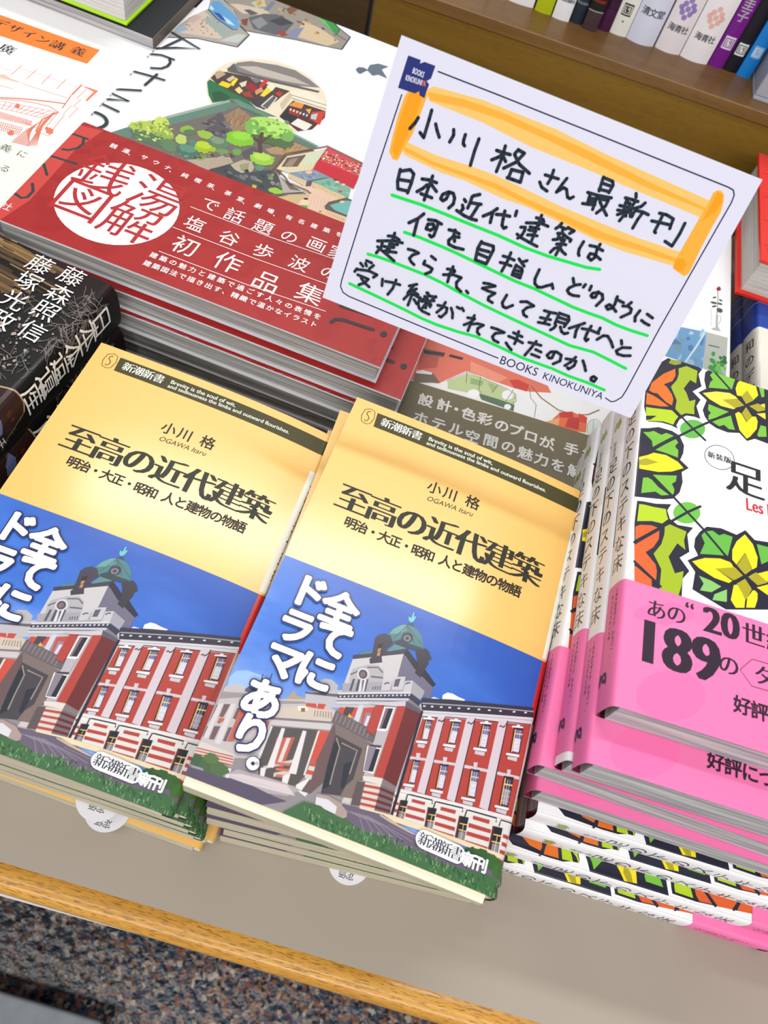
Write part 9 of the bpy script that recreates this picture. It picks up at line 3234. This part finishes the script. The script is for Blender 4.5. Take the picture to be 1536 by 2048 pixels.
# ------------------------------------------------------------------ blue and cream spined books at the right rear
s, pr = surf_lying(100, 16.8, 0.0, 3.0, 'L')
mb = MB(); s.sheet(mb, ink('e9e6da', 'gloss'), 0, 135, 0.0)
BLU = [('1e46a4', tris([(-24, 88), (100, 88), (100, 135), (-24, 135)]))]
for v, c in ((88, 'dfe4ee'), (110, '7f9ad8'), (122, '8fa6dc'), (130, '6c88cc')): BLU.append((c, tris([(-24, v), (100, v), (100, v + 0.9), (-24, v + 0.9)])))
r = random.Random(5)
for k in range(26): BLU.append((('c9cbc8', 'd8d6cc', 'b9bfc0')[k % 3], line_polys([(r.uniform(-16, 0), r.uniform(2, 90)), (r.uniform(-16, 0), r.uniform(2, 90))], 0.25)))
txt = []
for i, ch in enumerate('和のデザイン'): txt += char_polys(ch, -8.5, 78 - i * 12.5, 8.5, 'c', 0)
BLU.append(('50545c', txt))
s.paint(mb, BLU, 0, 135, 'gloss', 0.03); bc = mb.mesh('jacket'); bp_ = page_block(100, 135, 16.8, 0, 'L', ART_P, (1, 1, 1.5))
for i, (x, y, l) in enumerate(((196.5, 301, 'book with a glossy blue and cream spine, lowest of three behind the tile books'), (197.0, 300, 'book with a glossy blue and cream spine, middle of three behind the tile books'), (196.0, 297, 'book with a glossy blue and cream spine, upper of three, under the red hardback'))):
    b = empty('blue_spine_book', (x, y, i * 17.0), 0); tag(b, l, 'book', 'blue and cream spined books'); part('jacket', bc, b); part('page_block', bp_, b)

# red hardback lying on them
rb = empty('red_hardback', (178.5, 407, 51.2), 0); tag(rb, 'thick red hardback lying at the far right with its white page edges facing left', 'book')
RED = ink('e2301c', 'gloss'); DRED = ink('a81c1c', 'gloss')
mb = MB(); mb.box(0, 0, 0, 112, 108, 2.2, RED, 0.4); part('back_board', mb.mesh('back_board'), rb)
mb = MB(); mb.box(0, 0, 24.8, 112, 108, 27, RED, 0.4)
for k in range(5): mb.face([(4 + 20 * k, 10, 27.03), (5 + 20 * k, 10, 27.03), (20 + 18 * k, 98, 27.03), (19 + 18 * k, 98, 27.03)], DRED)
for k in range(4): mb.face([(2, 14 + 24 * k, 27.04), (100, 20 + 24 * k, 27.04), (100, 20.6 + 24 * k, 27.04), (2, 14.6 + 24 * k, 27.04)], DRED)
part('front_board', mb.mesh('front_board'), rb)
mb = MB(); mb.box(3, 3, 2.2, 108, 105, 24.8, pages('dcd8d0', 'bdb8b2', (9, 9, 1300))); part('page_block', mb.mesh('page_block'), rb)
mb = MB(); mb.box(108, 0, 1, 113, 108, 26, RED, 1.5); part('spine', mb.mesh('spine'), rb)

# ------------------------------------------------------------------ pile at upper left: thin grey paperback, lime hardback
g = empty('grey_paperback', (-408.2, 426.5, 78.2), -4.0); tag(g, 'thin grey-edged paperback with a dark glossy cover, lying on the white book', 'book')
mb = MB(); mb.box(0, 0, 0, 220, 160, 5.6, pages('cbc8c6', '98969a', (12, 12, 2200)), 0.1); part('page_block', mb.mesh('page_block'), g)
mb = MB(); mb.box(0, 0.2, 5.6, 220, 160, 5.9, ink('34373a', 'foil')); mb.box(220.0, 0, 0, 220.5, 160, 5.9, ink('6a6058', 'foil'))
r = random.Random(11)
for k in range(26):
    c = r.choice(['22262a', '4a4e50', '5c5f60', '2c3436']); x, y = r.uniform(20, 210), r.uniform(4, 150)
    o = [(x + r.uniform(5, 16) * math.cos(a), y + r.uniform(3, 8) * math.sin(a)) for a in [i * 0.7 for i in range(9)]]
    mb.face([(p[0], p[1], 5.92 + k * 0.002) for p in o], ink(c, 'foil'))
part('front_cover', mb.mesh('front_cover'), g)
mb = MB(); mb.box(0.0, 0.3, -0.2, 220, 160, 0.0, ink('5a5a58', 'foil')); part('back_cover', mb.mesh('back_cover'), g)
h = empty('lime_hardback', (-408.0, 427.6, 84.5), -4.0); tag(h, 'thick hardback with a lime green board and white pages, topmost at the upper left', 'book')
LIME = ink('b4ec1e', 'gloss')
mb = MB(); mb.box(0, 0, 0, 204, 150, 1.4, LIME, 0.3); part('back_board', mb.mesh('back_board'), h)
mb = MB(); mb.box(4, 1.6, 1.4, 202.4, 147, 34, pages('e6e2e0', 'c8c4c2', (10, 10, 1500))); part('page_block', mb.mesh('page_block'), h)
mb = MB(); mb.box(0, 0, 34, 204, 150, 36.2, LIME, 0.4); part('front_board', mb.mesh('front_board'), h)
mb = MB(); mb.box(-3, 0, 0.5, 2, 150, 35.7, LIME, 1); part('spine', mb.mesh('spine'), h)

# ------------------------------------------------------------------ upright books on the raised shelf
def upright(x0, x1, label, base, hgt=190, ybase=573, bulge=1.2, art=(), fin='satin', d=128, z=90.0, name='upright_book', rot=0):
    w = x1 - x0
    e = empty(name, (x0, ybase, z), rot); tag(e, label, 'book', 'books standing on the raised shelf')
    kn = []; n = 10
    for i in range(n + 1):
        u = w * i / n; t = 2 * u / w - 1
        kn.append((u, u, -bulge * (1 - t * t), 0.35 * t, -1.0))
    full = [(-d, 0.0, d, -1.0, 0.0), (-0.001, 0.0, 0.0, -1.0, 0.0)]
    s = Surf(kn, 'upright')
    mb = MB(); s.sheet(mb, ink(base, fin), 0, hgt, 0.0)
    mb.face([(0, 0, 0), (0, 0, hgt), (0, d, hgt), (0, d, 0)], ink(base, fin)); mb.face([(w, 0, 0), (w, d, 0), (w, d, hgt), (w, 0, hgt)], ink(base, fin))
    s.paint(mb, art, 0, hgt, fin, 0.05, dz=0.01)
    part('cover', mb.mesh('cover'), e)
    mb = MB(); mb.box(0.5, 0.6, 1.0, w - 0.5, d - 1.5, hgt - 1.0, ART_P); part('page_block', mb.mesh('page_block'), e)
    return e
def hrun(txt, cx, v, size, st='b', sp=1.0):
    out = []; n = len(txt)
    for i, ch in enumerate(txt): out += char_polys(ch, cx + (i - (n - 1) / 2) * size * sp, v, size, st, 0)
    return out
def vrun(txt, cx, v, size, st='b', sp=1.05):
    out = []
    for i, ch in enumerate(txt): out += char_polys(ch, cx, v - i * size * sp, size, st, 0)
    return out
def seal(cx, cy, a, fg):
    """square publisher mark: a frame with two hooked strokes"""
    o = []
    for p in ([(-1, 1), (-1, -1), (1, -1), (1, 1), (-1, 1)],): o += line_polys([(cx + x * a, cy + y * a) for x, y in p], a * 0.22, False)
    for p in ([(-.55, .6), (-.55, -.55), (-.1, -.55)], [(.1, .6), (.1, .1)], [(.1, .6), (.55, .6), (.55, -.6), (.2, -.6)], [(.1, .1), (.55, .1)]): o += line_polys([(cx + x * a, cy + y * a) for x, y in p], a * 0.2, False)
    return o
def swirl(cx, cy, a):
    return line_polys([(cx + a * math.cos(t) * (0.4 + 0.12 * t), cy + 1.3 * a * math.sin(t) * (0.4 + 0.12 * t)) for t in [0.5 + 0.35 * i for i in range(15)]], a * 0.4)
def flower(cx, cy, a):
    o = []
    for (ix, iy) in ((0, 2), (-1, 1), (1, 1), (-1.6, 0), (0, 0), (1.6, 0), (-1, -1), (1, -1), (0, -2)):
        o += [disc((cx + ix * a * 0.62, cy + iy * a * 0.62), a * 0.42, 12)]
    return o
upright(-33, -21, 'white upright book at the left end of the shelf row', 'ececf0', ybase=568)
upright(-20, -9.6, 'second white upright book from the left end of the shelf row', 'f0eef0', ybase=568)
upright(-9.2, 9.8, 'wide white upright book left of the yellow-green one', 'f2f0f2', ybase=570)
upright(11.2, 22.6, 'yellow-green upright book among the white ones', 'b8c020', ybase=569, art=[('d0cc30', tris([(1, 20), (10, 20), (10, 190), (1, 190)]))])
upright(23.6, 35.2, 'white upright book with a black swirl mark and the name of a publisher', 'f0f0f2', ybase=568, art=[('20242c', swirl(5.8, 21, 3.4)), ('20242c', hrun('学芸出版社', 5.8, 12.5, 2.3, 'k', 0.95))])
upright(35.8, 44.2, 'narrow slate-blue upright book with a white swirl mark', '2c343e', ybase=570, art=[('d8dce0', swirl(4.2, 21, 2.6)), ('b8bcc2', hrun('学芸出版社', 4.2, 13, 1.6, 'k', 0.95))])
upright(44.6, 54.6, 'black upright book with an orange swirl and a brown foot, pulled slightly forward', '241a1c', ybase=567, art=[('4a3a3c', tris([(0, 0), (10, 0), (10, 12), (0, 12)])), ('b0a8a4', tris([(0, 12), (10, 12), (10, 12.6), (0, 12.6)])), ('e2583a', swirl(5, 27, 3.0)), ('d0503a', hrun('学芸出版社', 5, 18.5, 1.9, 'k', 0.95))])
upright(55.0, 63.4, 'dark plum upright book with a dim square mark', '4c2446', ybase=573, art=[('2a1428', seal(4.2, 17, 2.8, ''))])
upright(63.8, 75.4, 'cream upright book with a black square mark and an orange edge', 'eceae2', ybase=574, art=[('e0693c', tris([(10.6, 24), (11.6, 24), (11.6, 190), (10.6, 190)])), ('2c2e30', tris([(2.2, 12.5), (8.6, 12.5), (8.6, 20), (2.2, 20)])), ('e6e4dc', seal(5.4, 16.2, 2.5, '')), ('2c2e30', vrun('編著', 5.4, 36.5, 4.6)), ('2c2e30', [disc((5.4, 9), 0.6)])])
upright(75.8, 94.8, 'thick bluish-white upright book with black characters on its spine', 'dde1f2', ybase=574, bulge=3.0, art=[('3a4250', hrun('清文堂', 9.5, 20, 5.0, 'b', 1.0))])
upright(96.2, 113.6, 'thick white upright book with a purple scale flower on its spine', 'eee6ea', ybase=575, bulge=2.4, art=[('9c84c4', flower(8.6, 28, 4.2)), ('3a4248', hrun('海青社', 8.6, 15.5, 4.6, 'b', 1.0))])
upright(114.2, 133.4, 'thick white upright book with a peach scale flower on its spine', 'f4f0f2', ybase=575, bulge=2.4, art=[('ecbcae', flower(9.4, 28.5, 4.2)), ('3a4248', hrun('海青社', 9.4, 15.5, 4.6, 'b', 1.0))])
upright(134.4, 144.4, 'bright purple upright book with white characters', '7a1e8c', ybase=576, art=[('f0ecf2', vrun('沢圭子', 4.8, 48, 7.0, 'b')), ('e8e0ec', tris([(1.8, 12.5), (8.6, 12.5), (8.6, 20.5), (1.8, 20.5)])), ('7a1e8c', seal(5.2, 16.5, 2.6, ''))])
upright(144.8, 154.4, 'black upright book with a small white square mark', '16202c', ybase=577, art=[('eef0f2', tris([(1.8, 11), (8.2, 11), (8.2, 18.8), (1.8, 18.8)])), ('16202c', seal(5, 14.9, 2.5, ''))])
upright(155.0, 164.4, 'bright blue upright book at the right end of the shelf row', '2088e0', ybase=576, art=[('e6f0f8', vrun('淳', 4.6, 43, 7.0, 'b')), ('8cc0ec', tris([(1.8, 13), (8, 13), (8, 20.5), (1.8, 20.5)])), ('e6f0f8', seal(4.9, 16.7, 2.4, ''))])
be = empty('bookend', (166.5, 552, 90), 0); tag(be, 'pale grey bookend closing the right end of the shelf row', 'bookend')
BG = pmat('bookend_grey', rgb('a8aab4'), 0.5)
mb = MB(); mb.box(0, 0, 0, 60, 130, 2.0, BG, 0.5); part('foot_plate', mb.mesh('foot_plate'), be)
mb = MB(); mb.box(0.2, 1.5, 1.8, 58, 120, 150, BG, 1.2); part('upright_plate', mb.mesh('upright_plate'), be)

# ------------------------------------------------------------------ handwritten card
cx_ = Vector((0.99826896, -0.05560176, -0.01917084)); dn = Vector((-0.02362777, -0.48262817, -0.87550659)); dn = (dn - cx_ * dn.dot(cx_)).normalized()
nrm = cx_.cross(-dn).normalized()
CS = 0.86
EYE = Vector((0, 0, 347.373)); TLc = EYE + (Vector((-38.5587, 302.0907, 187.4823)) - EYE) * CS; BLc = TLc + dn * 105 * CS
card = empty('recommendation_card', tuple(BLc)); tag(card, 'white handwritten card with orange and green marker lines, leaning above the books', 'sign')
card.matrix_world = Matrix(((cx_.x, -dn.x, nrm.x, BLc.x * MM), (cx_.y, -dn.y, nrm.y, BLc.y * MM), (cx_.z, -dn.z, nrm.z, BLc.z * MM), (0, 0, 0, 1)))
mb = MB(); PAPER = ink((222, 222, 238), 'matte')
def curl(u, v):  # lower right corner lifts a little
    return 0.0
rows = [[(148 * i / 20, 105 * j / 14, 0.0) for i in range(21)] for j in range(15)]
mb.grid(rows, PAPER); mb.grid([[(x, y, -0.35) for x, y, z in r_] for r_ in rows][::-1], PAPER)
edge = [(0, 0), (148, 0), (148, 105), (0, 105)]
for a, b in zip(edge, edge[1:] + edge[:1]): mb.face([(a[0], a[1], -0.35), (b[0], b[1], -0.35), (b[0], b[1], 0), (a[0], a[1], 0)], PAPER)
def csheet(mb, name):   # millimetres of the drawing -> the card's own size
    mb.v = [(a * CS, b * CS, c) for a, b, c in mb.v]
    return mb.mesh(name)
sheet = part('card_sheet', csheet(mb, 'card_sheet'), card)
ci = art_items('card')
flat = Surf([(0, 0, 0, 0, 1.0), (148, 148, 0, 0, 1.0)], 'lying')
def lay(name, sel, h, label):
    mb = MB(); flat.paint(mb, sel, 0, 105, 'matte', h, dz=0.002); part(name, csheet(mb, name), sheet, label)
mk = {(255, 198, 112), (255, 176, 66), (255, 160, 32)}; gr = {(10, 226, 88)}; pr_ = {(38, 42, 78), (48, 56, 120), (235, 235, 245), (255, 140, 60)}
lay('orange_marker', [i for i in ci if i[0] in mk], 0.03, 'orange highlighter frame')
lay('printed_frame', [i for i in ci if i[0] in pr_], 0.06, 'navy printed frame with the shop mark')
lay('green_marker', [i for i in ci if i[0] in gr], 0.10, 'green underlines')
lay('handwriting', [i for i in ci if i[0] not in mk | gr | pr_], 0.14, 'black brush-pen handwriting')

sd = empty('card_stand', (25, 338, 41.9)); tag(sd, 'small dark clip stand holding up the handwritten card from behind', 'stand')
DM = pmat('stand_dark', rgb('2a2c30'), 0.4)
mb = MB(); rows = [[(rr * math.cos(a), rr * math.sin(a), z) for a in [2 * math.pi * i / 28 for i in range(28)]] for rr, z in ((0.01, 0), (15, 0), (15.5, 1), (14.5, 3), (0.01, 3.4))]
mb.grid(rows, DM, closed=True); part('base', mb.mesh('base'), sd)
def tube(mb, pts, r, mat, n=10):
    rows = []
    for i, p in enumerate(pts):
        a = Vector(pts[max(0, i - 1)]); b = Vector(pts[min(len(pts) - 1, i + 1)]); d = (b - a).normalized()
        s1 = d.orthogonal().normalized(); s2 = d.cross(s1)
        rows.append([tuple(Vector(p) + (s1 * math.cos(2 * math.pi * k / n) + s2 * math.sin(2 * math.pi * k / n)) * r) for k in range(n)])
    mb.grid(rows, mat, closed=True)
def on_card(u, v, off): return BLc + cx_ * u * CS - dn * v * CS + nrm * off - Vector((25, 338, 41.9))
tgt = on_card(66, 62, -2.6)
mb = MB(); tube(mb, [(0, 0, 3), (0, 0, 60), (0, -2, 90), (tgt.x * .4, tgt.y * .35, 108), (tgt.x, tgt.y + 8, tgt.z - 2), tuple(tgt)], 1.2, DM); part('stem', mb.mesh('stem'), sd)
mb = MB()
q = [on_card(66 + a, 62 + b, -0.4) for a, b in ((-8, -5), (8, -5), (8, 5), (-8, 5))]; q2 = [on_card(66 + a, 62 + b, -2.6) for a, b in ((-8, -5), (8, -5), (8, 5), (-8, 5))]
mb.face(q, DM); mb.face(q2[::-1], DM)
for i in range(4): mb.face([q2[i], q2[(i + 1) % 4], q[(i + 1) % 4], q[i]], DM)
part('clip_plate', mb.mesh('clip_plate'), sd)

bpy.data.objects.remove(fobj, do_unlink=True)
bpy.data.curves.remove(fcurve)
bpy.context.view_layer.update()
